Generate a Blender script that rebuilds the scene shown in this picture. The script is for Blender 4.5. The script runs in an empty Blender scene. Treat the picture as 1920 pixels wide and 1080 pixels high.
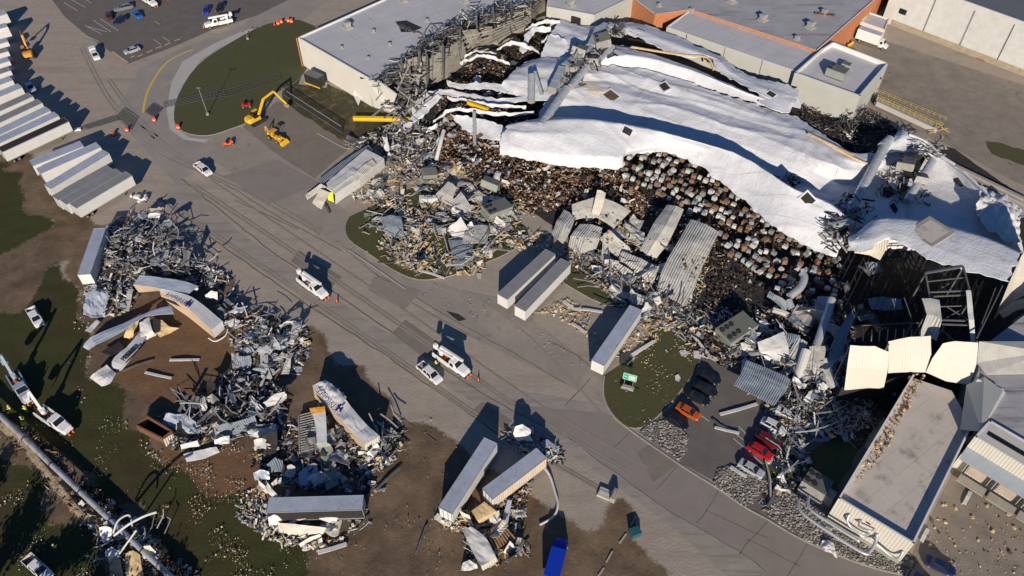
import bpy, bmesh, math, random
import numpy as np
from mathutils import Vector, Matrix, noise
from mathutils.geometry import tessellate_polygon
R=math.radians; rnd=random.Random(7)
S=bpy.context.scene; COL=S.collection
# ---------------------------------------------------------------- camera, sky, sun, exposure
FPX=1500.0; DEP=R(46.8); CAMH=124.0
cd=bpy.data.cameras.new('camera'); cam=bpy.data.objects.new('camera',cd); COL.objects.link(cam)
cam.location=(0,0,CAMH); cam.rotation_euler=(math.pi/2-DEP,0,0)
cd.sensor_width=36; cd.lens=36*FPX/1920; cd.clip_end=6000; cd.clip_start=1
S.camera=cam
SUN_EL=21.5; SUN_AZ=1.0     # light travels towards +y: the sun stands low behind the camera
wd=bpy.data.worlds.new('World'); S.world=wd; wd.use_nodes=True
nt=wd.node_tree; sky=nt.nodes.new('ShaderNodeTexSky'); sky.sky_type='NISHITA'; sky.sun_disc=False
sky.sun_elevation=R(SUN_EL); sky.sun_rotation=R(180+SUN_AZ); sky.altitude=200; sky.air_density=1.3; sky.dust_density=0.3; sky.ozone_density=4.0
bg=nt.nodes['Background']; tn=nt.nodes.new('ShaderNodeMixRGB'); tn.blend_type='MULTIPLY'; tn.inputs[0].default_value=1; tn.inputs[2].default_value=(0.62,0.87,1.25,1); nt.links.new(sky.outputs[0],tn.inputs[1]); nt.links.new(tn.outputs[0],bg.inputs[0]); bg.inputs[1].default_value=0.052
sl=bpy.data.lights.new('sun','SUN'); sl.energy=5.0; sl.angle=R(0.5); sl.color=(1,0.87,0.71)
so=bpy.data.objects.new('sun',sl); COL.objects.link(so)
sd=Vector((math.sin(R(SUN_AZ))*math.cos(R(SUN_EL)),math.cos(R(SUN_AZ))*math.cos(R(SUN_EL)),-math.sin(R(SUN_EL))))
so.rotation_euler=sd.to_track_quat('-Z','Y').to_euler(); so.location=(0,-200,200)
S.view_settings.view_transform='Standard'; S.view_settings.look='None'; S.view_settings.exposure=0.2; S.view_settings.gamma=1
# ---------------------------------------------------------------- helpers
def P(px,py,h=0.0):
    """world point at height h that the photograph shows at pixel (px, py)"""
    x=(px-960)/FPX; y=-(py-540)/FPX
    d=Vector((x,math.cos(DEP)+y*math.sin(DEP),-math.sin(DEP)+y*math.cos(DEP)))
    return Vector((0,0,CAMH))+d*((h-CAMH)/d.z)
def pix(v):
    d=Vector(v)-Vector((0,0,CAMH)); f=d.y*math.cos(DEP)-d.z*math.sin(DEP); u=d.y*math.sin(DEP)+d.z*math.cos(DEP)
    return 960+FPX*d.x/f, 540-FPX*u/f
def inpoly(x,y,p):
    c=False; j=len(p)-1
    for i in range(len(p)):
        if (p[i][1]>y)!=(p[j][1]>y) and x<(p[j][0]-p[i][0])*(y-p[i][1])/(p[j][1]-p[i][1])+p[i][0]: c=not c
        j=i
    return c
MATS={}
def mat(name,c,rough=0.75,metal=0.0,var=0.15,scale=0.6,c2=None,f2=0.5,s2=3.0,bump=0.0,bs=8.0,corr=0.0,pitch=0.3,spec=None,streak=0,clear=0,lines=None):
    if name in MATS: return MATS[name]
    m=bpy.data.materials.new(name); m.use_nodes=True; n=m.node_tree; N=n.nodes; L=n.links
    b=N['Principled BSDF']; b.inputs['Roughness'].default_value=rough; b.inputs['Metallic'].default_value=metal
    if spec is not None: b.inputs['Specular IOR Level'].default_value=spec
    if clear: b.inputs['Coat Weight'].default_value=clear
    tc=N.new('ShaderNodeTexCoord'); src=tc.outputs['Object']
    if streak:
        mp=N.new('ShaderNodeMapping'); mp.inputs['Rotation'].default_value=(0,0,R(streak)); mp.inputs['Scale'].default_value=(0.12,1.6,1); L.new(src,mp.inputs[0]); ssrc=mp.outputs[0]
    nz=N.new('ShaderNodeTexNoise'); nz.inputs['Scale'].default_value=scale; nz.inputs['Detail'].default_value=8; nz.inputs['Roughness'].default_value=0.65; L.new(src,nz.inputs['Vector'])
    cr=N.new('ShaderNodeValToRGB'); cr.color_ramp.elements[0].position=0.3; cr.color_ramp.elements[1].position=0.7
    cr.color_ramp.elements[0].color=[max(0,x*(1-var)) for x in c[:3]]+[1]; cr.color_ramp.elements[1].color=[min(1,x*(1+var)) for x in c[:3]]+[1]
    L.new(nz.outputs['Fac'],cr.inputs[0]); out=cr.outputs[0]
    if c2:
        n2=N.new('ShaderNodeTexNoise'); n2.inputs['Scale'].default_value=s2; n2.inputs['Detail'].default_value=6; n2.inputs['Roughness'].default_value=0.7
        L.new(ssrc if streak else src,n2.inputs['Vector'])
        r2=N.new('ShaderNodeValToRGB'); r2.color_ramp.elements[0].position=f2; r2.color_ramp.elements[1].position=min(1,f2+0.16); L.new(n2.outputs['Fac'],r2.inputs[0])
        mx=N.new('ShaderNodeMixRGB'); L.new(r2.outputs[0],mx.inputs[0]); L.new(out,mx.inputs[1]); mx.inputs[2].default_value=list(c2)+[1]; out=mx.outputs[0]
    hsrc=None
    if corr:
        uv=N.new('ShaderNodeUVMap'); sp=N.new('ShaderNodeSeparateXYZ'); L.new(uv.outputs[0],sp.inputs[0])
        ml=N.new('ShaderNodeMath'); ml.operation='MULTIPLY'; ml.inputs[1].default_value=2*math.pi/pitch; L.new(sp.outputs[0],ml.inputs[0])
        sn=N.new('ShaderNodeMath'); sn.operation='SINE'; L.new(ml.outputs[0],sn.inputs[0]); hsrc=(sn.outputs[0],corr,pitch*0.25)
    if bump:
        n3=N.new('ShaderNodeTexNoise'); n3.inputs['Scale'].default_value=bs; n3.inputs['Detail'].default_value=6; L.new(src,n3.inputs['Vector'])
        bp=N.new('ShaderNodeBump'); bp.inputs['Strength'].default_value=bump; bp.inputs['Distance'].default_value=0.15; L.new(n3.outputs['Fac'],bp.inputs['Height']); L.new(bp.outputs[0],b.inputs['Normal'])
        if hsrc:
            b2=N.new('ShaderNodeBump'); b2.inputs['Strength'].default_value=hsrc[1]; b2.inputs['Distance'].default_value=hsrc[2]; L.new(hsrc[0],b2.inputs['Height']); L.new(bp.outputs[0],b2.inputs['Normal']); L.new(b2.outputs[0],b.inputs['Normal'])
    elif hsrc:
        b2=N.new('ShaderNodeBump'); b2.inputs['Strength'].default_value=hsrc[1]; b2.inputs['Distance'].default_value=hsrc[2]; L.new(hsrc[0],b2.inputs['Height']); L.new(b2.outputs[0],b.inputs['Normal'])
    if lines:   # dark seams of a roof covering: (pitch, rotation, colour)
        mp=N.new('ShaderNodeMapping'); mp.inputs['Rotation'].default_value=(0,0,R(lines[1])); L.new(src,mp.inputs[0])
        nn=N.new('ShaderNodeTexNoise'); nn.inputs['Scale'].default_value=0.15; L.new(src,nn.inputs['Vector'])
        bk=N.new('ShaderNodeTexBrick'); bk.inputs['Scale'].default_value=1/lines[0]; bk.inputs['Mortar Size'].default_value=0.008; bk.inputs['Brick Width'].default_value=3; bk.inputs['Row Height'].default_value=1
        bk.inputs['Color1'].default_value=(0,0,0,1); bk.inputs['Color2'].default_value=(0,0,0,1); bk.inputs['Mortar'].default_value=(1,1,1,1); L.new(mp.outputs[0],bk.inputs['Vector'])
        mm=N.new('ShaderNodeMath'); mm.operation='MULTIPLY'; L.new(bk.outputs[0],mm.inputs[0]); L.new(nn.outputs['Fac'],mm.inputs[1])
        mx=N.new('ShaderNodeMixRGB'); L.new(mm.outputs[0],mx.inputs[0]); L.new(out,mx.inputs[1]); mx.inputs[2].default_value=list(lines[2])+[1]; out=mx.outputs[0]
    L.new(out,b.inputs['Base Color']); MATS[name]=m; return m
M_white=lambda: mat('painted_white',(0.66,0.66,0.64),0.5,var=0.08,c2=(0.4,0.38,0.34),f2=0.62,s2=0.8)
mat('white_steel',(0.56,0.56,0.54),0.45,var=0.1,scale=0.5,c2=(0.38,0.36,0.32),f2=0.6,s2=1.1)
mat('vehicle_white',(0.72,0.73,0.72),0.3,var=0.04,clear=0.4)
mat('cream_panel',(0.62,0.58,0.49),0.6,var=0.1,corr=0.35,pitch=0.45,c2=(0.45,0.38,0.26),f2=0.66,s2=0.7)
mat('grey_deck',(0.4,0.4,0.375),0.55,var=0.16,corr=0.55,pitch=0.55,c2=(0.3,0.25,0.18),f2=0.62,s2=0.8)
mat('pale_panel',(0.45,0.44,0.4),0.6,var=0.14,corr=0.2,pitch=0.6,c2=(0.4,0.34,0.25),f2=0.62,s2=0.6)
mat('blue_deck',(0.22,0.26,0.3),0.5,var=0.15,corr=0.6,pitch=0.4)
mat('teal_panel',(0.24,0.27,0.23),0.55,var=0.12)
mat('dark_glass',(0.012,0.014,0.017),0.12,var=0.1,spec=0.6)
mat('rubber',(0.02,0.02,0.02),0.85,var=0.2)
mat('rim',(0.45,0.45,0.44),0.35,metal=0.6,var=0.1)
mat('dark_metal',(0.035,0.037,0.04),0.5,metal=0.3,var=0.3)
mat('grey_steel',(0.14,0.14,0.138),0.5,metal=0.25,var=0.25,scale=1)
mat('light_steel',(0.35,0.345,0.33),0.45,metal=0.2,var=0.2,scale=1)
mat('galvanised',(0.5,0.52,0.54),0.38,metal=0.55,var=0.12,scale=1.5)
mat('rust',(0.16,0.075,0.04),0.85,var=0.3,scale=2)
mat('tan',(0.5,0.36,0.19),0.9,var=0.3,scale=2)
mat('insulation',(0.55,0.41,0.22),0.95,var=0.25,scale=3)
mat('cardboard',(0.22,0.125,0.072),0.9,var=0.35,scale=2)
mat('brown_junk',(0.085,0.052,0.034),0.9,var=0.5,scale=2)
mat('charred',(0.018,0.016,0.015),0.9,var=0.4,scale=2)  # burnt black; also puts shade into the colour of pits, heaps and openings
mat('wood',(0.34,0.22,0.12),0.85,var=0.3,scale=2)
mat('orange',(0.75,0.12,0.02),0.6,var=0.1)
mat('tail_red',(0.4,0.01,0.01),0.4,var=0.1)
mat('headlight',(0.7,0.7,0.68),0.15,var=0.05)
mat('hi_vis',(0.62,0.75,0.04),0.8,var=0.15,scale=5)
mat('skin',(0.42,0.24,0.16),0.6,var=0.05)
mat('denim',(0.03,0.04,0.07),0.9,var=0.2,scale=6)
mat('machine_yellow',(0.72,0.42,0.02),0.45,var=0.12,scale=2)
mat('machine_orange',(0.62,0.3,0.05),0.5,var=0.15,scale=2)
mat('rail_yellow',(0.42,0.31,0.09),0.6,var=0.2,scale=2)
mat('crane_yellow',(0.8,0.46,0.01),0.45,var=0.08)
mat('green_sign',(0.02,0.32,0.2),0.5,var=0.1)
mat('sign_white',(0.75,0.78,0.74),0.5,var=0.05)
mat('logo_purple',(0.035,0.02,0.16),0.5,var=0.1)
mat('logo_black',(0.03,0.03,0.035),0.5,var=0.1)
mat('concrete',(0.3,0.28,0.25),0.85,var=0.15,scale=0.8)
mat('kerb_stone',(0.34,0.31,0.27),0.85,var=0.2,scale=1.5)
mat('tarp_white',(0.6,0.6,0.6),0.5,var=0.1,bump=0.6,bs=3)
class MB:
    def __init__(s): s.v=[];s.f=[];s.m=[];s.uv={};s.T=Matrix();s.mi=0
    def add(s,vs,fs,mi=None,uvs=None):
        o=len(s.v); s.v+= [s.T@Vector(v) for v in vs]
        for k,f in enumerate(fs):
            if uvs: s.uv[len(s.f)]=[uvs[i] for i in f]
            s.f.append([i+o for i in f]); s.m.append(s.mi if mi is None else mi)
        return s
    def box(s,x0,x1,y0,y1,z0,z1,mi=None,tx=0,ty=0):
        v=[(x0,y0,z0),(x1,y0,z0),(x1,y1,z0),(x0,y1,z0),(x0+tx,y0+ty,z1),(x1-tx,y0+ty,z1),(x1-tx,y1-ty,z1),(x0+tx,y1-ty,z1)]
        return s.add(v,[(0,3,2,1),(4,5,6,7),(0,1,5,4),(1,2,6,5),(2,3,7,6),(3,0,4,7)],mi)
    def beam(s,p,q,w,h,mi=None,up=(0,0,1)):
        p=Vector(p);q=Vector(q);d=(q-p)
        if d.length<1e-4: return s
        d.normalize(); u=Vector(up)
        if abs(d.dot(u))>0.98: u=Vector((0,1,0))
        r=d.cross(u).normalized(); u=r.cross(d)
        v=[a+r*i*w/2+u*j*h/2 for a in (p,q) for i,j in ((-1,-1),(1,-1),(1,1),(-1,1))]
        return s.add(v,[(3,2,1,0),(4,5,6,7),(0,1,5,4),(1,2,6,5),(2,3,7,6),(3,0,4,7)],mi)
    def path(s,pts,w,h,mi=None):
        for a,b in zip(pts[:-1],pts[1:]): s.beam(a,b,w,h,mi)
        return s
    def cyl(s,p,q,r,n=10,mi=None,r2=None,caps=True):
        p=Vector(p);q=Vector(q);d=(q-p).normalized(); u=Vector((0,0,1)) if abs(d.z)<0.9 else Vector((1,0,0))
        a=d.cross(u).normalized(); b=d.cross(a); r2=r if r2 is None else r2
        v=[p+(a*math.cos(t)+b*math.sin(t))*r for t in [2*math.pi*k/n for k in range(n)]]+[q+(a*math.cos(t)+b*math.sin(t))*r2 for t in [2*math.pi*k/n for k in range(n)]]
        f=[(k,(k+1)%n,n+(k+1)%n,n+k) for k in range(n)]
        if caps: f+=[tuple(range(n-1,-1,-1)),tuple(range(n,2*n))]
        return s.add(v,f,mi)
    def tube(s,pts,r,n=10,mi=None):
        pts=[Vector(p) for p in pts]; vs=[];N=len(pts)
        for i,p in enumerate(pts):
            d=(pts[min(i+1,N-1)]-pts[max(i-1,0)]).normalized(); u=Vector((0,0,1)) if abs(d.z)<0.9 else Vector((1,0,0))
            a=d.cross(u).normalized(); b=d.cross(a)
            vs+=[p+(a*math.cos(2*math.pi*k/n)+b*math.sin(2*math.pi*k/n))*r for k in range(n)]
        f=[(i*n+k,i*n+(k+1)%n,(i+1)*n+(k+1)%n,(i+1)*n+k) for i in range(N-1) for k in range(n)]
        f+=[tuple(range(n-1,-1,-1)),tuple((N-1)*n+k for k in range(n))]
        return s.add(vs,f,mi)
    def hull(s,st,mi=None):
        """loft along x: stations (x, half width, z low, z shoulder, z top, half width at top)"""
        v=[]
        for x,hw,z0,zm,z1,tw in st: v+=[(x,-hw,z0),(x,hw,z0),(x,hw,zm),(x,tw,z1),(x,-tw,z1),(x,-hw,zm)]
        f=[(i*6+k,i*6+(k+1)%6,(i+1)*6+(k+1)%6,(i+1)*6+k) for i in range(len(st)-1) for k in range(6)]
        f+=[(5,4,3,2,1,0),tuple((len(st)-1)*6+k for k in range(6))]
        return s.add(v,f,mi)
    def slab(s,top,thick,mi=None,side=None,uvscale=True):
        """plate of arbitrary outline from its top corner points"""
        top=[Vector(p) for p in top]; n=len(top); nr=Vector()
        for i in range(n): nr+=(top[i]-top[0]).cross(top[(i+1)%n]-top[0])
        nr.normalize()
        if nr.z<0: nr=-nr
        bot=[p-nr*thick for p in top]; tri=tessellate_polygon([top])
        ax=(top[1]-top[0]).normalized(); ay=nr.cross(ax); uv=[((p-top[0]).dot(ax),(p-top[0]).dot(ay)) for p in top]*2
        f=[tuple(t) for t in tri]+[tuple(n+i for i in t[::-1]) for t in tri]
        s.add(top+bot,f,mi,uv); s.add(top+bot,[(i,(i+1)%n,n+(i+1)%n,n+i) for i in range(n)],side if side is not None else mi,uv)
        return s
    def prism(s,poly,z0,z1,mi=None,top=None):
        n=len(poly); v=[(p[0],p[1],z0) for p in poly]+[(p[0],p[1],z1) for p in poly]
        s.add(v,[(i,(i+1)%n,n+(i+1)%n,n+i) for i in range(n)],mi)
        tri=tessellate_polygon([[Vector((p[0],p[1],0)) for p in poly]])
        s.add(v,[tuple(n+i for i in t) for t in tri],mi if top is None else top); return s
    def build(s,name,mats,parent=None,smooth=False,bevel=0,recalc=True):
        me=bpy.data.meshes.new(name); me.from_pydata([tuple(v) for v in s.v],[],s.f)
        mats=mats if isinstance(mats,(list,tuple)) else [mats]
        for m in mats: me.materials.append(MATS[m] if isinstance(m,str) else m)
        me.polygons.foreach_set('material_index',s.m)
        if s.uv:
            ul=me.uv_layers.new(name='UVMap')
            for p in me.polygons:
                if p.index in s.uv:
                    for li,uv in zip(p.loop_indices,s.uv[p.index]): ul.data[li].uv=uv
        if recalc:
            b=bmesh.new(); b.from_mesh(me); bmesh.ops.recalc_face_normals(b,faces=b.faces)
            if bevel:
                bmesh.ops.remove_doubles(b,verts=b.verts,dist=1e-4)
                bmesh.ops.bevel(b,geom=[e for e in b.edges if len(e.link_faces)==2 and e.calc_face_angle(0)>0.6],offset=bevel,segments=2,affect='EDGES',clamp_overlap=True)
            b.to_mesh(me); b.free()
        if smooth: me.polygons.foreach_set('use_smooth',[True]*len(me.polygons))
        o=bpy.data.objects.new(name,me); COL.objects.link(o)
        if parent: o.parent=parent
        return o
def tag(o,label=None,cat=None,group=None,kind=None):
    if label: o['label']=label
    if cat: o['category']=cat
    if group: o['group']=group
    if kind: o['kind']=kind
    return o
def empty(name,loc=(0,0,0),rz=0,label=None,cat=None,group=None,sc=None):
    o=bpy.data.objects.new(name,None); COL.objects.link(o); o.location=loc; o.rotation_euler=(0,0,rz); o.empty_display_size=0.5
    if sc: o.scale=sc
    return tag(o,label,cat,group)
def copy_tree(o,parent=None):
    c=o.copy(); COL.objects.link(c); c.parent=parent
    for ch in [x for x in o.children]: copy_tree(ch,c)
    return c
def crom(pts,n):
    """Catmull-Rom resample of a list of Vectors into n+1 points"""
    m=len(pts); out=[]
    for k in range(n+1):
        t=k/n*(m-1); i=min(int(t),m-2); f=t-i
        p0=pts[max(i-1,0)];p1=pts[i];p2=pts[i+1];p3=pts[min(i+2,m-1)]
        out.append(0.5*((2*p1)+(p2-p0)*f+(2*p0-5*p1+4*p2-p3)*f*f+(3*p1-p0-3*p2+p3)*f**3))
    return out
def lin(pts,n):
    m=len(pts); out=[]
    for k in range(n+1):
        t=k/n*(m-1); i=min(int(t),m-2); out.append(pts[i].lerp(pts[i+1],t-i))
    return out
def cloth(rows,nu,nv,thick=0.25,amp=0.12,fs=0.12,sharp=False,crease=0.0,ragged=0.0):
    """sheet through rows of world points (all rows the same count), closed with an underside"""
    cm=lin if sharp is True else crom; c2=lin if sharp else crom
    rr=[cm([Vector(p) for p in r],nu) for r in rows]
    cols=[c2([r[i] for r in rr],nv) for i in range(nu+1)]
    mb=MB(); v=[];uv=[]
    for i in range(nu+1):
        for j in range(nv+1):
            p=cols[i][j].copy(); p.z+=amp*(noise.noise(p*fs)+0.5*noise.noise(p*fs*3.1))
            if crease:
                a=.84*p.x-.54*p.y; b=.54*p.x+.84*p.y; p.z+=crease*(max(0,1-4*abs(noise.noise(Vector((a*.05,b*.22,0)))))+.5*max(0,1-5*abs(noise.noise(Vector((a*.16,b*.1,9))))))
            v.append(p)
            uv.append(((cols[i][j]-cols[0][j]).length,(cols[i][j]-cols[i][0]).length))
    if ragged:
        for i in range(nu+1):
            for j in range(nv+1):
                if i in (0,nu) or j in (0,nv):
                    q=v[i*(nv+1)+j]; q+=Vector((noise.noise(q*.6),noise.noise(q*.6+Vector((3,7,1))),noise.noise(q*.9+Vector((1,2,9)))*.6))*ragged
    W=nv+1; n=len(v); lo=[p-Vector((0,0,thick)) for p in v]
    f=[(i*W+j,(i+1)*W+j,(i+1)*W+j+1,i*W+j+1) for i in range(nu) for j in range(nv)]
    mb.add(v,f,0,uv); mb.add(lo,[q[::-1] for q in f],1,uv)
    ed=[(j,j+1) for j in range(nv)]+[(nu*W+j,nu*W+j+1) for j in range(nv)]+[(i*W,(i+1)*W) for i in range(nu)]+[(i*W+nv,(i+1)*W+nv) for i in range(nu)]
    mb.add(v+lo,[(a,b,n+b,n+a) for a,b in ed],1,uv*2)
    return mb
def surf(px,py):
    """first surface the photograph's ray through this pixel meets: (point, normal)"""
    dg=bpy.context.evaluated_depsgraph_get(); o=Vector((0,0,CAMH)); d=(P(px,py,0)-o).normalized(); ok,l,n,_,_,_=S.ray_cast(dg,o,d)
    return (l,n if n.z>0 else -n) if ok else (P(px,py,5),Vector((0,0,1)))
def W3(l): return [P(*p) for p in l]
def sheet(name,pts,z,m,kind='structure',smooth=0,parent=None,thick=0,wob=0,side=None):
    w=[P(p[0],p[1],0) for p in pts]
    if smooth:
        w2=crom(w+[w[0]],len(w)*smooth)[:-1]; w=w2
    if wob:
        w3=[]
        for i,a in enumerate(w):
            b=w[(i+1)%len(w)]; k=max(1,int((b-a).length/1.2))
            for t in range(k):
                q=a.lerp(b,t/k); q=q+Vector((noise.noise(q*0.35)+0.6*noise.noise(q*1.1),noise.noise(q*0.35+Vector((9,9,9)))+0.6*noise.noise(q*1.1+Vector((5,1,1))),0))*wob; w3.append(q)
        w=w3
    mb=MB(); tri=tessellate_polygon([w]); n=len(w)
    mb.add([(p.x,p.y,z) for p in w],[tuple(t) for t in tri],0)
    if thick: mb.add([(p.x,p.y,z) for p in w]+[(p.x,p.y,z-thick) for p in w],[(i,(i+1)%n,n+(i+1)%n,n+i) for i in range(n)],1)
    o=mb.build(name,[m]+([side or 'kerb_stone'] if thick else []),parent)
    me=o.data
    for p in me.polygons:
        if p.normal.z<-0.5: p.flip()
    if kind: o['kind']=kind
    return o
def text_obj(txt,a,b,up_px,size,m,parent=None,name='lettering',bold=0.02,sx=1.0,thick=0.03):
    """raised letters starting at point a, running towards b on a surface at height h"""
    cu=bpy.data.curves.new('t','FONT'); cu.body=txt; cu.size=size; cu.offset=bold; cu.extrude=thick
    t=bpy.data.objects.new('t',cu); COL.objects.link(t); dg=bpy.context.evaluated_depsgraph_get(); dg.update()
    me=bpy.data.meshes.new_from_object(t.evaluated_get(dg)); bpy.data.objects.remove(t)
    w=max(v.co.x for v in me.vertices) or 1; ax=Vector(b)-Vector(a); L=ax.length; ax.normalize()
    nz=Vector(up_px) if up_px is not None else Vector((0,0,1)); ay=nz.cross(ax).normalized(); nz=ax.cross(ay)
    for v in me.vertices: v.co=Vector(a)+ax*v.co.x*(L/w)+ay*v.co.y+nz*(v.co.z+0.03)
    me.materials.clear(); me.materials.append(MATS[m]); o=bpy.data.objects.new(name,me); COL.objects.link(o)
    if parent: o.parent=parent; o.matrix_parent_inverse=Matrix()
    return o
# ---------------------------------------------------------------- ground and paving
def ground():
    xs=list(np.arange(-190,191,1.0)); ys=list(np.arange(38,300,1.0))
    ext=[8,20,50,120,300,700,1500]
    xs=[-190-e for e in ext[::-1]]+xs+[190+e for e in ext]; ys=[38-e for e in ext[::-1]]+ys+[299+e for e in ext]
    GR=[[(-80,250),(0,290),(45,330),(60,380),(75,420),(100,470),(150,540),(165,610),(170,700),(235,745),(262,800),(300,870),(400,905),(480,950),(590,1000),(600,1090),(600,1300),(-300,1300),(-300,250)]]
    DR=[[(0,290),(60,300),(130,370),(150,400),(250,420),(300,470),(440,540),(580,640),(760,780),(960,900),(1110,985),(1240,1090),(1260,1300),(590,1300),(590,1000),(480,950),(300,870),(262,800),(235,745),(175,700),(165,560),(100,440),(60,400)],
        [(0,460),(90,440),(130,460),(60,560),(0,600),(-80,560)],[(-60,790),(30,790),(110,860),(270,990),(360,1100),(240,1100),(140,960),(40,880),(-60,830)],[(1132,935),(1180,945),(1198,960),(1190,1005),(1160,1030),(1118,1000)]]
    RD=[[(230,600),(330,560),(400,600),(450,680),(420,760),(300,760),(240,720)],[(270,840),(520,860),(620,930),(560,1010),(400,940)],[(850,930),(960,880),(1000,950),(920,1040)]]
    n=len(xs); me_v=[];cov=[]
    for y in ys:
        for x in xs:
            q=Vector((x,y,0)); j=Vector((noise.noise(q*0.12),noise.noise(q*0.12+Vector((40,0,0))),0))*5+Vector((noise.noise(q*0.45),noise.noise(q*0.45+Vector((7,3,0))),0))*1.6
            if y<30: g=[(1,0.3,0)]; cov.append((0.8,0.2,0,1)); me_v.append((x,y,0)); continue
            px,py=pix((x+j.x,y+j.y,0)); g=any(inpoly(px,py,p) for p in GR); d=any(inpoly(px,py,p) for p in DR); r=any(inpoly(px,py,p) for p in RD)
            if y>262 or abs(x)>200 : g=g or noise.noise(q*0.02)>0
            cov.append((1.0 if g and not d else 0.0,1.0 if d else 0.0,1.0 if r else 0.0,1)); me_v.append((x,y,-0.0+(0.18*noise.noise(q*0.3) if (g or d) and 45<y<200 else 0)))
    m=len(ys); c=np.array(cov).reshape(m,n,4)
    for _ in range(3):
        k=c.copy(); k[1:-1,1:-1]=(c[1:-1,1:-1]*2+c[:-2,1:-1]+c[2:,1:-1]+c[1:-1,:-2]+c[1:-1,2:])/6; c=k
    f=[(j*n+i,j*n+i+1,(j+1)*n+i+1,(j+1)*n+i) for j in range(m-1) for i in range(n-1)]
    me=bpy.data.meshes.new('ground'); me.from_pydata(me_v,[],f)
    at=me.color_attributes.new('cover','FLOAT_COLOR','POINT'); at.data.foreach_set('color',c.reshape(-1))
    mt=bpy.data.materials.new('ground_cover'); mt.use_nodes=True; N=mt.node_tree.nodes; L=mt.node_tree.links; b=N['Principled BSDF']; b.inputs['Roughness'].default_value=0.95; b.inputs['Specular IOR Level'].default_value=0.2
    tc=N.new('ShaderNodeTexCoord')
    def nz(s,lo,hi,c1,c2,det=8,st=None):
        t=N.new('ShaderNodeTexNoise'); t.inputs['Scale'].default_value=s; t.inputs['Detail'].default_value=det; t.inputs['Roughness'].default_value=0.7
        if st:
            mp=N.new('ShaderNodeMapping'); mp.inputs['Rotation'].default_value=(0,0,R(st[0])); mp.inputs['Scale'].default_value=(st[1],st[2],1); L.new(tc.outputs['Object'],mp.inputs[0]); L.new(mp.outputs[0],t.inputs['Vector'])
        else: L.new(tc.outputs['Object'],t.inputs['Vector'])
        r=N.new('ShaderNodeValToRGB'); r.color_ramp.elements[0].position=lo; r.color_ramp.elements[1].position=hi; r.color_ramp.elements[0].color=(*c1,1); r.color_ramp.elements[1].color=(*c2,1); L.new(t.outputs['Fac'],r.inputs[0]); return r.outputs[0]
    def mix(f,a,b_):
        x=N.new('ShaderNodeMixRGB'); L.new(f,x.inputs[0]); L.new(a,x.inputs[1]); L.new(b_,x.inputs[2]); return x.outputs[0]
    yard=mix(nz(0.25,0.5,0.72,(0,0,0),(1,1,1),st=(37,0.15,1.2)),nz(0.5,0.3,0.7,(0.29,0.25,0.205),(0.36,0.315,0.265)),nz(1.5,0.3,0.7,(0.22,0.19,0.158),(0.28,0.245,0.205)))
    dirt=mix(nz(0.12,0.42,0.62,(0,0,0),(1,1,1)),nz(0.7,0.3,0.7,(0.135,0.095,0.06),(0.2,0.148,0.1)),nz(2.0,0.3,0.7,(0.075,0.052,0.034),(0.125,0.09,0.06)))
    red=nz(0.9,0.3,0.7,(0.13,0.075,0.04),(0.18,0.11,0.062))
    grass=mix(nz(0.1,0.45,0.62,(0,0,0),(1,1,1)),nz(2.5,0.3,0.7,(0.026,0.032,0.01),(0.058,0.062,0.02)),nz(1.2,0.3,0.7,(0.036,0.03,0.014),(0.062,0.05,0.024)))
    an=N.new('ShaderNodeAttribute'); an.attribute_name='cover'; sp=N.new('ShaderNodeSeparateColor'); L.new(an.outputs['Color'],sp.inputs[0])
    def th(o):
        t=N.new('ShaderNodeTexNoise'); t.inputs['Scale'].default_value=1.1; t.inputs['Detail'].default_value=8; t.inputs['Roughness'].default_value=0.75; L.new(tc.outputs['Object'],t.inputs['Vector'])
        a=N.new('ShaderNodeMath'); a.operation='ADD'; L.new(o,a.inputs[0]); L.new(t.outputs['Fac'],a.inputs[1])
        r=N.new('ShaderNodeValToRGB'); r.color_ramp.elements[0].position=0.78; r.color_ramp.elements[1].position=1.04; 
        s=N.new('ShaderNodeMath'); s.operation='MULTIPLY'; s.inputs[1].default_value=0.96; L.new(a.outputs[0],s.inputs[0]); L.new(s.outputs[0],r.inputs[0]); return r.outputs[0]
    o=mix(th(sp.outputs[1]),yard,dirt); o=mix(th(sp.outputs[2]),o,red); o=mix(th(sp.outputs[0]),o,grass); L.new(o,b.inputs['Base Color'])
    t=N.new('ShaderNodeTexNoise'); t.inputs['Scale'].default_value=2.2; t.inputs['Detail'].default_value=10; L.new(tc.outputs['Object'],t.inputs['Vector'])
    bp=N.new('ShaderNodeBump'); bp.inputs['Strength'].default_value=0.3; bp.inputs['Distance'].default_value=0.2; L.new(t.outputs['Fac'],bp.inputs['Height']); L.new(bp.outputs[0],b.inputs['Normal'])
    me.materials.append(mt); me.polygons.foreach_set('use_smooth',[True]*len(me.polygons)); g=bpy.data.objects.new('ground',me); COL.objects.link(g); g['kind']='structure'
ground()
mat('lane_concrete',(0.275,0.246,0.215),0.88,var=0.14,scale=0.25,c2=(0.195,0.171,0.147),f2=0.5,s2=0.4,streak=37,bump=0.05,bs=6)
mat('yard_concrete',(0.265,0.235,0.203),0.9,var=0.14,scale=0.15,c2=(0.18,0.155,0.128),f2=0.55,s2=0.5,bump=0.05,bs=6)
mat('clean_concrete',(0.225,0.197,0.172),0.85,var=0.1,scale=0.3,c2=(0.17,0.152,0.134),f2=0.6,s2=0.6)
mat('dark_asphalt',(0.125,0.113,0.103),0.9,var=0.15,scale=0.3,c2=(0.07,0.066,0.062),f2=0.6,s2=1.5,bump=0.2,bs=5)
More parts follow.
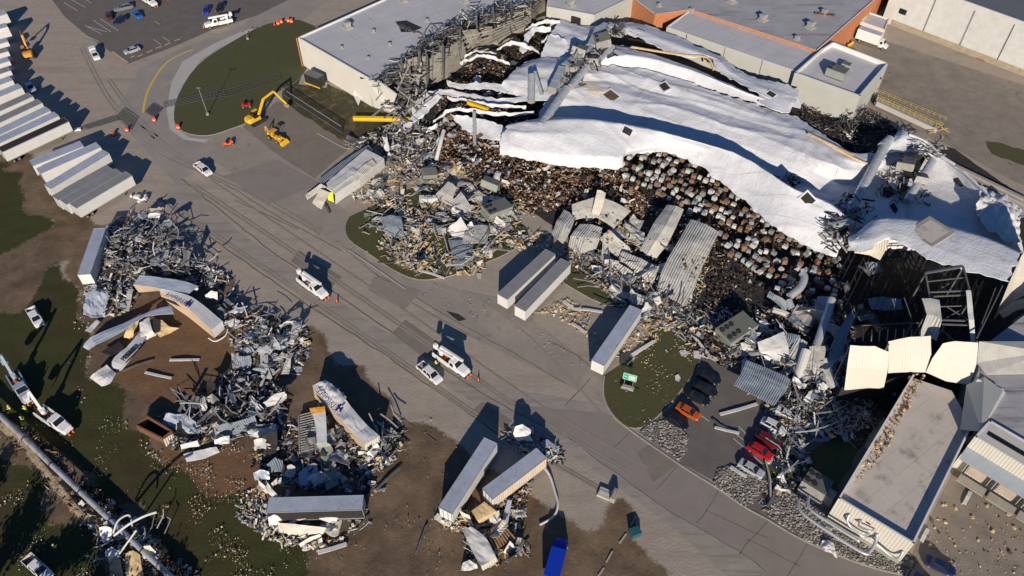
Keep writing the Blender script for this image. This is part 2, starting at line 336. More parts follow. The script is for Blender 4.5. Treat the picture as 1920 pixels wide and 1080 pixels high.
mat('mid_asphalt',(0.185,0.16,0.132),0.9,var=0.15,scale=0.2,c2=(0.14,0.118,0.095),f2=0.56,s2=0.5,bump=0.2,bs=4)
mat('curve_asphalt',(0.26,0.238,0.212),0.88,var=0.14,scale=0.2,c2=(0.175,0.16,0.145),f2=0.55,s2=0.4)
mat('pale_concrete',(0.4,0.39,0.375),0.85,var=0.08,scale=0.4,c2=(0.24,0.235,0.225),f2=0.6,s2=0.8)
mat('lawn',(0.062,0.066,0.022),0.95,var=0.3,scale=2.5,c2=(0.075,0.066,0.028),f2=0.52,s2=0.35,bump=0.8,bs=9)
mat('verge',(0.045,0.045,0.018),0.95,var=0.35,scale=1.5,c2=(0.17,0.105,0.06),f2=0.5,s2=0.3,bump=0.8,bs=6)
mat('stained_yard',(0.23,0.198,0.163),0.9,var=0.2,scale=0.25,c2=(0.07,0.055,0.042),f2=0.58,s2=0.35,bump=0.3,bs=3)
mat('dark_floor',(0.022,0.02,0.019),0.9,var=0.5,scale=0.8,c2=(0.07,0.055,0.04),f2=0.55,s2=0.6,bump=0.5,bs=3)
mat('road_yellow',(0.6,0.42,0.04),0.7,var=0.2,scale=2)
mat('road_white',(0.5,0.5,0.48),0.7,var=0.3,scale=2)
mat('crack',(0.125,0.105,0.086),0.95,var=0.3,scale=2)
mat('brown_soil',(0.06,0.043,0.03),0.95,var=0.3,scale=0.8,bump=0.6,bs=4)
sheet('road',[(340,330),(440,430),(700,610),(900,720),(1130,760),(1245,840),(1440,975),(1520,1022),(1700,1090),(1760,1300),(1420,1130),(1255,985),(1100,870),(960,800),(720,650),(560,548),(420,455),(300,370)],0.02,'lane_concrete')
road=bpy.data.objects['road']
sheet('loading_apron',[(320,255),(450,238),(590,340),(650,400),(690,490),(850,540),(940,560),(1000,600),(1110,690),(1135,705),(1140,762),(1060,720),(900,640),(700,505),(520,385),(400,300)],0.024,'yard_concrete')
sheet('lower_lane',[(965,760),(1135,775),(1185,812),(1272,872),(1335,912),(1440,978),(1515,1020),(1620,1062),(1700,1082),(1720,1130),(1500,1120),(1435,1072),(1385,1033),(1255,958),(1110,855),(1060,815)],0.032,'clean_concrete')
sheet('access_road',[(560,-40),(640,-20),(570,36),(470,62),(400,92),(355,130),(330,180),(328,235),(420,285),(330,345),(235,240),(222,200),(262,128),(345,88),(450,50),(520,0)],0.028,'curve_asphalt')
sheet('parking_lot',[(98,0),(122,32),(162,66),(240,120),(330,86),(400,55),(480,30),(560,-10),(540,-60),(60,-60)],0.036,'dark_asphalt')
sheet('staff_parking_lot',[(1290,640),(1420,640),(1560,760),(1640,860),(1600,960),(1480,985),(1440,978),(1375,932),(1345,905),(1275,868),(1265,822),(1215,800),(1262,760),(1300,700)],0.04,'dark_asphalt')
sheet('truck_court',[(1600,30),(1655,75),(1920,160),(2100,220),(2100,420),(1900,340),(1760,262),(1640,215),(1600,150),(1580,90)],0.03,'stained_yard')
sheet('rear_yard',[(1715,1030),(1830,800),(1920,850),(2150,1000),(2150,1400),(1680,1300),(1690,1090)],0.03,'stained_yard')
sheet('machine_yard',[(455,238),(520,190),(610,222),(655,278),(590,335),(520,290)],0.044,'mid_asphalt')
sheet('pavement',[(500,47),(500,49),(470,64),(412,90),(378,112),(350,150),(332,190),(326,225),(330,240),(356,258),(392,262),(384,268),(345,262),(318,242),(312,205),(322,155),(342,116),(398,84),(455,58)],0.06,'pale_concrete')
def island(name,pts,label,z=0.14,m='lawn',sm=3): return sheet(name,pts,z,[m][0],smooth=sm,thick=0.14,side='kerb_stone')
island('lawn_island',[(560,38),(500,46),(430,82),(370,124),(334,180),(327,225),(345,248),(388,255),(430,243),(470,225),(520,175),(560,150),(585,110),(600,60)],'')
sheet('verge_ground',[(530,165),(562,120),(600,150),(680,190),(760,225),(800,260),(690,270),(640,262),(528,190)],0.06,'verge',wob=0.6)
island('debris_island',[(655,408),(690,392),(790,350),(900,380),(990,430),(960,470),(880,505),(835,520),(785,525),(740,508),(690,475),(655,450),(648,425)],'')
island('sign_island',[(1135,705),(1180,672),(1240,610),(1290,590),(1320,640),(1305,690),(1262,750),(1215,795),(1180,802),(1148,775),(1133,740)],'')
island('narrow_island',[(1050,480),(1100,500),(1160,540),(1180,575),(1140,575),(1080,545),(1040,515)],'',sm=2)
sheet('far_grass',[(1846,264),(1880,270),(1980,300),(1980,330),(1890,300),(1858,288)],0.05,'lawn',wob=0.5)
sheet('grass_strip',[(1420,870),(1500,870),(1600,770),(1640,800),(1560,930),(1500,960)],0.055,'lawn',wob=0.5)
mat('gravel_bed',(0.1,0.095,0.085),0.95,var=0.5,scale=3,bump=1,bs=6)
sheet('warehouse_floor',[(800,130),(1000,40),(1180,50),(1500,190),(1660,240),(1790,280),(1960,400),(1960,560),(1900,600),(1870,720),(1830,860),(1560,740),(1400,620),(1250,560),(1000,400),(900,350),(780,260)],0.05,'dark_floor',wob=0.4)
sheet('service_pad',[(575,120),(620,140),(612,165),(560,158)],0.09,'concrete',thick=0.08)
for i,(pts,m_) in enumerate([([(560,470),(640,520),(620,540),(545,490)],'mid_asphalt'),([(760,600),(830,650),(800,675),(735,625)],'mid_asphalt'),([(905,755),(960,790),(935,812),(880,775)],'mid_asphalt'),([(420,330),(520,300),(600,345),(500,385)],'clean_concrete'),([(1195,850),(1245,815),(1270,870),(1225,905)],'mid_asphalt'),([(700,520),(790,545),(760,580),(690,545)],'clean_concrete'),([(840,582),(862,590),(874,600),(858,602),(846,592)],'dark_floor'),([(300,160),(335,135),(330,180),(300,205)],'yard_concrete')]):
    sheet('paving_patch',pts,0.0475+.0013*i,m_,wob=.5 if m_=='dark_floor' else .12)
mat('tyre_mark',(0.245,0.218,0.189),0.9,var=0.15,scale=1)
# painted lines and joints, part of the paving they lie on
def strip(name,lines,w,z,m,parent=None,kind=None,dash=None):
    mb=MB()
    for l in lines:
        pts=[P(*p) for p in l]
        if len(pts)>2: pts=crom(pts,len(pts)*6)
        if m=='crack':
            pts=[pts[0]]+[a.lerp(b,t/4) for a,b in zip(pts[:-1],pts[1:]) for t in (1,2,3,4)]; pts=[p+Vector((noise.noise(p*.3),noise.noise(p*.3+Vector((5,5,5))),0))*.25 for p in pts]
        for a,b in zip(pts[:-1],pts[1:]):
            d=(b-a); 
            if d.length<1e-3: continue
            r=Vector((-d.y,d.x,0)).normalized()*w/2; e=d.normalized()*0.01
            mb.add([(a.x-r.x,a.y-r.y,z),(a.x+r.x,a.y+r.y,z),(b.x+r.x,b.y+r.y,z),(b.x-r.x,b.y-r.y,z)],[(0,3,2,1)],0)
    o=mb.build(name,m,parent,recalc=False)
    for p in o.data.polygons:
        if p.normal.z<0: p.flip()
    if kind: o['kind']=kind
    return o
strip('lane_joint',[[(300,372),(430,470),(560,560),(720,665),(900,790),(1010,870)],[(340,335),(445,420),(520,480),(600,530),(700,600),(900,735),(1080,830)],[(560,640),(700,745),(820,830)],[(480,575),(560,640)]],0.22,0.034,'crack',road)
strip('tyre_mark',[[(300+dx,330+dy),(480+dx,450+dy),(700+dx,600+dy),(900+dx,740+dy),(1120+dx,870+dy)] for dx,dy in ((60,20),(66,17),(95,8),(20,60),(26,57))]+[[(200,150),(260,230),(340,300),(460,360),(600,440)],[(206,148),(266,226),(346,296),(466,355),(606,435)],[(150,90),(190,170),(230,220),(290,260)],[(156,88),(196,167),(236,216),(296,256)],[(900,560),(980,620),(1060,700),(1140,790)],[(640,460),(760,560),(900,640)]],0.4,0.058,'tyre_mark',road)
strip('joint_line',[[(1060,815),(1110,855),(1180,905),(1255,958),(1385,1033),(1435,1072)],[(1272,872),(1230,920)],[(1345,920),(1325,960),(1305,980)],[(1440,978),(1400,1020),(1385,1040)],[(1180,812),(1150,840)],[(1515,1020),(1470,1090)],[(1325,958),(1440,1010)],[(1400,1010),(1500,1062)]],0.14,0.037,'crack',bpy.data.objects['lower_lane'])
strip('crack_line',[[(690,505),(760,545),(850,600),(960,660),(1060,720)],[(300,290),(420,345),(520,405),(640,470)],[(440,375),(560,430)],[(1030,640),(1080,665),(1110,690)],[(1107,470+240),(1060,760)]],0.16,0.03,'crack',bpy.data.objects['loading_apron'])
strip('yellow_centre_line',[[(268,212),(274,180),(288,150),(310,120),(335,104),(362,93)],[(326,85),(338,80),(348,77)]],0.55,0.034,'road_yellow',bpy.data.objects['access_road'])
strip('bay_line',[[(165,50),(200,60)],[(175,38),(208,60)],[(150,62),(185,78)],[(160,48),(190,64)],[(188,35),(222,58)],[(120,5),(145,20)],[(135,0),(160,14)],[(150,-6),(172,6)],[(163,-12),(188,0)],[(288,74),(302,84)],[(305,69),(318,78)],[(290,40),(300,46)]],0.16,0.042,'road_white',bpy.data.objects['parking_lot'])
strip('kerb_stop_line',[[(245,108),(252,105)],[(258,106),(268,102)],[(275,99),(286,94)],[(292,91),(303,87)],[(309,85),(320,80)],[(327,77),(338,73)],[(210,97),(240,118)]],0.5,0.046,'tan',bpy.data.objects['parking_lot'])
strip('parking_line',[[(1350,790),(1400,830)],[(1385,800),(1400,815)],[(1300,770),(1330,790)],[(1375,822),(1440,880)]],0.14,0.046,'road_white',bpy.data.objects['staff_parking_lot'])
for l in [[(595,250),(640,275),(656,279)],[(655,470),(700,500),(760,542)],[(1133,705),(1131,745),(1150,780),(1183,808),(1272,870),(1340,912)],[(1340,912),(1395,950),(1440,975),(1510,1015),(1615,1058),(1690,1078)]]:
    mb=MB(); pts=crom(W3(l),20); mb.path([p+Vector((0,0,0.06)) for p in pts],0.25,0.16); tag(mb.build('kerb','kerb_stone'),kind='structure')
for nm,poly,n in [('gravel_bed',[(1215,795),(1268,785),(1290,820),(1285,850),(1272,862),(1200,812)],900),('gravel_bed',[(1345,880),(1375,872),(1430,890),(1440,905),(1410,945),(1395,950),(1338,910)],900),('gravel_bed',[(1440,935),(1520,920),(1600,975),(1720,1050),(1700,1078),(1620,1058),(1515,1015),(1440,968)],2600)]:
    mb=MB(); w=[P(*p) for p in poly]; mb.prism([(p.x,p.y) for p in w],0.05,0.14,0)
    x0,x1=min(p[0] for p in poly),max(p[0] for p in poly); y0,y1=min(p[1] for p in poly),max(p[1] for p in poly); k=0
    while k<n:
        a,b=rnd.uniform(x0,x1),rnd.uniform(y0,y1)
        if not inpoly(a,b,poly): continue
        c=P(a,b); s=rnd.uniform(0.15,0.42); k+=1; t=rnd.uniform(0,3); q=[Vector((math.cos(t+i*1.57)*s*rnd.uniform(.5,1),math.sin(t+i*1.57)*s*rnd.uniform(.4,.8),0)) for i in range(4)]
        zz=rnd.uniform(0.14,0.3); mb.add([c+v+Vector((0,0,0.1)) for v in q]+[c+v*0.6+Vector((0,0,zz)) for v in q],[(0,1,5,4),(1,2,6,5),(2,3,7,6),(3,0,4,7),(4,5,6,7)],rnd.choice([1,1,2,2,3]))
    tag(mb.build(nm,['gravel_bed',mat('pebble_a',(0.28,0.26,0.23),var=0.3),mat('pebble_b',(0.14,0.13,0.12),var=0.3),mat('pebble_c',(0.4,0.38,0.35),var=0.3)]),kind='stuff',label='bed of loose grey river stones beside the kerb')
# ---------------------------------------------------------------- buildings
mat('roof_blue_grey',(0.45,0.455,0.47),0.7,var=0.1,scale=0.15,c2=(0.36,0.36,0.37),f2=0.6,s2=0.5,lines=(6,-35,(0.1,0.1,0.11)))
mat('roof_dirty',(0.33,0.33,0.345),0.75,var=0.15,scale=0.2,c2=(0.12,0.115,0.115),f2=0.54,s2=0.35,streak=-40)
mat('roof_grey',(0.5,0.455,0.4),0.8,var=0.1,scale=0.2,c2=(0.26,0.235,0.205),f2=0.53,s2=0.3,lines=(3.2,-35,(0.02,0.02,0.02)))
mat('membrane',(0.58,0.6,0.635),0.6,var=0.09,scale=0.3,c2=(0.42,0.42,0.42),f2=0.56,s2=0.22,bump=0.8,bs=1.5,lines=(3.4,33,(0.08,0.08,0.08)))
mat('wall_white',(0.6,0.58,0.52),0.65,var=0.05,scale=0.3)
mat('wall_ribbed',(0.54,0.52,0.455),0.55,var=0.05,scale=0.3,corr=0.22,pitch=0.5)
mat('wall_grey',(0.42,0.43,0.4),0.65,var=0.06,scale=0.3)
mat('brick',(0.42,0.16,0.07),0.85,var=0.18,scale=1.2)
mat('dark_roof',(0.12,0.125,0.14),0.6,var=0.1,corr=0.5,pitch=1.2)
mat('dock_roof',(0.3,0.34,0.37),0.5,var=0.1)
def bldg(name,label,roof_px,h,wall,roof,par=0.6,pw=0.35,cat='building',nopar=(),z0=0.0,wall2=None):
    """flat-roofed block: roof corners as (px,py) at height h; walls to the ground, parapet round the roof"""
    w=[P(x,y,h) for x,y in roof_px]
    o=empty(name,(0,0,0),0,label,cat)
    n=len(w); area=sum(w[i].x*w[(i+1)%n].y-w[(i+1)%n].x*w[i].y for i in range(n))
    if area<0: w=w[::-1]; nopar=tuple((n-2-k)%n for k in nopar)
    hr=h-par; mb=MB(); m2=MB()
    for i in range(n):
        a,b=w[i],w[(i+1)%n]; L=(b-a).length; top=h if i not in nopar else hr
        (m2 if wall2 and i in nopar else mb).add([(a.x,a.y,z0),(b.x,b.y,z0),(b.x,b.y,top),(a.x,a.y,top)],[(0,1,2,3)],0,[(0,0),(L,0),(L,h),(0,h)])
    mb.build('wall',wall,o)
    if m2.v: m2.build('torn_wall',wall2,o)
    mb=MB()
    for i in range(n):
        if i in nopar: continue
        a,b=w[i],w[(i+1)%n]; d=(b-a).normalized(); nrm=Vector((-d.y,d.x,0)); a2,b2=a+nrm*pw+d*pw*0.0,b+nrm*pw
        mb.add([(a.x,a.y,h+.003),(b.x,b.y,h+.003),(b2.x,b2.y,h+.003),(a2.x,a2.y,h+.003),(a2.x,a2.y,hr),(b2.x,b2.y,hr)],[(0,1,2,3),(3,2,5,4)],0)
    if mb.v: mb.build('parapet',mat('coping',(0.66,0.66,0.65),0.5,var=0.06),o)
    tri=tessellate_polygon([[Vector((p.x,p.y,0)) for p in w]]); mb=MB(); mb.add([(p.x,p.y,hr) for p in w],[tuple(t) for t in tri],0); rf=mb.build('roof',roof,o)
    for p in rf.data.polygons:
        if p.normal.z<0: p.flip()
    return o,w
def roof_vent(px,py,h,parent,s=1.0,rz=0.6):
    c=P(px,py,h); mb=MB(); mb.T=Matrix.Translation(c)@Matrix.Rotation(rz,4,'Z'); mb.box(-.9*s,.9*s,-.9*s,.9*s,-.02,.35*s).box(-.6*s,.6*s,-.6*s,.6*s,.35*s,1.2*s,tx=0.05).box(-.8*s,.8*s,-.8*s,.8*s,1.2*s,1.45*s,tx=0.25*s,ty=0.25*s)
    return mb.build('roof_vent','light_steel',parent)
def ac_unit(name,label,px,py,h,L,Wd,H,rz,m='teal_panel',group=None,tilt=(0,0),fans=2):
    c=P(px,py,h); o=empty(name,c,rz,label,'air conditioner',group); o.rotation_euler=(tilt[0],tilt[1],rz)
    mb=MB(); mb.box(-L/2,L/2,-Wd/2,Wd/2,0.25,H); mb.box(-L/2+.1,L/2-.1,-Wd/2+.1,Wd/2-.1,0,0.25,1); mb.build('cabinet',[m,'dark_metal'],o)
    mb=MB()
    for k in range(7): x=-L/2+L*0.4+k*L*0.085; mb.box(x,x+.06,-Wd/2+.15,Wd/2-.15,H,H+.07)
    mb.box(-L/2+.02,L/2-.02,-Wd/2+.02,Wd/2-.02,H,H+.03); mb.build('roof_rib',mat('unit_top',(0.13,0.135,0.12),0.5,var=0.1),o)
    for i in range(fans):
        for s in (-1,1):
            x=-L/2+0.7+i*1.15; y=s*Wd*0.24
            if x>L/2-0.5: continue
            mb=MB(); mb.cyl((x,y,H),(x,y,H+.18),0.5,14,0); mb.cyl((x,y,H+.18),(x,y,H+.2),0.4,14,1); mb.build('fan',['dark_metal','charred'],o)
    mb=MB()
    for k in range(4): z=H*0.3+k*H*0.14; mb.box(-L/2-.03,-L/2,-Wd/2+.2,Wd/2-.2,z,z+.05)
    mb.build('grille','dark_metal',o); return o
mat('peeled_wall',(0.33,0.31,0.25),0.7,var=0.18,scale=0.4,c2=(0.12,0.1,0.08),f2=0.55,s2=0.6)
# undamaged end of the warehouse, upper left
wb,ww=bldg('warehouse_end','white warehouse end under a grey flat roof with its right side torn open',[(558,70),(715,0),(860,-70),(1030,-60),(996,2),(936,32),(876,54),(812,84),(752,116),(716,150),(690,146)],9.0,'wall_white','roof_blue_grey',par=0.5,nopar=(3,4,5,6,7,8,9),wall2='peeled_wall')
roof_vent(652,52,8.5,wb,1.3); roof_vent(872,3,8.5,wb,1.3); roof_vent(757,2,8.5,wb,1.2)
for x,y,s in [(700,60,.6),(640,90,.5),(800,40,.6),(690,110,.5),(730,85,.6),(820,-10,.8)]: roof_vent(x,y,8.5,wb,s)
mb=MB(); a=P(556,72,8.9); b=P(567,126,0); mb.box(a.x-.12,a.x+.1,a.y-.12,a.y+.1,0,9.05); mb.build('corner_trim','brick',wb)
# hole in its roof
mb=MB(); c=[P(*q,8.54) for q in [(744,40),(762,38),(792,52),(770,60),(752,60)]]; mb.slab(c,0.03); mb.build('roof_hole','charred',wb)
mb=MB()
for k in range(9):
    p=P(742+k*5,42+k*2.2+rnd.uniform(-3,3),8.75); q=P(752+k*5,50+k*1.8+rnd.uniform(-3,6),8.7); mb.beam(p,q,0.25,0.2)
mb.build('torn_deck','grey_steel',wb)
mb=MB(); mb.slab(W3([(690,150,8),(708,149,10),(745,176,8.5),(738,196,4.2),(728,206,2),(703,200,0.4)]),0.3); mb.slab(W3([(703,200,0.4),(728,206,2),(738,196,4.2),(746,216,0.2)]),0.28)
tag(mb.build('wall_panel','wall_white'),'tall cream wall slab leaning outward at the torn front corner of the warehouse','wall panel')
for pts,lab in [([(664,147,4),(672,166,0.3),(650,168,0.3),(648,155,3)],'buckled grey-white wall sheet against the foot of the warehouse wall'),([(668,158,3.5),(679,180,0.5),(672,198,0.3),(662,178,1.0)],'crumpled white sheet lying on the grass below the warehouse wall')]:
    mb=MB(); mb.slab(W3(pts),0.15); tag(mb.build('wall_panel','white_steel'),lab,'wall panel')
mb=MB(); mb.slab(W3([(675,145,8.2),(690,148,8.2),(694,166,1),(678,158,1)]),0.1); mb.build('torn_opening','charred',wb)
# second roof part at the top centre, brick block, grey block, parapet block, white warehouse
b2,_=bldg('rear_warehouse','blue-grey flat roofed warehouse block at the top edge behind the collapsed roof',[(1025,12),(1115,28),(1190,-8),(1330,-80),(1040,-80)],9.0,'wall_grey','roof_blue_grey',par=0.4)
roof_vent(1070,10,8.6,b2,1.3)
mb=MB(); a=P(1030,12,8.2);b=P(1086,34,8.2); mb.beam(P(1028,22,6),P(1088,44,6),0.3,3.0); mb.build('dock_opening','charred',b2)
b3,w3=bldg('brick_building','brown brick building with a streaked grey flat roof beside the white warehouse',[(1186,-4),(1228,27),(1294,18),(1532,95),(1640,0),(1720,-90),(1250,-90)],8.5,'brick','roof_dirty',par=0.3)
for x,y,s in [(1372,4,1.3),(1430,38,1.3),(1519,52,1.3),(1494,74,.8),(1236,12,.7),(1545,26,1.0)]: roof_vent(x,y,8.2,b3,s)
mb=MB(); c=P(1547,28,8.2); mb.T=Matrix.Translation(c)@Matrix.Rotation(R(-15),4,'Z')
for k in range(6): mb.box(-3+k,-3+k+.7,-.5,.5,0,.4)
mb.build('ridge_vent','rust',b3)
b4,_=bldg('panel_building','long grey panel building with a pale scuffed flat roof beside the collapse',[(1250,50),(1500,136),(1541,98),(1294,18)],8.0,'wall_grey','roof_blue_grey',par=0.25)
mb=MB()
for x0,y0 in [(1288,64),(1360,88),(1430,112)]:
    p=P(x0,y0,8); mb=MB(); mb.box(p.x-.06,p.x+.06,p.y-.1,p.y-.003,0.2,7.9); mb.build('wall_joint','dark_metal',b4)
roof_vent(1296,22,7.8,b4,.8)
b5,w5=bldg('parapet_building','small white-parapet block with rooftop units at the end of the grey building',[(1490,136),(1540,92),(1562,78),(1666,118),(1613,180)],8.8,'wall_grey','roof_blue_grey',par=1.3,pw=0.4)
mb=MB(); p=P(1640,178,0); a=P(1632,185,0)
mb.beam(P(1636,186,1.1)+Vector((0,-.05,0)),P(1642,180,1.1)+Vector((0,-.05,0)),0.12,2.2); mb.build('door','dark_metal',b5)
mb=MB()
for px,py in [(1651,146),(1618,180)]:
    c=P(px,py,6.0); mb.box(c.x-.2,c.x+.2,c.y-.4,c.y-.1,c.z-.2,c.z+.2); mb.build('wall_lamp','dark_metal',b5); mb=MB()
ac_unit('air_conditioner','grey-green rooftop unit, the larger of two on the white-parapet block',1567,143,7.5,5,3.4,2.4,R(-38),'teal_panel',fans=1)
ac_unit('air_conditioner','small grey rooftop unit behind the larger one on the white-parapet block',1585,128,7.5,2.2,1.8,1.5,R(-38),'light_steel',fans=0)
b6,w6=bldg('white_warehouse','tall white metal warehouse with a dark ribbed roof at the top right',[(1682,-42),(1782,-8),(1950,52),(2130,116),(2250,0),(1800,-160)],14.0,'white_steel','dark_roof',par=0.05)
# base course, panel joints and openings on its long wall
A=P(1655,78,0); B=P(1921,160,0); d=(B-A).normalized(); nr=Vector((d.y,-d.x,0))
A0=w6[0]; 
def wallpt(px,py):
    # point on the long wall of the white warehouse seen at this pixel
    a,b=P(1682,-42,14),P(2130,116,14); q=P(px,py,0); c=Vector((0,0,CAMH)); dd=q-c; e=(b-a); nn=Vector((e.y,-e.x,0)).normalized(); t=(a-c).dot(nn)/dd.dot(nn); return c+dd*t,nn if nn.y<0 else -nn,e.normalized()
mb=MB(); ml=MB()
for (x0,y0),(x1,y1) in [((1755,0),(1716,92)),((1829,20),(1785,114)),((1903,46),(1858,136))]:
    p,nn,e=wallpt(x0,y0); q,_,_=wallpt(x1,y1); q=Vector((p.x,p.y,0.2)); ml=MB(); ml.beam(p+nn*.03,q+nn*.03,0.12,0.1); ml.build('panel_joint','dark_metal',b6)
for x,y,w,h in [(1693,22,2.2,1.6),(1678,58,2.4,3.6),(1822,126,1.4,2.4),(1919,150,2,2.2)]:
    p,nn,e=wallpt(x,y); m=MB(); m.beam(p-e*w/2+nn*.05,p+e*w/2+nn*.05,0.1,h); m.build('window' if y<100 else 'door','dark_glass',b6)
m=MB(); p,nn,e=wallpt(1838,112); m.beam(p-e*1.4+nn*.08,p+e*1.4+nn*.08,0.1,.5,0); m.beam(p-e*1.4+nn*.08-Vector((0,0,1)),p+e*.6+nn*.08-Vector((0,0,1)),0.1,.4,0); m.build('wall_sign','tail_red',b6)
m=MB(); a,nn,e=wallpt(1665,60); a.z=0; m.beam(Vector((a.x,a.y,0.9))+nn*.06,Vector((a.x,a.y,0.9))+e*80+nn*.06,0.1,1.8); m.build('base_course',mat('base_block',(0.33,0.28,0.2),0.85,var=0.2,c2=(0.5,0.46,0.4),f2=0.6,s2=0.4),b6)
b6b,_=bldg('dock_shelter','low white canopy shelter between the brick building and the white warehouse',[(1614,40),(1628,22),(1668,35),(1660,56)],4.6,'wall_white','roof_blue_grey',par=0.3)
# long low building lower right
b7,w7=bldg('low_building','long low building with a ribbed cream end wall and worn grey flat roof',[(1572,934),(1712,702),(1788,727),(1826,793),(1714,1020)],7.2,'wall_ribbed','roof_grey',par=0.9,pw=0.3,nopar=(1,2))
m=MB(); a=P(1554,962,0.5);b=P(1684,1052,0.5); a=Vector((w7[0].x,w7[0].y,0)); 
lo=[p for p in w7]; fr=sorted(w7,key=lambda p:p.y)[:2]; fr.sort(key=lambda p:p.x)
e=(fr[1]-fr[0]).normalized(); nn=Vector((e.y,-e.x,0)); nn=nn if nn.y<0 else -nn
F0=Vector((fr[0].x,fr[0].y,0)); FL=(fr[1]-fr[0]).length
m.beam(F0+nn*.05+Vector((0,0,.5)),F0+e*FL+nn*.05+Vector((0,0,.5)),0.1,1.0); m.build('base_course','concrete',b7)
m=MB(); p=F0+e*(FL*0.42)+nn*.02; m.beam(p+Vector((0,0,5.6)),p+e*.7+Vector((0,0,5.6)),.06,.35); m.build('wall_vent','dark_metal',b7)
# pipes along the front of the low building
def U(s,o_,z):
    s=s*.72 if s>0 else s
    return F0+e*s+nn*o_+Vector((0,0,z))
k=0
for pts,r,lab in [([U(-5,1.2,2.6),U(-4,2.8,2.6),U(-1,3.4,2.6),U(9.3,3.4,2.6),U(10.8,2.6,2.8),U(10.8,.9,3.6),U(10.2,.0,4.4)],.36,'long polished pipe bending in front of the ribbed cream end wall, outer of two'),([U(-4,-.4,2.8),U(-3,1.6,2.8),U(0,2.0,2.8),U(8.2,2.0,2.8)],.36,'straight polished pipe between the outer pipe and the cream end wall'),
    ([U(3.6,.1,5.2),U(3.8,.8,4.4),U(5,1.0,3.6),U(8,1.1,3.2),U(9,.1,3.2)],.26,'short silver pipe elbow rising up the left of the cream wall'),([U(6.2,.1,5.4),U(6.4,1.0,5.0),U(8.6,1.0,5.4),U(9.4,.1,5.2)],.26,'small silver pipe loop high in the middle of the cream wall'),([U(11,.9,3.2),U(15,.9,2.4),U(16.3,.8,3.0),U(16.2,.1,4.2)],.28,'silver pipe hooking up at the right end of the cream wall')]:
    m=MB(); m.tube(crom(pts,26),r*.75,12); tag(m.build('pipe','galvanised',smooth=True),lab,'pipe')
ac_unit('air_conditioner','square chiller with four fans feeding the silver pipes beside the low building',1524,920,0.0,4.2,3.4,3.2,R(-40),'light_steel',fans=2)
m=MB(); c=P(1545,935,0); m.T=Matrix.Translation(c)@Matrix.Rotation(R(-40),4,'Z'); m.box(-1.6,1.6,-1.2,1.2,0,2.4,tx=.3,ty=.3); m.cyl((0,0,2.4),(0,0,3.0),.5); m.box(-1.7,1.7,-.2,.2,.4,.7); tag(m.build('pump_housing','light_steel',bevel=.06),'grey metal pump housing between the chiller and the low building','machine')
m=MB(); m.slab(W3([(1812,722,9.6),(1845,735,9.6),(1881,732,10.5),(1842,808,9.4),(1812,790,7.0)][:4]),0.2)
# raised block behind it and the dock wing at the right
b8,w8=bldg('upper_block','grey roofed block at the right edge stepping up behind the low building',[(1838,805),(1882,733),(1832,712),(1842,650),(1960,560),(2100,600),(2160,900),(1925,860),(1856,788)],9.4,'wall_grey','roof_dirty',par=0.3,nopar=(2,3))
b9,w9=bldg('dock_wing','white ribbed dock wing with a long dark window strip at the right edge',[(1828,818),(1856,787),(1930,830),(2080,915),(2050,950)],9.8,'wall_ribbed','wall_ribbed',par=0.05)
E9=(P(2050,950,9.8)-P(1828,818,9.8)).normalized(); N9=Vector((E9.y,-E9.x,0)); O9=P(1828,818,9.8)
m=MB(); a=P(1853,812,9.83); m.beam(a,a+E9*24,0.9,0.05); m.build('window_strip','dark_glass',b9)
m=MB(); q=[O9-Vector((0,0,3.2))+N9*.05,O9-Vector((0,0,3.2))+N9*.05+E9*26]; m.slab([q[0],q[1],q[1]+N9*2.4-Vector((0,0,.9)),q[0]+N9*2.4-Vector((0,0,.9))],0.12); m.build('canopy','dock_roof',b9)
for k in range(5):
    p=O9+E9*(2.2+k*5.0)+N9*.05; p.z=0; m=MB(); m.beam(p+Vector((0,0,2.4)),p+E9*3.4+Vector((0,0,2.4)),0.1,3.0); m.build('dock_door',mat('door_beige',(0.4,0.34,0.28),0.7,var=0.1),b9)
    m=MB(); 
    for s in (-.35,3.75): m.beam(p+E9*s+N9*.3+Vector((0,0,2.2)),p+E9*s+N9*.9+Vector((0,0,2.2)),0.25,3.6)
    m.build('dock_bumper','dark_metal',b9)
    m=MB(); m.slab([p+E9*-.5+N9*.9+Vector((0,0,1.0)),p+E9*4+N9*.9+Vector((0,0,1.0)),p+E9*4+N9*2.6+Vector((0,0,.9)),p+E9*-.5+N9*2.6+Vector((0,0,.9))],.25); m.build('dock_leveller','concrete',b9)
m=MB(); m.slab(W3([(1812,820,2),(1824,816,7),(1824,850,2.4),(1820,876,.2),(1812,872,.2)]),0.12); tag(m.build('metal_sheet','dock_roof'),'bent pale blue sheet hanging from the corner of the dock wing','metal sheet')
m=MB(); m.slab(W3([(1836,640,12),(1920,640,11),(1960,660,11),(1960,700,9.6),(1850,702,9.6),(1832,680,10)]),.25); tag(m.build('roof_panel','pale_panel'),'broad wrinkled pale roof sheet beside the hanging white wall sheets at the right edge','roof panel')
m=MB(); m.slab(W3([(1812,722,8),(1845,706,9.6),(1881,732,10.2),(1840,808,9.5),(1800,805,6.6)]),.2); tag(m.build('roof_panel','wall_grey'),'grey folded wall slab dipping onto the low building roof below the white sheets','roof panel')
m=MB(); m.slab(W3([(1843,650,.4),(1870,590,.4),(1960,540,.4),(1960,600,.4),(1880,640,.4)]),.3); 
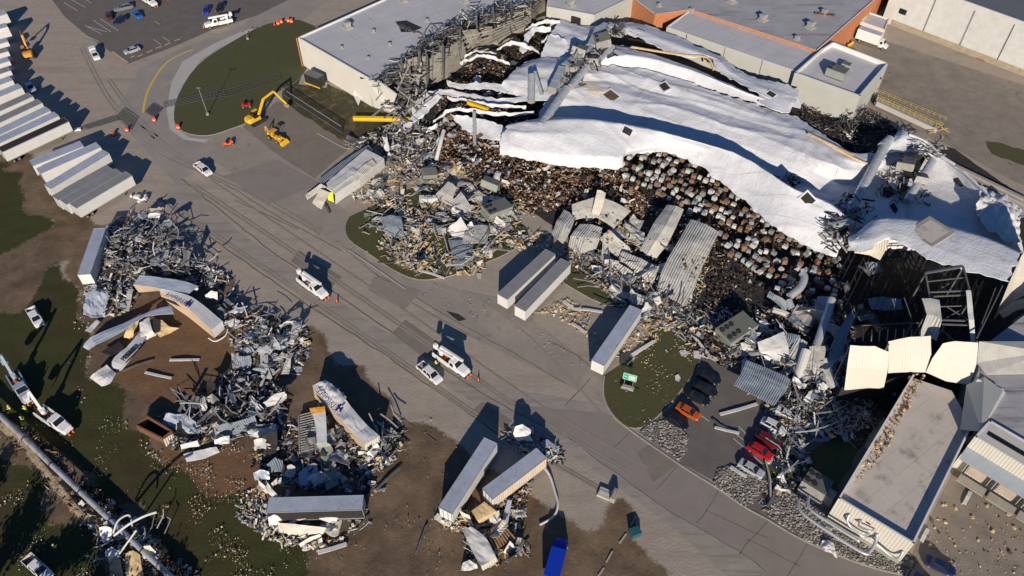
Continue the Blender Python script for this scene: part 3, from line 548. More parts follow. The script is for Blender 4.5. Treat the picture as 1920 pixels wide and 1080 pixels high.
# conveyor-like sill along the far right: long pale gutter beams
for pts,w,lab in [([(1780,308,3),(1960,395,3)],.9,'upper pale roof edge beam running off the right edge'),([(1785,322,2.4),(1960,402,2.4)],1.1,'middle pale roof edge beam running off the right edge'),([(1832,344,2.0),(1960,420,2)],.5,'lowest thin roof edge beam running off the right edge')]:
    m=MB(); a,b=W3(pts); m.beam(a,b,w,1.2); tag(m.build('edge_beam','concrete'),lab,'beam')
# ---------------------------------------------------------------- collapsed roof
def roofskin(label,rows,nu=60,nv=14,amp=0.2,thick=0.35,fs=0.12,name='membrane_sheet',mats=('membrane','membrane')):
    o=cloth([W3(r) for r in rows],nu,nv,thick*.5,amp*.7,fs,sharp='v',crease=min(.24,amp*.7),ragged=.7).build(name,list(mats),smooth=False,recalc=False)
    me=o.data; n=len(me.polygons)
    me.polygons.foreach_set('use_smooth',[True]*n); 
    tag(o,label,'membrane sheet'); return o
roofskin('foremost white roof sheet draped over the pallet rows, its lower edge wavy',[
 [(936,287,4.5),(1000,302,4.5),(1080,313,4.5),(1162,316,4.5),(1172,292,5.5),(1240,284,6),(1300,303,6),(1350,341,5.5),(1400,380,5),(1450,424,5),(1510,458,4.5),(1566,484,4)],
 [(938,270,6),(1000,285,6.5),(1080,292,7),(1160,296,7),(1178,284,7),(1245,276,7.5),(1310,292,7.5),(1365,320,7.5),(1415,352,7.5),(1465,392,7.5),(1525,424,7.5),(1580,455,6)],
 [(942,250,7.5),(1005,250,9),(1085,252,9.5),(1160,256,9),(1200,262,8.5),(1255,262,9),(1320,276,9.5),(1375,302,10),(1425,330,10),(1478,366,10),(1545,396,9.5),(1592,430,7)],
 [(950,235,8),(1010,226,9.5),(1085,224,10.5),(1160,232,10.5),(1205,240,10),(1262,254,10.5),(1325,270,11),(1380,288,11.5),(1432,318,11.5),(1485,352,11.5),(1552,380,10.5),(1602,418,7)],
 [(960,232,5),(1015,222,5.5),(1090,222,6),(1165,232,6),(1210,240,6),(1265,254,6),(1330,272,6),(1385,292,6),(1438,322,6),(1490,356,6),(1560,386,5),(1606,424,3.5)]],nu=180,nv=34,amp=0.3)
roofskin('broad middle white roof sheet sagging between two long ridges',[
 [(1000,245,3),(1080,245,3),(1160,256,3),(1240,276,3),(1330,300,3),(1420,345,3),(1500,390,3),(1570,425,2.5),(1640,425,2),(1700,430,2)],
 [(1010,215,4.5),(1085,213,4.5),(1165,226,4.2),(1245,246,4.2),(1335,272,4.2),(1420,306,3.6),(1500,345,2.5),(1575,375,2),(1645,385,1.5),(1700,380,1.5)],
 [(1025,190,6),(1100,185,5.7),(1175,198,5.6),(1255,222,5.6),(1345,250,5.6),(1430,280,5.6),(1508,315,5),(1580,345,2),(1650,350,1.5),(1705,335,1.5)],
 [(1040,172,6.8),(1110,165,6.4),(1185,180,6.3),(1265,205,6.3),(1350,232,6.5),(1435,258,6.7),(1510,290,6.8),(1575,315,6.5),(1635,318,3),(1700,300,1.5)],
 [(1050,160,6.6),(1115,152,6),(1190,163,5.8),(1270,186,5.8),(1355,215,6),(1440,240,6.2),(1510,268,7),(1570,292,7),(1625,308,5),(1690,285,2)],
 [(1058,148,7),(1120,138,6.8),(1195,146,6.8),(1275,168,7),(1360,196,7),(1445,222,6.8),(1490,236,7),(1525,256,7.2),(1560,275,7),(1600,290,5)],
 [(1065,138,6.5),(1125,124,6.5),(1200,130,6.5),(1280,150,6.5),(1365,180,6.5),(1445,206,6),(1480,214,6),(1505,226,6),(1530,243,6),(1550,258,5)]],nu=200,nv=70,amp=0.35)
roofskin('upper white roof sheet with soft folds below the long black tear',[
 [(1070,140,5),(1130,128,5.5),(1205,134,5.5),(1285,155,5.5),(1360,180,5),(1430,200,5)],
 [(1080,120,7.5),(1140,106,8),(1210,108,8.5),(1290,130,8.5),(1365,160,8.5),(1440,190,7)],
 [(1100,104,7),(1150,94,7.5),(1215,101,7.8),(1295,126,7.8),(1370,160,7.5),(1450,194,6.5)],
 [(1115,92,6),(1165,86,6),(1195,94,6.8),(1240,109,6.8),(1320,140,6.8),(1420,184,5.5)]],nu=130,nv=28,amp=0.3)
roofskin('narrow white roof strip above the long black tear, next to the grey panel building',[
 [(1165,62,7),(1196,70,8.5),(1245,94,8.5),(1290,109,8),(1328,106,8.8),(1345,130,8.5),(1400,165,8),(1460,192,7),(1500,202,6)],
 [(1160,50,8),(1195,56,9),(1250,78,9),(1300,96,9),(1345,112,9),(1365,132,8.8),(1415,158,8),(1465,176,7.5),(1500,182,7)],
 [(1155,42,7),(1200,46,7.5),(1258,64,7.5),(1310,88,7.5),(1355,108,7.5),(1385,130,7.5),(1430,150,7),(1470,166,7),(1496,172,7)]],nu=80,nv=12,amp=0.25)
roofskin('pale roof flap ending in a torn edge below the grey panel building',[
 [(1420,190,7),(1445,203,7),(1475,212,6.5),(1482,206,6)],[(1425,172,7),(1450,180,7.4),(1480,190,7.2),(1492,192,7)],[(1430,150,6.5),(1460,155,7),(1490,165,7),(1504,170,6.5)]],nu=16,nv=10,amp=0.2)
roofskin('low white roof sheet lying in the shaded hollow behind the standing roof corner',[
 [(1560,440,1.0),(1640,445,1),(1720,455,1),(1800,470,1),(1880,485,1.5),(1925,490,2)],
 [(1575,400,1.0),(1645,400,1),(1720,405,1),(1800,410,1.5),(1860,420,3),(1912,440,4)],
 [(1590,360,1.5),(1655,350,1.2),(1720,345,1.2),(1790,345,2),(1845,375,4),(1900,405,5)],
 [(1620,325,2.5),(1665,310,2.5),(1715,300,2.5),(1765,300,4),(1815,335,5),(1870,385,6)],
 [(1655,290,4),(1680,270,4),(1710,262,4.5),(1750,278,5.5),(1795,312,6),(1842,352,6)]],nu=50,nv=36,amp=0.35)
roofskin('white roof fragment with a torn tan rim at the peak of the collapsed end',[
 [(1650,300,4),(1672,288,4.5),(1705,285,5),(1740,290,5),(1760,300,5)],[(1662,280,5),(1680,264,6),(1700,258,6.5),(1735,272,6),(1765,288,6)],[(1672,262,5),(1684,247,6),(1698,246,6.5),(1712,254,6.5),(1748,276,6)]],nu=24,nv=14,amp=0.6,fs=0.5)
roofskin('standing flat roof corner with white covering at the right edge',[
 [(1590,470,9),(1630,468,12.2),(1668,450,13),(1720,470,13),(1740,484,13),(1800,502,13),(1890,528,13)],
 [(1590,455,11),(1632,450,13),(1675,438,13.3),(1730,455,13.3),(1760,470,13.3),(1820,486,13.3),(1902,502,13.3)],
 [(1596,445,11),(1632,428,13),(1675,420,13.3),(1735,430,13.3),(1780,442,13.3),(1840,458,13.3),(1908,484,13.3)],
 [(1604,440,9.5),(1636,414,12.6),(1676,410,13),(1735,416,13),(1785,427,13),(1845,445,13),(1914,474,13)],[(1608,440,9),(1638,414,9),(1678,410,9),(1737,416,9),(1787,427,9),(1847,445,9),(1916,474,9)],[(1608,455,2),(1638,470,2),(1678,466,2),(1737,472,2),(1787,483,2),(1847,501,2),(1916,530,2)]],nu=60,nv=24,amp=0.12)  # last rows: unseen curtain added below the roof to shade the hollow
roofskin('crumpled grey and white roof skin folded like paper at the far right edge',[
 [(1826,400,4),(1850,430,4),(1880,450,4),(1915,455,4)],[(1832,380,6),(1858,400,5),(1885,425,5.5),(1912,435,4)],[(1838,365,5),(1865,372,6),(1895,395,6.5),(1912,415,5)],[(1836,352,4),(1862,358,5),(1895,372,4.5),(1918,400,4)]],nu=30,nv=26,amp=1.1,fs=0.8,mats=('tarp_white','tan'))
roofskin('white roof sheet draped over the left end of the burnt stock',[
 [(938,170,5),(965,178,5),(1000,184,5.5),(1035,192,6),(1050,188,6)],[(945,150,6.5),(975,150,7),(1010,155,7),(1040,160,7),(1060,158,7)],[(965,132,6),(990,128,7),(1020,130,7.5),(1055,130,7.5),(1078,128,7)],[(985,118,5),(1010,108,5.5),(1040,108,6),(1075,104,6.5),(1095,100,6)]],nu=36,nv=24,amp=0.5)
roofskin('upper left white roof sheet between the ducts and the torn wall',[
 [(1010,112,5),(1045,112,5.5),(1080,106,6),(1105,98,6)],[(1020,92,6),(1050,90,6.5),(1088,86,7),(1120,78,7)],[(1032,66,7),(1060,68,7),(1100,70,7.5),(1130,62,7)],[(1045,45,7),(1075,54,7),(1110,58,7),(1150,48,7)],[(1050,36,6),(1080,46,6),(1115,50,6),(1155,42,6)]],nu=36,nv=28,amp=0.5)
for rows,lab in [([[(775,215,2),(800,190,4),(830,178,5),(880,186,4.5),(930,196,4.5),(985,190,5),(1030,186,5)],[(768,205,2),(795,178,4.5),(828,168,5.5),(880,176,5),(930,186,5),(985,180,5.5),(1030,178,5.5)]],'long thin curved white roof edge sweeping over the burnt stock'),
   ([[(838,160,5),(870,168,5),(910,166,5.5),(950,173,5),(975,178,5)],[(838,152,5),(872,158,5.5),(912,156,6),(952,160,5.5),(978,164,5.5)]],'short curled white roof edge above the yellow beam'),
   ([[(845,215,3),(868,240,2.5),(893,255,2.5),(920,262,2.5),(945,265,3)],[(845,215,4),(875,218,4.5),(905,225,4.5),(930,230,4.5),(948,240,4.5)]],'white torn sheet with notched edge in front of the long curved roof edge'),
   ([[(940,268,3),(975,276,3),(1010,276,4),(1040,270,5)],[(938,255,4.5),(975,250,5.5),(1010,246,6),(1040,240,7)]],'folded white roof end at the left tip of the foremost roof sheet'),
   ([[(770,235,1),(790,222,3),(808,202,4),(828,182,5)],[(764,226,1),(782,210,3),(800,192,4.5),(820,176,5.5)]],'twisted pale membrane ribbon running up from the gate corner'),
   ([[(985,100,4),(995,72,5),(1010,60,5),(1035,62,5)],[(975,96,5),(985,66,6),(1008,50,6),(1032,52,6)]],'ragged white roof flap hooked over the dark rubble at the top')]:
    roofskin(lab,rows,nu=30,nv=6,amp=0.35,thick=0.3,fs=0.4)
for pts,w,lab in [([(870,120,4),(900,108,6),(925,112,6),(955,122,5)],5,'thin torn roof strip arching over the dark rubble, nearest the peeled wall'),([(862,122,3),(880,104,5.5),(905,98,6),(928,104,5)],4,'short torn roof strip above the arching one'),([(930,96,4),(955,86,6),(985,90,6),(1010,100,6)],5,'torn roof strip left of the upper sheet'),([(985,60,3),(1000,52,5.5),(1020,44,6.5),(1050,44,7)],5,'torn strip hooked at the top of the dark rubble'),([(1015,82,4),(1030,70,6),(1048,72,7),(1062,84,7)],4,'small curled strip at the upper sheet rim'),([(840,185,3.5),(880,192,5),(925,200,5.2),(985,205,5)],5,'broken roof edge strip between the two long curved edges'),([(815,232,2),(835,214,4),(870,208,4.8),(930,216,4.8),(1000,214,5.2)],5,'curved roof strip just above the notched white sheet'),([(800,250,1.5),(818,238,3),(822,262,2.6),(812,290,1.4)],6,'folded pale flap at the left end of the burnt goods'),([(955,158,4),(985,166,5.2),(1020,176,5.6)],5,'pale strip below the draped white sheet')]:
    up=[(x,y-w,h+.8) for x,y,h in pts]
    roofskin(lab,[pts,up],nu=30,nv=4,amp=.5,thick=.3,fs=.5,name='torn_strip')
# ducts and stacks on the roof
mat('duct',(0.47,0.5,0.52),0.4,metal=0.4,var=0.15,scale=1)
def duct(pts,r,lab,sq=False,bands=True,m='duct'):
    o=empty('roof_duct',(0,0,0),0,lab,'duct'); pts=W3(pts); mb=MB()
    if sq:
        mb.path(pts,r*2,r*2); mb.build('casing',m,o,bevel=.05)
    else:
        mb.tube(pts if len(pts)==2 else crom(pts,14),r,14); mb.build('tube',m,o)
    a,b=pts[0],pts[-1]; mb=MB(); n=max(2,int((b-a).length/2.4))
    if bands and len(pts)==2:
        for k in range(n+1):
            c=a.lerp(b,k/n); d=(b-a).normalized(); 
            mb=MB()
            if sq: mb.beam(c-d*.08,c+d*.08,r*2+.12,r*2+.12)
            else: mb.cyl(c-d*.08,c+d*.08,r+.06,14)
            mb.build('flange','light_steel',o)
    return o
duct([(1014,236,9),(1062,167,9.5)],1.0,'long pale round duct slanting over the white roof above the torn sheets')
duct([(1070,163,9.5),(1100,126,10)],.9,'pale round duct continuing the slanted line towards the rooftop units')
duct([(1035,170,9),(1054,131,9.5)],1.0,'square duct standing parallel to the slanted round ducts',sq=True)
duct([(1060,128,9),(1104,92,9)],1.1,'square duct section in the middle of the diagonal duct line',sq=True)
duct([(1108,90,9),(1122,60,9.5),(1138,50,9.5),(1150,55,9)],1.1,'bent square duct at the upper end of the diagonal duct line',sq=True)
duct([(1120,118,8.6),(1148,88,8.6)],.7,'thin duct lying right of the rooftop units')
duct([(996,190,7),(997,142,10)],.95,'upright ribbed duct standing at the left part of the roof')
duct([(1003,136,10),(1016,176,7.5)],.5,'thin leaning duct beside the upright ribbed duct')
duct([(1040,168,8),(1060,152,8)],1.1,'short dark duct elbow at the lower end of the diagonal line',sq=True)
duct([(1590,402,3.5),(1662,268,6)],1.1,'long round duct crossing the shaded hollow')
duct([(1700,378,3),(1748,302,6)],.9,'second round duct in the shaded hollow, nearer the right edge')
duct([(1654,275,6),(1668,262,6)],1.1,'short duct end at the far tip of the long round duct')
duct([(1557,427,8.6),(1590,420,8.2)],1.15,'stub of a wide round pipe lying open mouthed at the end of the foremost sheet')
for x,y,lab in [(1593,381,'upper of two open round stacks in the shaded hollow'),(1598,404,'lower of two open round stacks in the shaded hollow')]:
    o=empty('roof_stack',P(x,y+8,1.5),0,lab,'stack'); mb=MB(); mb.cyl((0,0,0),(0,0,3),1.15,16,caps=False); mb.build('pipe','duct',o); mb=MB(); mb.cyl((0,0,2.7),(0,0,2.75),1.0,16); mb.build('opening','charred',o); mb=MB(); mb.cyl((0,0,2.8),(0,0,3.05),1.25,16,caps=False); mb.build('rim','duct',o)
mb=MB(); c=P(1553,427,9.0)
for x,y,h,lab,s in [(1084,104,8.6,'rooftop unit with open frame beside the square duct',1.2),(1131,84,9,'white box unit near the top of the duct line',1.3),(1080,132,8.2,'small white box leaning at the foot of the slanted duct',.9),(1113,122,8.6,'small grey unit at the right of the duct line',1.0),(1696,318,4.5,'grey unit among the dark holes in the shaded hollow',1.2),(1722,342,4.2,'smaller grey unit next to the thin duct in the hollow',.9),(1160,66,8.2,'boxy vent at the upper right end of the duct line',1.0)]:
    ac_unit('air_conditioner',lab,x,y,h,3.2*s,2.6*s,2.2*s,rnd.uniform(-.8,.8),'light_steel',fans=1,tilt=(rnd.uniform(-.25,.25),rnd.uniform(-.25,.25)))
def junk(mb,x,y,h,n,r,sl,ms=(0,1,2)):
    c=surf(x,y)[0]
    for _ in range(n):
        p=c+Vector((rnd.uniform(-r,r),rnd.uniform(-r,r),rnd.uniform(0,r*.4))); d=Vector((rnd.gauss(0,1),rnd.gauss(0,1),rnd.gauss(0,.4))).normalized()*rnd.uniform(.6,sl); w=rnd.uniform(.08,.5); mb.beam(p-d/2,p+d/2,w,rnd.uniform(.04,.2),rnd.choice(ms))
mb=MB()
for x,y,h,n,r in [(1100,118,8.5,60,4.5),(1070,148,8,36,3.5),(1128,100,8.5,40,4),(1150,60,8,36,3),(1056,160,8,24,2),(1600,395,2,60,4),(1665,350,2.5,50,4),(1690,325,3,40,4),(1710,290,5,60,4),(1740,285,5,50,4),(1580,430,4,60,4),(1570,455,3,40,3),(1475,340,6.2,24,2.5),(1488,335,6.2,14,2),(1680,370,2,24,3),(1715,370,2,20,3)]: junk(mb,x,y,h,n,r,3)
tag(mb.build('roof_wreckage',['grey_steel','light_steel','charred']),'scraps of ductwork and dark metal strewn along the broken duct lines','wreckage',kind='stuff')
# openings punched in the sheets: hatches with dark wells
for k,(x,y,h,s,lab) in enumerate([(1246,163,9.2,1.5,'small square dark hatch high on the middle roof sheet'),(1146,180,7.6,2.0,'open hatch with brown debris inside, near the slanted duct'),(1515,374,10.6,1.5,'square hatch on the foremost sheet near its right end'),(1797,342,6.1,1.5,'hatch on the bright strip at the far right'),(1446,177,8.4,1.2,'hatch on the torn flap below the grey building'),(1176,246,10.4,1.3,'black notch at the fold of the foremost sheet'),(1745,434,14.0,3.4,'flat grey cover plate on the standing roof corner')]):
    l_,n_=surf(x,y); o=empty('roof_hatch',l_,0,lab,'hatch'); o.rotation_euler=(n_.to_track_quat('Z','Y').to_matrix()@Matrix.Rotation(-.6,3,'Z')).to_euler(); mb=MB(); mb.box(-s*1.1,s*1.1,-s*.9,s*.9,-.3,0.12); mb.build('frame','membrane' if k!=6 else 'concrete',o); mb=MB(); mb.box(-s*.85,s*.85,-s*.66,s*.66,.12,.15); mb.build('opening',['charred','brown_junk','charred','charred','charred','charred','roof_grey'][k],o)
def hole(poly,lab,m='charred'):
    mb=MB(); pts=[]
    for x,y in poly:
        l_,n_=surf(x,y); pts.append(l_+n_*.06)
    mb.slab(pts,.04); tag(mb.build('roof_tear',m),lab,'tear')
hole([(1690,318),(1700,296),(1712,300),(1722,284),(1738,292),(1728,310),(1716,334),(1700,336)],'black ragged hole between the two ducts in the shaded hollow')
hole([(1684,345),(1696,340),(1702,356),(1690,366),(1682,358)],'smaller black hole below the ragged one in the shaded hollow')
hole([(1655,352),(1670,348),(1678,362),(1666,372),(1656,366)],'black gap beside the long duct in the shaded hollow')
hole([(1668,386),(1676,380),(1684,394),(1678,402)],'narrow black gap near the lower end of the hollow')
hole([(1476,334),(1490,330),(1500,344),(1486,350)],'dark tear where the foremost sheet meets the hollow')
hole([(1578,398),(1586,394),(1590,430),(1580,446),(1572,436)],'dark split between the foremost sheet and the standing roof corner')
hole([(1098,100),(1112,94),(1122,104),(1110,116),(1098,112)],'dark opening among the rooftop units in the middle of the duct line')
hole([(1180,58),(1196,52),(1210,58),(1196,66)],'brown soiled tear near the upper end of the duct line','brown_junk')
hole([(1090,152),(1122,158),(1134,172),(1118,182),(1092,170)],'peeled cream patch beside the open hatch','cream_panel')
# tear rims
for pts,lab in [([(1184,88,8),(1245,98,8.4),(1288,104,8.4),(1326,108,9),(1338,132,7)],'tan rim of the long tear near the grey panel building'),([(1560,262+10,8),(1600,296,6.5),(1628,308,5)],'tan torn edge at the far side of the middle roof sheet'),([(1515,250,8),(1560,272,8),(1600,292,6)],'ragged tan insulation edge facing the dark steel frames'),([(1705,252,7),(1740,268,6.6),(1762,290,6.4),(1790,308,6.4)],'white curled roof edge beside the far yard')]:
    mb=MB(); mb.path(crom(W3(pts),16),.35,.5); tag(mb.build('torn_edge','tan' if 'tan' in lab else 'membrane'),lab,'roof edge')
# ---------------------------------------------------------------- standing but peeled wall of the warehouse end
def plate(name,label,pts,m,t=0.15,cat=None,group=None,sub=None,bend=0.0):
    o=None; mb=MB(); mb.slab(W3(pts),t); o=mb.build(name,m); tag(o,label,cat or name.replace('_',' '),group); return o
mat('peeled_wall',(0.36,0.34,0.28),0.7,var=0.15,scale=0.4,c2=(0.25,0.22,0.18),f2=0.6,s2=0.6)
wallo=empty('peeled_wall',(0,0,0),0,'tall bare wall of the warehouse end with dark steel columns, roof steel curling over it','wall')
bot=[(740,205,0),(770,190,0),(800,168,0),(838,147,0),(892,104,0),(935,78,0),(960,64,0),(1000,45,0)]
top=[(752,120,11),(765,112,11.5),(800,98,11.5),(834,80,12),(866,58,12.5),(922,48,12.5),(950,38,12),(985,26,11)]
bo=W3(bot); to=W3(top)
for i in range(len(bo)-1):
    mb=MB(); a,b,c,d=bo[i],bo[i+1],to[i+1],to[i]
    if i in (3,): c=b.lerp(c,.6); 
    if i in (5,6): c=b.lerp(c,.62); d=a.lerp(d,.7)
    for t in range(4):
        a2,b2,c2_,d2=a.lerp(b,t/4),a.lerp(b,(t+.97)/4),d.lerp(c,(t+.97)/4),d.lerp(c,t/4); f=rnd.choice((.45,.7,.85,1,1,.95))
        mb=MB(); mb.slab([a2.lerp(d2,.03),b2.lerp(c2_,.03),b2.lerp(c2_,f*rnd.uniform(.92,1)),a2.lerp(d2,f)],.25); mb.build('wall_panel','peeled_wall',wallo)
        if rnd.random()<.7: mb=MB(); mb.beam(a2+Vector((.1,-.4,0)),d2+Vector((.1+rnd.gauss(0,.4),-.4,rnd.uniform(-.5,1.8))),.25,.3); mb.build('column','grey_steel',wallo)
for i,(bx,by,tx,ty,h) in enumerate([(802,165,800,104,13),(832,148,830,84,14),(865,118,862,56,14),(900,98,893,36,15),(934,80,924,16,15),(964,56,958,0,15),(770,188,768,130,11),(985,50,984,8,12)]):
    mb=MB(); mb.beam(P(bx,by+3,0),P(tx,ty,h),.55,.7); mb.build('column','grey_steel',wallo)
for hh in (2,4,6,8,9.6):
    mb=MB(); pts=[bo[i].lerp(to[i],hh/12)+Vector((.2,-.3,0)) for i in range(len(bo))]; mb.path(pts,.2,.35); mb.build('girt','light_steel',wallo)
mb=MB()
for (x0,y0,x1,y1,n,h0,h1) in [(715,160,790,104,120,8.6,9.8),(750,140,830,78,170,8.6,10),(800,100,880,46,220,8.8,10),(850,66,950,18,220,9,11),(930,34,1005,6,170,9,12),(790,92,900,30,60,10,12.5)]:
    for _ in range(n):
        t=rnd.random(); x=x0+(x1-x0)*t+rnd.gauss(0,12); y=y0+(y1-y0)*t+rnd.gauss(0,9)-6; p=P(x,y,rnd.uniform(h0,h1)); d=Vector((rnd.gauss(1,.7),rnd.gauss(.8,.7),rnd.gauss(0,.45))).normalized()*rnd.uniform(.8,4.5); mb.beam(p-d/2,p+d/2,rnd.uniform(.08,.25),rnd.uniform(.06,.2),rnd.choices([0,1,2,3],[5,2,4,.6])[0])
tag(mb.build('torn_roof_steel',['grey_steel','light_steel','charred','cream_panel']),'mass of curled roof steel heaped along the peeled warehouse wall','wreckage',kind='stuff')
# big twisted girders at the corner
k=0
tang=[((735+rnd.uniform(-20,55),150+rnd.uniform(-25,70),rnd.uniform(3,9)),None,rnd.uniform(.15,.35)) for _ in range(70)]
tang=[(a,(a[0]+rnd.uniform(-38,38),a[1]+rnd.uniform(-30,30),max(.6,a[2]+rnd.uniform(-4,3))),w) for a,_,w in tang]
for a,b,w in tang+[((740,150,9),(795,225,1),.5),((790,120,10),(775,215,1),.5),((722,195,5),(790,150,6),.4),((745,170,8),(770,120,11),.35),((735,205,2),(790,205,2),.4),((760,215,1),(800,170,7),.45),((715,180,5),(760,200,3),.35),((778,215,1),(784,130,8),.5),((792,228,1),(800,160,6),.4),((750,180,6),(785,140,8),.3),((730,172,7),(775,165,7),.3),((752,140,9),(792,142,9),.3),((765,225,0.5),(798,205,3),.4)]:
    mb=MB(); p,q=P(*a),P(*b); d=(q-p).normalized(); mb.beam(p,q,w,.08,up=(0,0,1)); mb.beam(p+Vector((0,0,w)),q+Vector((0,0,w)),w,.08); mb.beam(p+Vector((0,0,w/2)),q+Vector((0,0,w/2)),.08,w*.95); tag(mb.build('steel_girder','light_steel' if k%2 else 'grey_steel'),'bare twisted steel girder in the tangle at the torn warehouse corner','girder','twisted girders at the torn warehouse corner'); k+=1
# fallen column row in the left ruin, yellow crane beams
for a,b,w,lab in [((662,222,1.2),(768,224,1.2),.9,'long straight yellow crane beam lying from the grass to the torn corner'),((876,192,5.5),(916,206,5.5),.7,'short yellow crane beam on the burnt stock inside the ruin'),((888,212,4),(894,196,5),.25,'thin bent yellow pipe hanging from the short yellow crane beam'),((852,308,2),(855,322,2),.4,'small yellow post sticking out of the brown rubble')]:
    o=empty('crane_beam',(0,0,0),0,lab,'beam'); p,q=P(*a),P(*b); mb=MB(); mb.beam(p,q,w*.15,w); mb.build('web','crane_yellow',o); 
    for s in (-1,1): mb=MB(); mb.beam(p+Vector((0,0,s*w/2)),q+Vector((0,0,s*w/2)),w,.1); mb.build('flange','crane_yellow',o)
# ---------------------------------------------------------------- front wall sheets and steel frame at the right
def panel3(name,label,rows,m='wall_ribbed',thick=.12,nu=14,nv=8,amp=.1,cat='wall sheet',group=None):
    o=cloth([W3(r) for r in rows],nu,nv,thick,amp,.5,sharp=True,crease=.12).build(name,[m,m],recalc=False); tag(o,label,cat,group); return o
panel3('wall_sheet','leftmost big white corrugated wall sheet, hanging free over the dark yard',[[(1594,648,12.5),(1640,650,12.6),(1668,660,12.4)],[(1588,690,9),(1630,692,9.1),(1664,696,9)],[(1583,731,5),(1625,728,5),(1657,728,5)]])
panel3('wall_sheet','middle big white wall sheet with a diagonal fold, hanging beside the leftmost one',[[(1666,640,12.6),(1705,632,13),(1745,630,13)],[(1667,670,9.5),(1705,665,9.8),(1746,668,9.5)],[(1665,699,6.6),(1708,697,6.8),(1736,698,6.8)]])
panel3('wall_sheet','rightmost big white wall sheet, rounded at its upper left corner',[[(1768,644,12.5),(1790,641,12.8),(1834,643,13)],[(1748,672,9.8),(1788,678,9.8),(1830,684,9.8)],[(1736,698,7),(1775,714,6.6),(1818,722,6.6)]])
panel3('wall_sheet','narrow grey corrugated sheet standing behind the middle white wall sheet',[[(1728,560,13),(1745,560,13),(1761,563,13)],[(1738,590,12),(1752,592,12),(1766,600,12)],[(1722,632,9),(1740,630,9),(1756,640,9)]],'grey_deck')
panel3('wall_sheet','upright pale strip of wall above the rightmost white wall sheet',[[(1811,545,13.4),(1816,544,13.4),(1821,545,13.4)],[(1816,600,12),(1821,600,12),(1826,600,12)],[(1821,641,10),(1825,641,10),(1829,641,10)]],'white_steel')
panel3('wall_sheet','ribbed white flap hanging from the left end of the standing roof corner',[[(1606,447,12),(1640,438,12.6),(1668,452,12.6)],[(1606,462,9.5),(1634,460,9.5),(1660,470,9.5)],[(1602,474,7.6),(1630,478,7),(1650,488,6)]],'cream_panel')
panel3('wall_sheet','cream corrugated end wall under the right tip of the standing roof corner',[[(1892,530,12.6),(1915,480,12.6),(1960,430,12.6)],[(1878,565,8),(1900,535,8),(1960,480,8)],[(1862,600,3),(1890,572,3),(1960,530,3)]],'cream_panel')
panel3('wall_sheet','second cream strip of the end wall, bent outward at the right edge',[[(1872,585,6),(1900,566,6),(1960,545,6)],[(1878,592,4.4),(1902,575,4.4),(1960,556,4.4)],[(1882,596,3),(1905,582,3),(1960,566,3)]],'cream_panel')
frame=empty('standing_framework',(0,0,0),0,'open steel frame bays standing in front of the shaded racks at the right','steel frame')
for a,b,w in [((1735,512,13),(1806,500,13),.6),((1806,500,13),(1818,545,13),.5),((1735,512,13),(1744,562,12),.5),((1740,528,12.5),(1812,520,12.5),.3),((1744,548,12),(1815,545,12.5),.4),((1748,556,12),(1815,553,12),.4),((1760,575,11.5),(1820,573,11.5),.3),((1763,600,11),(1823,602,11),.4),((1766,608,11),(1824,610,11),.4),((1765,540,10),(1800,520,12),.25),((1768,600,10),(1812,575,11),.25),((1775,575,11),(1815,600,10),.25),((1765,618,10),(1790,640,10),.3),((1745,572,11.5),(1712,632,10),.35),((1590,612,9),(1712,605,10.5),.25),((1712,605,10.5),(1745,608,10.5),.25),((1770,515,13),(1782,500,10),.2),((1867,540,9),(1830,635,9),.3),((1710,600,10),(1695,558,11),.25),((1880,536,12),(1832,634,12),.35)]:
    mb=MB(); mb.beam(P(*a),P(*b),w*.6,w*.6); mb.build('girt' ,'grey_steel',frame)
for x,y,h in [(1735,512,13),(1806,500,13),(1820,560,12),(1832,640,12),(1745,632,12),(1594,650,12),(1666,645,12.5),(1712,605,10)]:
    mb=MB(); p=P(x,y,h); mb.beam((p.x,p.y,0),p,.28,.28); mb.build('column','grey_steel',frame)
for k in range(9):
    x=1603+k*15; mb=MB(); mb.beam(P(x,640,7),P(x+2,618,9),.16,.16); mb.build('bracket','light_steel',frame)
dk=empty('sun_block_wall',(0,0,0),0,'low dark wall added under the hanging white wall sheets to block the sun','wall'); a,b=P(1600,735,5),P(1832,640,12.5)  # added wall that keeps the sun off the racks behind
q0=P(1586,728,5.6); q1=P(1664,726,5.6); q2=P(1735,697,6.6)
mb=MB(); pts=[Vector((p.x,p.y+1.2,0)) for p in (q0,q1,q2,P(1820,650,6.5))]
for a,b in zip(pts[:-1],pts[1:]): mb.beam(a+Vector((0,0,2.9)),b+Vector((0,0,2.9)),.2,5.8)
mb.build('wall_panel','charred',dk)
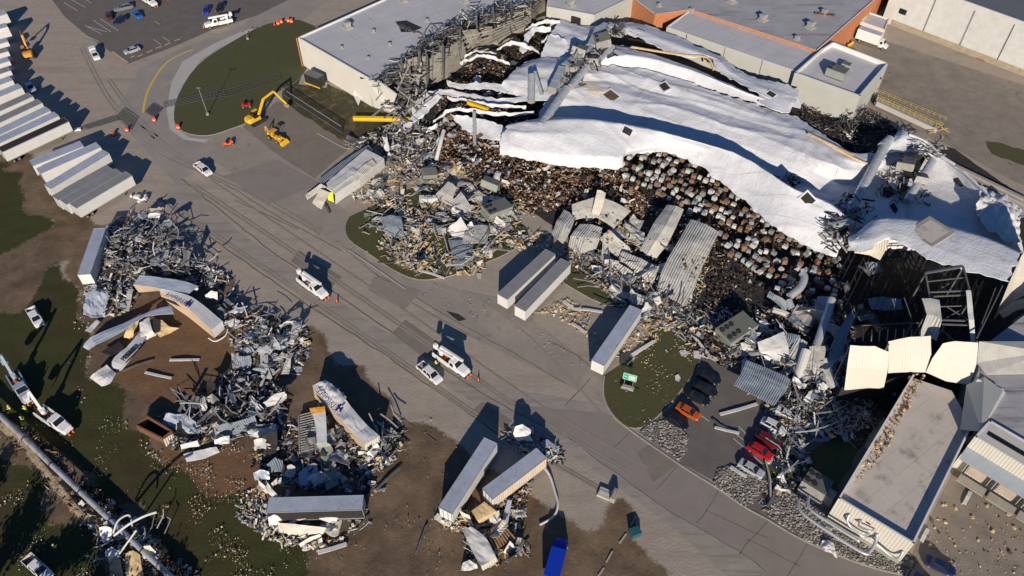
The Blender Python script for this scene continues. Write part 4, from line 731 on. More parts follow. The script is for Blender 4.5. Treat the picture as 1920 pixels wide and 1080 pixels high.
# rows of storage racks in the shade, one rack per row
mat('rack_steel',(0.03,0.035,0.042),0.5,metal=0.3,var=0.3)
ra=P(1600,480,7); rdir=Vector((math.cos(R(-33)),math.sin(R(-33)),0)); rn=Vector((-rdir.y,rdir.x,0))
def rack(c,L,h,n,lab):
    o=empty('storage_rack',c,math.atan2(rdir.y,rdir.x)+math.pi/2,lab,'rack','storage racks in rows in the shaded end of the warehouse'); mb=MB(); mp=MB()
    for k in range(n+1):
        y=-L/2+L*k/n
        for s in (-.5,.5): mb.beam((y,s,0),(y,s,h),.07,.07)
        mb.beam((y,-.5,h*.5),(y,.5,h*.8),.08,.08)
    mb.build('upright','rack_steel',o)
    for z in (h*.3,h*.6,h*.95):
        for s in (-.5,.5): mp.beam((-L/2,s,z),(L/2,s,z),.1,.15)
    mp.build('shelf_beam','rack_steel',o)
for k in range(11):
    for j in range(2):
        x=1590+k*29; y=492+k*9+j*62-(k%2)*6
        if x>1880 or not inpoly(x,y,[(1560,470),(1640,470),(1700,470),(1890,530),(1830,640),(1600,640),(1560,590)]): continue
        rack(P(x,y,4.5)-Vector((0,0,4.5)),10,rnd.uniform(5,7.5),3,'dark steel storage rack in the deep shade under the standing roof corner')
# ---------------------------------------------------------------- rubble, pallets, loose sheets
def centre(poly): return sum(p[0] for p in poly)/len(poly),sum(p[1] for p in poly)/len(poly)
def rub(name,label,poly,n,mats,wts,hmax=1.5,L=(1,4),Wd=(.1,.5),flat=.35,kinds=(.7,.2,.1),dirbias=None,clump=None,base=0.05):
    """wreckage nobody could count: strips, bent sheets and lumps heaped over an area"""
    clump=(base<1 and 'between the pallet' not in label and 'carton' not in label and 'stock' not in label) if clump is None else clump
    mb=MB(); x0,x1=min(p[0] for p in poly),max(p[0] for p in poly); y0,y1=min(p[1] for p in poly),max(p[1] for p in poly); k=0
    cx,cy=centre(poly); idx=list(range(len(mats)))
    while k<n:
        x,y=rnd.uniform(x0,x1),rnd.uniform(y0,y1)
        if not inpoly(x,y,poly): continue
        nn=noise.noise(P(x,y)*.11+Vector((0,0,len(label)))); 
        if clump and nn<rnd.uniform(-.5,.12): continue
        k+=1; r=min(1,math.hypot((x-cx)/(x1-x0),(y-cy)/(y1-y0))*2); hh=base+hmax*(1-r*r*.8)*rnd.random()*((.35+1.6*max(0,nn+.1)) if clump else 1); c=P(x,y,0)+Vector((0,0,hh)); mi=rnd.choices(idx,wts)[0]
        t=rnd.random()
        a=6*noise.noise(P(x,y)*.07+Vector((3,1,5)))+rnd.gauss(0,.75) if dirbias is None else rnd.gauss(dirbias,.5)
        d=Vector((math.cos(a),math.sin(a),rnd.gauss(0,flat))).normalized()
        if t<kinds[0]:
            l=.72*rnd.uniform(*L)*rnd.choice((.4,.7,1)); w=.62*rnd.uniform(*Wd); p=c-d*l/2; nseg=rnd.choice((1,2,3)); pts=[p]
            for s in range(nseg):
                d=(d+Vector((rnd.gauss(0,.25),rnd.gauss(0,.25),rnd.gauss(0,.2)))).normalized(); q=pts[-1]+d*l/nseg; q.z=max(.06,q.z); pts.append(q)
            up=(rnd.gauss(0,.5),rnd.gauss(0,.5),1)
            for u,v in zip(pts[:-1],pts[1:]): mb.beam(u,v,w,rnd.uniform(.03,.12),mi,up)
        elif t<kinds[0]+kinds[1]:
            s=rnd.uniform(.5,1)*L[1]*.32; e=Vector((-d.y,d.x,rnd.gauss(0,flat))).normalized()*s*rnd.uniform(.4,.9); d=d*s; f=Vector((0,0,rnd.uniform(-.3,.5)))
            pts=[c-d/2-e/2,c-d/2+e/2+f,c+d/2+e/2,c+d/2-e/2+f*rnd.random()]
            for p in pts: p.z=max(.06,p.z)
            mb.add(pts+[p-Vector((0,0,.06)) for p in pts],[(0,1,2),(0,2,3),(4,6,5),(4,7,6),(0,4,5,1),(1,5,6,2),(2,6,7,3),(3,7,4,0)],mi)
        else:
            s=rnd.uniform(.2,.6); T=mb.T; mb.T=Matrix.Translation(c)@Matrix.Rotation(a,4,'Z')@Matrix.Rotation(rnd.gauss(0,.3),4,'X'); mb.box(-s/2,s/2,-s*.4,s*.4,-s*.3,s*.4,mi,tx=s*.06); mb.T=T
    return tag(mb.build(name,mats,recalc=False),label,'wreckage',kind='stuff')
MET=['light_steel','grey_steel','white_steel','charred','insulation','blue_deck','cream_panel']  # the black share puts some of the heaps' shade into their colour
rub('scrap_pile','heap of shredded white and grey metal strips between the road and the leaning trailer',[(200,430),(240,400),(300,410),(330,450),(400,500),(435,530),(400,545),(330,520),(260,525),(200,520),(195,470)],1700,MET,[7,7,4,7,.5,2,1],4.2,(1.5,5),(.12,.5))
rub('scrap_pile','low heap of torn metal left of the bent trailer',[(160,545),(200,520),(255,530),(258,560),(230,590),(170,600),(155,580)],260,MET,[4,4,5,2,1,3,2],2.2,(1,4),(.15,.7))
rub('scrap_pile','twisted metal heap beside the road below the first utility truck',[(405,560),(450,545),(470,590),(520,620),(575,610),(585,660),(560,700),(500,700),(450,660),(420,640)],620,MET,[6,5,4,5,1.2,2,2],3,(1,4.5),(.12,.6))
rub('scrap_pile','dark heap of crushed trailers and metal on the brown dirt',[(290,780),(330,740),(400,730),(430,700),(480,700),(540,740),(530,790),(520,810),(430,830),(330,850)],1000,MET,[4,5,2,11,1,2,1],2.6,(1,4.5),(.12,.7))
rub('scrap_pile','tangle of strips and insulation around the second bent trailer',[(545,790),(600,770),(640,790),(700,840),(745,800),(760,820),(740,870),(690,900),(720,920),(600,930),(500,900),(470,870)],850,MET,[5,5,2,9,2,2,1],1.8,(1,4.5),(.1,.5))
rub('scrap_pile','pale scraps strewn round the trailer that lies across',[(455,930),(500,900),(500,960),(560,1010),(640,1010),(690,950),(690,985),(600,1035),(520,1020),(440,970)],420,MET,[3,2,5,2,4,1,4],1.0,(.6,3),(.12,.6))
rub('scrap_pile','scraps and split wood below the two trailers at the bottom',[(800,970),(860,960),(960,930),(1000,900),(975,1000),(1000,1040),(930,1060),(880,1050),(860,1000)],460,MET+['wood'],[3,3,3,4,3,1,2,3],1.5,(.8,3.5),(.1,.5))
rub('scrap_pile','dark torn sheet metal beside the upright trailer at the lane edge',[(940,815),(975,795),(1010,810),(1050,840),(1060,870),(1010,870),(960,840)],260,MET,[4,4,4,4,.5,4,1],2.2,(1,4),(.12,.6))
rub('debris_field','tan insulation and steel strips covering the kerb island',[(620,360),(720,310),(790,290),(900,330),(1000,400),(1050,480),(990,470),(930,470),(900,520),(840,515),(780,515),(740,495),(690,470),(680,440),(740,400)],2300,['light_steel','grey_steel','white_steel','insulation','insulation','tan','cream_panel','charred','wood'],[6,5,4,5,4,4,3,2,2],1.3,(.6,5),(.08,.45),kinds=(.62,.16,.22))
rub('debris_field','crumpled grey steel and dark junk at the foot of the torn wall corner',[(640,270),(700,255),(760,225),(800,235),(830,290),(800,330),(740,310),(690,300)],900,MET,[5,6,4,7,1.2,4,2],2.5,(1,5),(.1,.5))
rub('debris_field','burnt brown cartons and scraps inside the left ruin',[(800,235),(830,215),(940,265),(985,300),(1060,310),(1165,318),(1230,400),(1180,420),(1120,370),(1060,400),(1000,400),(900,330),(820,320)],4200,['cardboard','brown_junk','charred','tan','light_steel','cardboard','white_steel'],[9,7,7,3,2,5,2.2],2.4,(.5,2.4),(.1,.5),kinds=(.4,.38,.22))
rub('debris_field','burnt stock between the curved roof edges at the upper left of the ruin',[(840,160),(900,120),(960,100),(1000,120),(940,160),(1000,190),(1040,215),(1000,250),(940,245),(850,215),(815,225),(810,190)],2600,['cardboard','brown_junk','charred','tan','grey_steel','white_steel'],[4,7,12,1.5,2.5,1.6],2.4,(.5,2.6),(.1,.4),kinds=(.5,.3,.2))
rub('debris_field','dark roof rubble at the top of the ruin beside the torn wall',[(900,120),(960,75),(1010,50),(1050,60),(1030,90),(1000,110),(950,140)],900,['brown_junk','charred','grey_steel','tan','cardboard'],[4,14,3,.6,1],2.0,(1,4),(.12,.4),kinds=(.6,.2,.2))  # mostly black pieces, here and above: the pit's shade put into colour
rub('debris_field','dark bent purlins and scraps between the roof sheets and the white-parapet block',[(1495,185),(1540,180),(1620,215),(1670,235),(1690,255),(1650,290),(1600,285),(1540,245),(1500,230)],1500,['grey_steel','charred','rack_steel','white_steel','cardboard'],[4,8,6,1,.6],3.5,(1,5),(.1,.3),kinds=(.8,.1,.1),flat=.6)
rub('debris_field','charred scraps among the pallet rows of the roofless hall',[(1170,292),(1270,292),(1350,350),(1450,435),(1570,490),(1600,560),(1560,620),(1440,610),(1320,590),(1340,450),(1260,400),(1200,410),(1165,330)],3200,['charred','brown_junk','cardboard','grey_steel','white_steel','tan'],[16,7,2,3,.8,.6],1.5,(.5,2.4),(.08,.25),kinds=(.5,.15,.35))
rub('debris_field','steel strips, tan insulation and junk between the pallet rows and the car park',[(1290,590),(1340,570),(1400,600),(1500,560),(1600,600),(1590,700),(1640,760),(1600,840),(1500,760),(1400,700),(1330,680),(1230,600)],2600,['light_steel','grey_steel','white_steel','insulation','tan','charred','brown_junk','blue_deck'],[6,6,4,3,2,8,4,3],2.0,(.8,4.5),(.1,.5))
rub('debris_field','splinters and steel strips in the car park beside the damaged cars',[(1400,690),(1480,720),(1540,760),(1620,770),(1640,800),(1540,830),(1500,900),(1440,960),(1425,940),(1460,880),(1480,820),(1400,740)],850,['light_steel','grey_steel','white_steel','insulation','tan','charred','blue_deck'],[6,7,4,3,3,5,3],1.2,(.8,4.5),(.08,.35),kinds=(.8,.1,.1),dirbias=.9)
rub('debris_field','steel strips and insulation between the torn wall sheets and the lawn with the sign',[(1040,460),(1110,480),(1200,520),(1240,560),(1300,580),(1300,620),(1220,620),(1180,600),(1150,560),(1060,500)],900,['light_steel','grey_steel','white_steel','insulation','tan','charred','blue_deck'],[6,6,4,5,3,3,3],1.0,(.8,4),(.08,.4))
rub('debris_field','small scraps around the parked trailer pair and its kerb',[(1000,590),(1060,560),(1110,590),(1100,620),(1160,640),(1160,620),(1190,600),(1230,580),(1290,600),(1220,650),(1180,690),(1110,640),(1050,600)],420,['light_steel','cream_panel','insulation','insulation','tan'],[3,2,5,5,3],.5,(.4,2),(.08,.4))
rub('debris_field','insulation clumps on the low building roof edge',[(1690,730),(1712,702),(1760,715),(1815,745),(1790,745),(1740,728),(1715,735),(1680,800),(1640,880),(1592,935),(1582,930),(1640,836)],520,['insulation','tan','cardboard','brown_junk'],[4,3,2,3],.3,(.2,.7),(.1,.3),kinds=(.5,.3,.2),base=6.32)
rub('debris_field','dark debris under the hanging wall sheets',[(1590,735),(1660,740),(1700,715),(1640,800),(1600,850),(1560,830)],500,['charred','brown_junk','grey_steel','insulation','white_steel'],[8,6,3,1.5,1],.8,(.6,3),(.1,.4))
rub('debris_field','dark leaves and insulation in the corner behind the low building',[(1765,725),(1820,760),(1850,790),(1826,800),(1790,760)],260,['brown_junk','insulation','tan','charred'],[7,3,2,4],.8,(.4,1.6),(.1,.5),base=6.3)
rub('debris_field','litter of insulation on the rear yard',[(1730,1010),(1800,880),(1830,850),(1920,900),(1920,1080),(1780,1080)],140,['insulation','tan','brown_junk','light_steel'],[5,4,3,1],.1,(.2,.8),(.1,.35),kinds=(.4,.3,.3))
rub('debris_field','insulation, splinters and dark junk packed round the fallen deck sheets',[(1055,395),(1130,370),(1190,400),(1260,385),(1345,425),(1340,500),(1300,580),(1230,560),(1150,510),(1050,470)],2400,['light_steel','charred','brown_junk','insulation','tan','grey_steel','white_steel'],[5,5,5,4,2.5,3,3],1.6,(.6,2.6),(.08,.35))
rub('debris_field','small insulation clumps and strips lying on the fallen deck sheets',[(1080,385),(1180,395),(1190,500),(1130,490),(1070,460)],150,['insulation','tan','light_steel','brown_junk'],[4,3,2,3],.8,(.4,1.6),(.08,.25),base=2.6)
rub('debris_field','insulation clumps and strips along the edges of the two largest deck sheets',[(1255,384),(1285,393),(1245,480),(1200,470),(1345,440),(1325,500),(1290,570),(1275,560)],160,['insulation','tan','light_steel','brown_junk'],[4,3,1,3],.6,(.4,1.4),(.08,.25),base=3.4)
def litter(label,poly,n,smin,smax,mats,wts):
    mb=MB(); x0,x1=min(p[0] for p in poly),max(p[0] for p in poly); y0,y1=min(p[1] for p in poly),max(p[1] for p in poly); k=0
    while k<n:
        x,y=rnd.uniform(x0,x1),rnd.uniform(y0,y1)
        if not inpoly(x,y,poly): continue
        c=P(x,y); 
        if noise.noise(c*0.2)<rnd.uniform(-.02,.4): k+=.3; continue
        k+=1; s=.55*rnd.uniform(smin,smax)*rnd.choice((.4,.6,1)); t=rnd.uniform(0,6.3); z=rnd.uniform(.2,.34); q=[c+Vector((math.cos(t+i*1.6)*s*rnd.uniform(.5,1),math.sin(t+i*1.6)*s*rnd.uniform(.4,.8),z+rnd.uniform(0,.12))) for i in range(4)]
        mb.add(q+[p-Vector((0,0,.1)) for p in q],[(0,1,2),(0,2,3),(0,4,5,1),(1,5,6,2),(2,6,7,3),(3,7,4,0)],rnd.choices(range(len(mats)),wts)[0])
    tag(mb.build('litter',mats,recalc=False),label,'litter',kind='stuff')
LT=['white_steel','insulation','cream_panel','tan','brown_junk']
litter('pale scraps sprinkled thickly over the brown ground left of the bottom trailers',[(270,850),(450,830),(520,880),(470,960),(590,1030),(520,1090),(360,1090),(260,960)],800,.12,.42,LT,[4,3,4,3,2])
litter('pale scraps sprinkled over the dark grass in the lower left corner',[(0,800),(60,850),(180,960),(260,1030),(330,1090),(-20,1090)],420,.12,.4,LT,[4,2,4,1,1])
litter('fine pale grit and scraps over the lower left ground',[(0,780),(180,760),(300,860),(520,880),(600,1090),(-20,1090)],3200,.05,.17,LT,[3,3,3,4,6])
litter('few pale scraps on the grass round the bent trailers',[(130,560),(200,640),(170,720),(250,800),(300,860),(230,860),(150,760),(110,640)],130,.15,.5,LT,[5,1,4,1,0])
litter('scraps and wheel dirt over the brown ground between the wrecked trailers',[(480,820),(760,760),(960,860),(1010,900),(960,1080),(600,1080),(560,950)],500,.1,.32,LT,[1,2,2,4,6])
litter('white scraps on the lawn round the green sign',[(1135,705),(1180,672),(1240,610),(1320,640),(1305,690),(1262,750),(1215,795),(1150,780)],150,.1,.42,LT,[5,3,4,1,0])
litter('tan insulation flakes on the kerb island',[(655,408),(790,350),(990,430),(960,470),(785,525),(690,475)],900,.15,.55,LT,[2,6,3,5,1])
litter('tan insulation flakes on the lawn beside the fallen unit',[(1200,640),(1240,590),(1330,600),(1350,680),(1300,690),(1260,640),(1200,690)],520,.2,.6,LT,[1,7,2,5,1])
litter('flakes on the paving in front of the wreckage',[(600,395),(690,400),(690,520),(900,540),(1000,600),(1110,700),(1000,660),(800,560),(640,500)],220,.07,.25,LT,[3,2,3,2,2])
# crumpled pieces big enough to tell apart
def crumple(label,group,poly,n,smin,smax,mats,z0,z1,name='torn_sheet',dens=.69):
    x0,x1=min(p[0] for p in poly),max(p[0] for p in poly); y0,y1=min(p[1] for p in poly),max(p[1] for p in poly); k=0
    while k<int(n*dens):
        x,y=rnd.uniform(x0,x1),rnd.uniform(y0,y1)
        if not inpoly(x,y,poly): continue
        k+=1; c=P(x,y)+Vector((0,0,rnd.uniform(z0,z1))); a=rnd.uniform(0,6.28); u=Vector((math.cos(a),math.sin(a),rnd.gauss(0,.25)))*rnd.uniform(smin,smax); v=Vector((-math.sin(a),math.cos(a),rnd.gauss(0,.35)))*rnd.uniform(smin,smax)*rnd.uniform(.3,.7)
        f=rnd.uniform(-.5,.7); rows=[]
        for j in range(4):
            rows.append([c+u*(i/3-.5)+v*(j/3-.5)+Vector((rnd.gauss(0,.12),rnd.gauss(0,.12),f*(abs(i-1.5)-.7)+rnd.gauss(0,.16)))*min(1.5,u.length*.4) for i in range(4)])
        for r in rows:
            for p in r: p.z=max(p.z,.15)
        m=rnd.choice(mats); tag(cloth(rows,6,6,.06,.05,1.0,sharp=True).build(name,[m,m],recalc=False),label,'torn sheet',group)
for a in [('crumpled metal sheet in the shredded heap beside the leaning trailer','sheets in the shredded heap',[(205,440),(300,420),(420,510),(400,530),(260,515)],26,1.5,4,['light_steel','white_steel','grey_steel','blue_deck'],1.5,3.8),
 ('crumpled metal sheet in the twisted heap beside the road','sheets in the roadside heap',[(410,570),(450,560),(570,620),(570,700),(500,690),(430,640)],26,1.5,4.5,['light_steel','white_steel','grey_steel','pale_panel','blue_deck'],1,3),
 ('crumpled metal sheet in the dark heap on the brown dirt','sheets in the dark heap',[(320,760),(430,710),(530,750),(520,800),(350,840)],30,1.5,4.5,['grey_steel','charred','white_steel','blue_deck','charred','pale_panel'],1,3),
 ('crumpled sheet round the second bent trailer','sheets round the second bent trailer',[(480,880),(560,780),(640,800),(740,810),(720,900),(600,920)],36,1.5,4.5,['grey_steel','charred','white_steel','trailer_side','pale_panel','light_steel'],.6,1.8),
 ('torn pale sheet around the trailer lying across at the bottom','sheets round the lying trailer',[(470,900),(500,960),(560,1010),(640,1010),(690,960),(600,965)],18,1.2,3.5,['white_steel','pale_panel','cream_panel','light_steel'],.3,1.2),
 ('torn sheet in the wreckage below the two bottom trailers','sheets below the two bottom trailers',[(850,960),(980,920),(990,1040),(880,1050)],18,1.2,3.5,['white_steel','charred','cream_panel','light_steel','grey_steel'],.4,1.4),
 ('torn metal sheet lying in the debris on the kerb island','sheets on the kerb island',[(640,350),(800,320),(980,420),(900,510),(760,500),(690,430)],54,1.5,4.5,['light_steel','white_steel','pale_panel','grey_deck','grey_steel','blue_deck'],.4,1.6),
 ('torn dark or grey sheet in the tangle at the torn wall corner','sheets at the torn wall corner',[(660,270),(760,230),(830,250),(800,330),(720,300)],30,1.5,4.5,['grey_steel','white_steel','blue_deck','light_steel','charred'],.8,2.4),
 ('torn pale sheet lying on the burnt cartons in the left ruin','sheets in the left ruin',[(830,230),(940,270),(1060,320),(1160,320),(1180,400),(1000,390),(850,320)],34,1.2,3.5,['white_steel','light_steel','pale_panel','charred','cardboard'],2,3.2),
 ('torn sheet among the burnt goods between the curved roof edges','sheets between the curved roof edges',[(830,170),(920,110),(1000,120),(940,170),(1020,220),(940,240),(850,210)],24,1.2,3.5,['charred','white_steel','grey_steel','cream_panel'],2,3.4),
 ('torn sheet between the fallen unit and the parked cars','sheets between the fallen unit and the cars',[(1320,580),(1420,610),(1560,600),(1600,740),(1500,780),(1400,700)],50,1.5,4.5,['grey_steel','white_steel','pale_panel','blue_deck','light_steel','charred'],.8,2.6),
 ('torn sheet between the largest deck sheet and the lawn','sheets between the deck sheet and the lawn',[(1110,490),(1230,550),(1290,590),(1200,600),(1080,480)],26,1.5,4,['light_steel','white_steel','grey_deck','pale_panel','grey_steel'],.4,1.4),
 ('torn dark sheet on the shaded racks or lying beside them','sheets by the shaded racks',[(1560,520),(1620,500),(1700,560),(1680,620),(1560,640)],18,1.5,4.5,['blue_deck','grey_steel','charred'],3,5.5),
 ('torn scrap in the damaged end of the car park','scraps in the damaged car park',[(1440,760),(1560,780),(1600,820),(1500,880),(1450,950),(1440,900)],30,1,3,['light_steel','white_steel','grey_steel','blue_deck','insulation'],.4,1.2)]:
    crumple(*[([x if x!='trailer_side' else 'pale_panel' for x in q] if isinstance(q,list) and q and isinstance(q[0],str) else q) for q in a])
crumple('scrap of wrap, carton or sheet strewn over the burnt goods in the left ruin','scraps over the burnt goods',[(820,225),(940,270),(1060,320),(1165,320),(1220,400),(1120,370),(1000,400),(900,330),(810,310)],110,.7,2.2,['white_steel','light_steel','cardboard','tan','grey_steel','pale_panel'],1.6,3.0,name='carton_scrap',dens=1)
for a in [('ribbed or smooth grey deck sheet among the fallen sheets right of the trailer pair','deck sheets right of the trailer pair',[(1060,400),(1240,400),(1330,440),(1320,560),(1180,540),(1080,480)],20,2.5,6,['grey_deck','pale_panel','pale_panel','white_steel'],.8,2.2),
 ('large pale or grey sheet in the wreckage right of the fallen unit','large sheets right of the fallen unit',[(1400,570),(1500,560),(1580,640),(1560,720),(1470,740),(1400,660)],20,3,6.5,['grey_deck','pale_panel','blue_deck','white_steel'],1.2,3.2),
 ('large pale sheet flat in the debris island','large sheets in the debris island',[(740,300),(900,320),(1000,410),(900,450),(760,440)],16,2.5,5.5,['pale_panel','white_steel','grey_deck'],.8,2.0),
 ('large bent pale sheet in the piles of wrecked trailers','large sheets in the trailer wreckage',[(420,580),(560,620),(570,700),(480,700),(530,790),(700,860),(640,900),(500,900),(400,820),(440,700)],15,2,5,['pale_panel','white_steel','blue_deck','light_steel'],.6,2.4)]:
    crumple(*a,name='deck_sheet',dens=1)
# pallet loads standing in rows
mat('wrap_white',(0.5,0.51,0.5),0.35,var=0.12,scale=1); mat('wrap_grey',(0.24,0.26,0.27),0.4,var=0.2,scale=1); mat('carton',(0.2,0.125,0.08),0.85,var=0.2,scale=1.5); mat('wrap_green',(0.42,0.52,0.48),0.35,var=0.1)
def pallet_proto(kind):
    m,lab,g={'w':('wrap_white','white shrink-wrapped pallet load standing among the rows of the roofless hall','white wrapped pallet loads'),'g':('wrap_grey','dusty grey wrapped pallet load standing among the rows of the roofless hall','grey wrapped pallet loads'),'b':('carton','brown carton pallet load standing among the rows of the roofless hall','brown carton pallet loads'),'t':('wrap_green','pale green wrapped pallet load standing among the rows of the roofless hall','pale green pallet loads')}[kind]
    o=empty('pallet_load',(0,-500,0),0,lab,'pallet load',g)
    mb=MB(); mb.box(-.62,.62,-.55,.55,0.15,1.0,tx=.03,ty=.03); mb.box(-.6,.6,-.53,.53,1.0,1.75,tx=.05,ty=.06)
    if kind=='b':
        for i in (-1,0): mb.box(-.55+(i+1)*.58,-.02+(i+1)*.58,-.48,.46,1.75,1.9)
    mb.build('load',m,o)
    mb=MB()
    for s in (-.5,0,.5): mb.box(-.6,.6,s-.06,s+.06,0,.15)
    mb.build('pallet','wood',o); return o
protos={k:pallet_proto(k) for k in 'wgbt'}; used=set()
PR=[(1172,296),(1235,290),(1268,292),(1345,348),(1445,432),(1505,466),(1568,492),(1590,530),(1580,585),(1500,600),(1440,560),(1400,520),(1350,480),(1335,430),(1262,392),(1215,360),(1165,350)]
GA=R(-33); gx=Vector((math.cos(GA),math.sin(GA),0)); gy=Vector((-gx.y,gx.x,0)); O=P(1170,300); cnt=0; cells=[]
for i in range(0,56):
    for j in range(-28,32):
        if (j%7==6): continue
        c=O+gx*i*1.5+gy*(j*1.5+ (i%2)*.2)
        px,py=pix(c)
        if not inpoly(px,py,PR): continue
        tq=(px-1170)/420
        if rnd.random()<.2+.35*max(0,tq-.25): continue
        cells.append((c,tq))
rnd.shuffle(cells); REST=MB()
for c,tq in cells:
    if True:
        if cnt>=300:
            REST.T=Matrix.Translation(c+gx*rnd.gauss(0,.2)+gy*rnd.gauss(0,.2)+Vector((0,0,rnd.choice([.6,1.2,1.8]))))@Matrix.Rotation(GA+rnd.gauss(0,.2+.4*tq),4,'Z')@Matrix.Rotation(rnd.gauss(0,.08),4,'X'); sv=rnd.uniform(.72,.98); REST.box(-.6*sv,.6*sv,-.52*sv,.52*sv,.12,rnd.uniform(.5,.95),rnd.choice((0,0,1,1,2,2)),tx=.04,ty=.04); continue
        kd=rnd.choices('wgbt',[4,4,4.5,.7])[0]; pr=protos[kd]; o=pr if kd not in used else copy_tree(pr); used.add(kd); cnt+=1
        sv=rnd.uniform(.72,.98); o.location=c+gx*rnd.gauss(0,.2)+gy*rnd.gauss(0,.2)+Vector((0,0,rnd.choice([.9,1.5,2.2,2.2]) if tq<.6 else rnd.choice([.8,1.3,1.8]))); o.rotation_euler=(rnd.gauss(0,.06),rnd.gauss(0,.06),GA+rnd.gauss(0,.14 if tq<.5 else .5)); o.scale=(sv,sv*rnd.uniform(.85,1.1),rnd.uniform(.3,.6))
tag(REST.build('pallet_stock',['wrap_white','wrap_grey','carton']),'remaining pallet loads packed between the others in the roofless hall','stock',kind='stuff')
# big loose sheets, each its own thing
def deck(label,rows,m='grey_deck',nu=18,nv=12,amp=.15,name='deck_sheet',cat='deck sheet',thick=.15): return panel3(name,label,rows,m,thick,nu,nv,amp,cat)
deck('largest ribbed grey deck sheet, a long slab sloping down beside the pallet rows',[[(1296,411,4.5),(1322,420,4.8),(1348,436,4.2)],[(1275,448,4),(1303,455,4.6),(1334,466,3.8)],[(1253,484,3),(1284,492,3.4),(1318,498,2.8)],[(1240,512,2),(1268,526,2.2),(1302,542,1.6)],[(1231,535,.8),(1258,560,.6),(1284,574,.5)]],nu=12,nv=24)
deck('tall pale deck sheet with tan insulation down its right side',[[(1251,384,4),(1268,386,4.6),(1282,393,4)],[(1225,420,4),(1248,424,4.8),(1266,430,3.4)],[(1212,446,3),(1230,452,3.8),(1252,458,2.4)],[(1200,467,1.6),(1214,478,1.8),(1231,484,1.2)]],'pale_panel')
deck('smooth square grey sheet leaning between two ribbed deck sheets',[[(1124,447,2.6),(1142,431,3.2),(1160,447,3)],[(1138,464,1.6),(1156,450,2.2),(1180,464,2)],[(1155,482,.8),(1168,474,1),(1182,470,1.2)]],'pale_panel')
deck('ribbed deck sheet with a straight right edge above the narrow island',[[(1167,471,2),(1200,484,2.4),(1235,502,2)],[(1162,482,1.4),(1196,500,1.8),(1230,518,1.4)],[(1158,488,.6),(1190,513,.7),(1224,532,.6)]])
deck('long thin ribbed deck strip lying left of the straight-edged sheet',[[(1142,481,1.6),(1166,497,1.8),(1191,513,1.6)],[(1138,486,1),(1162,503,1.1),(1188,520,1)],[(1133,492,.4),(1158,508,.5),(1184,525,.5)]])
deck('fan-shaped pale panel with a flared upper edge below the brown rubble',[[(1072,384,3),(1096,376,3.6),(1120,368,4),(1150,378,4),(1183,396,3)],[(1073,398,2.4),(1098,392,3),(1120,388,3.2),(1148,400,3),(1166,412,2.4)],[(1074,412,1.6),(1096,408,2),(1118,408,2.2),(1138,418,2),(1149,430,1.6)]],'pale_panel')
deck('upright cream wall slab sticking up in the fan-shaped panel',[[(1120,356,6),(1128,357,6),(1136,362,6)],[(1114,382,4.4),(1123,384,4.4),(1131,386,4.4)],[(1109,400,3),(1117,402,3),(1124,403,3)]],'cream_panel')
deck('curved ribbed grey sheet with an arched end near the trailer pair',[[(1058,394,2.6),(1068,398,3),(1078,410,2.6)],[(1044,414,2.6),(1056,424,3),(1070,432,2.4)],[(1035,440,1.4),(1046,450,1.6),(1056,458,1)]])
deck('broad ribbed grey sheet with an insulation patch, left of the smooth square sheet',[[(1088,420,3),(1108,420,3.4),(1129,428,3)],[(1070,442,2.6),(1096,446,3),(1125,446,2.6)],[(1066,462,1),(1090,474,1.2),(1118,466,1)]])
deck('small ribbed blue-grey sheet standing in the kerb island tangle',[[(714,408,2.2),(732,404,2.4),(752,406,2.2)],[(718,425,1.6),(738,424,1.8),(756,426,1.6)],[(726,443,.6),(742,444,.6),(757,446,.6)]],'blue_deck')
deck('ribbed blue-grey sheet lying on the lower right of the kerb island',[[(840,451,1),(862,450,1.2),(887,455,1)],[(846,470,.8),(866,474,.9),(887,478,.8)],[(855,506,.3),(868,500,.3),(885,492,.3)]],'blue_deck')
deck('bright ribbed sheet lying across the blue-grey one on the kerb island',[[(874,424,1.8),(895,422,1.9),(916,423,1.8)],[(870,440,1.6),(892,440,1.7),(915,440,1.6)],[(866,456,1.3),(890,456,1.4),(913,456,1.3)]],'grey_deck')
deck('square pale panel tilted up in the middle of the debris island',[[(840,340,2.6),(848,344,2.6),(856,352,2.4)],[(826,356,2),(838,364,2),(850,368,1.8)],[(814,367,1.2),(830,378,1.2),(848,386,1)]],'pale_panel')
deck('second square pale panel leaning against the first in the debris island',[[(864,359,2.6),(872,370,2.4),(883,386,2.2)],[(854,370,2),(864,384,1.8),(875,396,1.6)],[(844,378,1.2),(856,392,1.2),(868,402,.8)]],'pale_panel')
deck('long white box-like sheet left of the tilted square panels',[[(786,366,1.6),(800,366,1.6),(817,366,1.6)],[(786,374,1.5),(802,374,1.5),(820,372,1.5)],[(787,380,.4),(804,380,.4),(822,378,.4)]],'white_steel')
deck('steep grey slab leaning among the pipes right of the pallet rows',[[(1533,556,4),(1550,556,4.4),(1566,560,4)],[(1526,576,3),(1544,582,3.4),(1560,586,3)],[(1520,594,1.4),(1538,604,1.6),(1556,606,1.4)]],'pale_panel')
deck('ribbed white sheet leaning left of the short pipe near the car park',[[(1495,632,3.4),(1504,636,3.4),(1514,642,3.2)],[(1482,656,2.2),(1492,664,2.2),(1504,672,2)],[(1464,684,.8),(1476,694,.8),(1488,700,.8)]],'grey_deck')
deck('grey ribbed sheet curling beside the short pipe near the car park',[[(1518,650,3.4),(1532,648,3.6),(1549,650,3.2)],[(1516,675,2.4),(1528,680,2.8),(1544,684,2.2)],[(1514,706,.8),(1524,712,1),(1540,708,.8)]],'grey_deck')
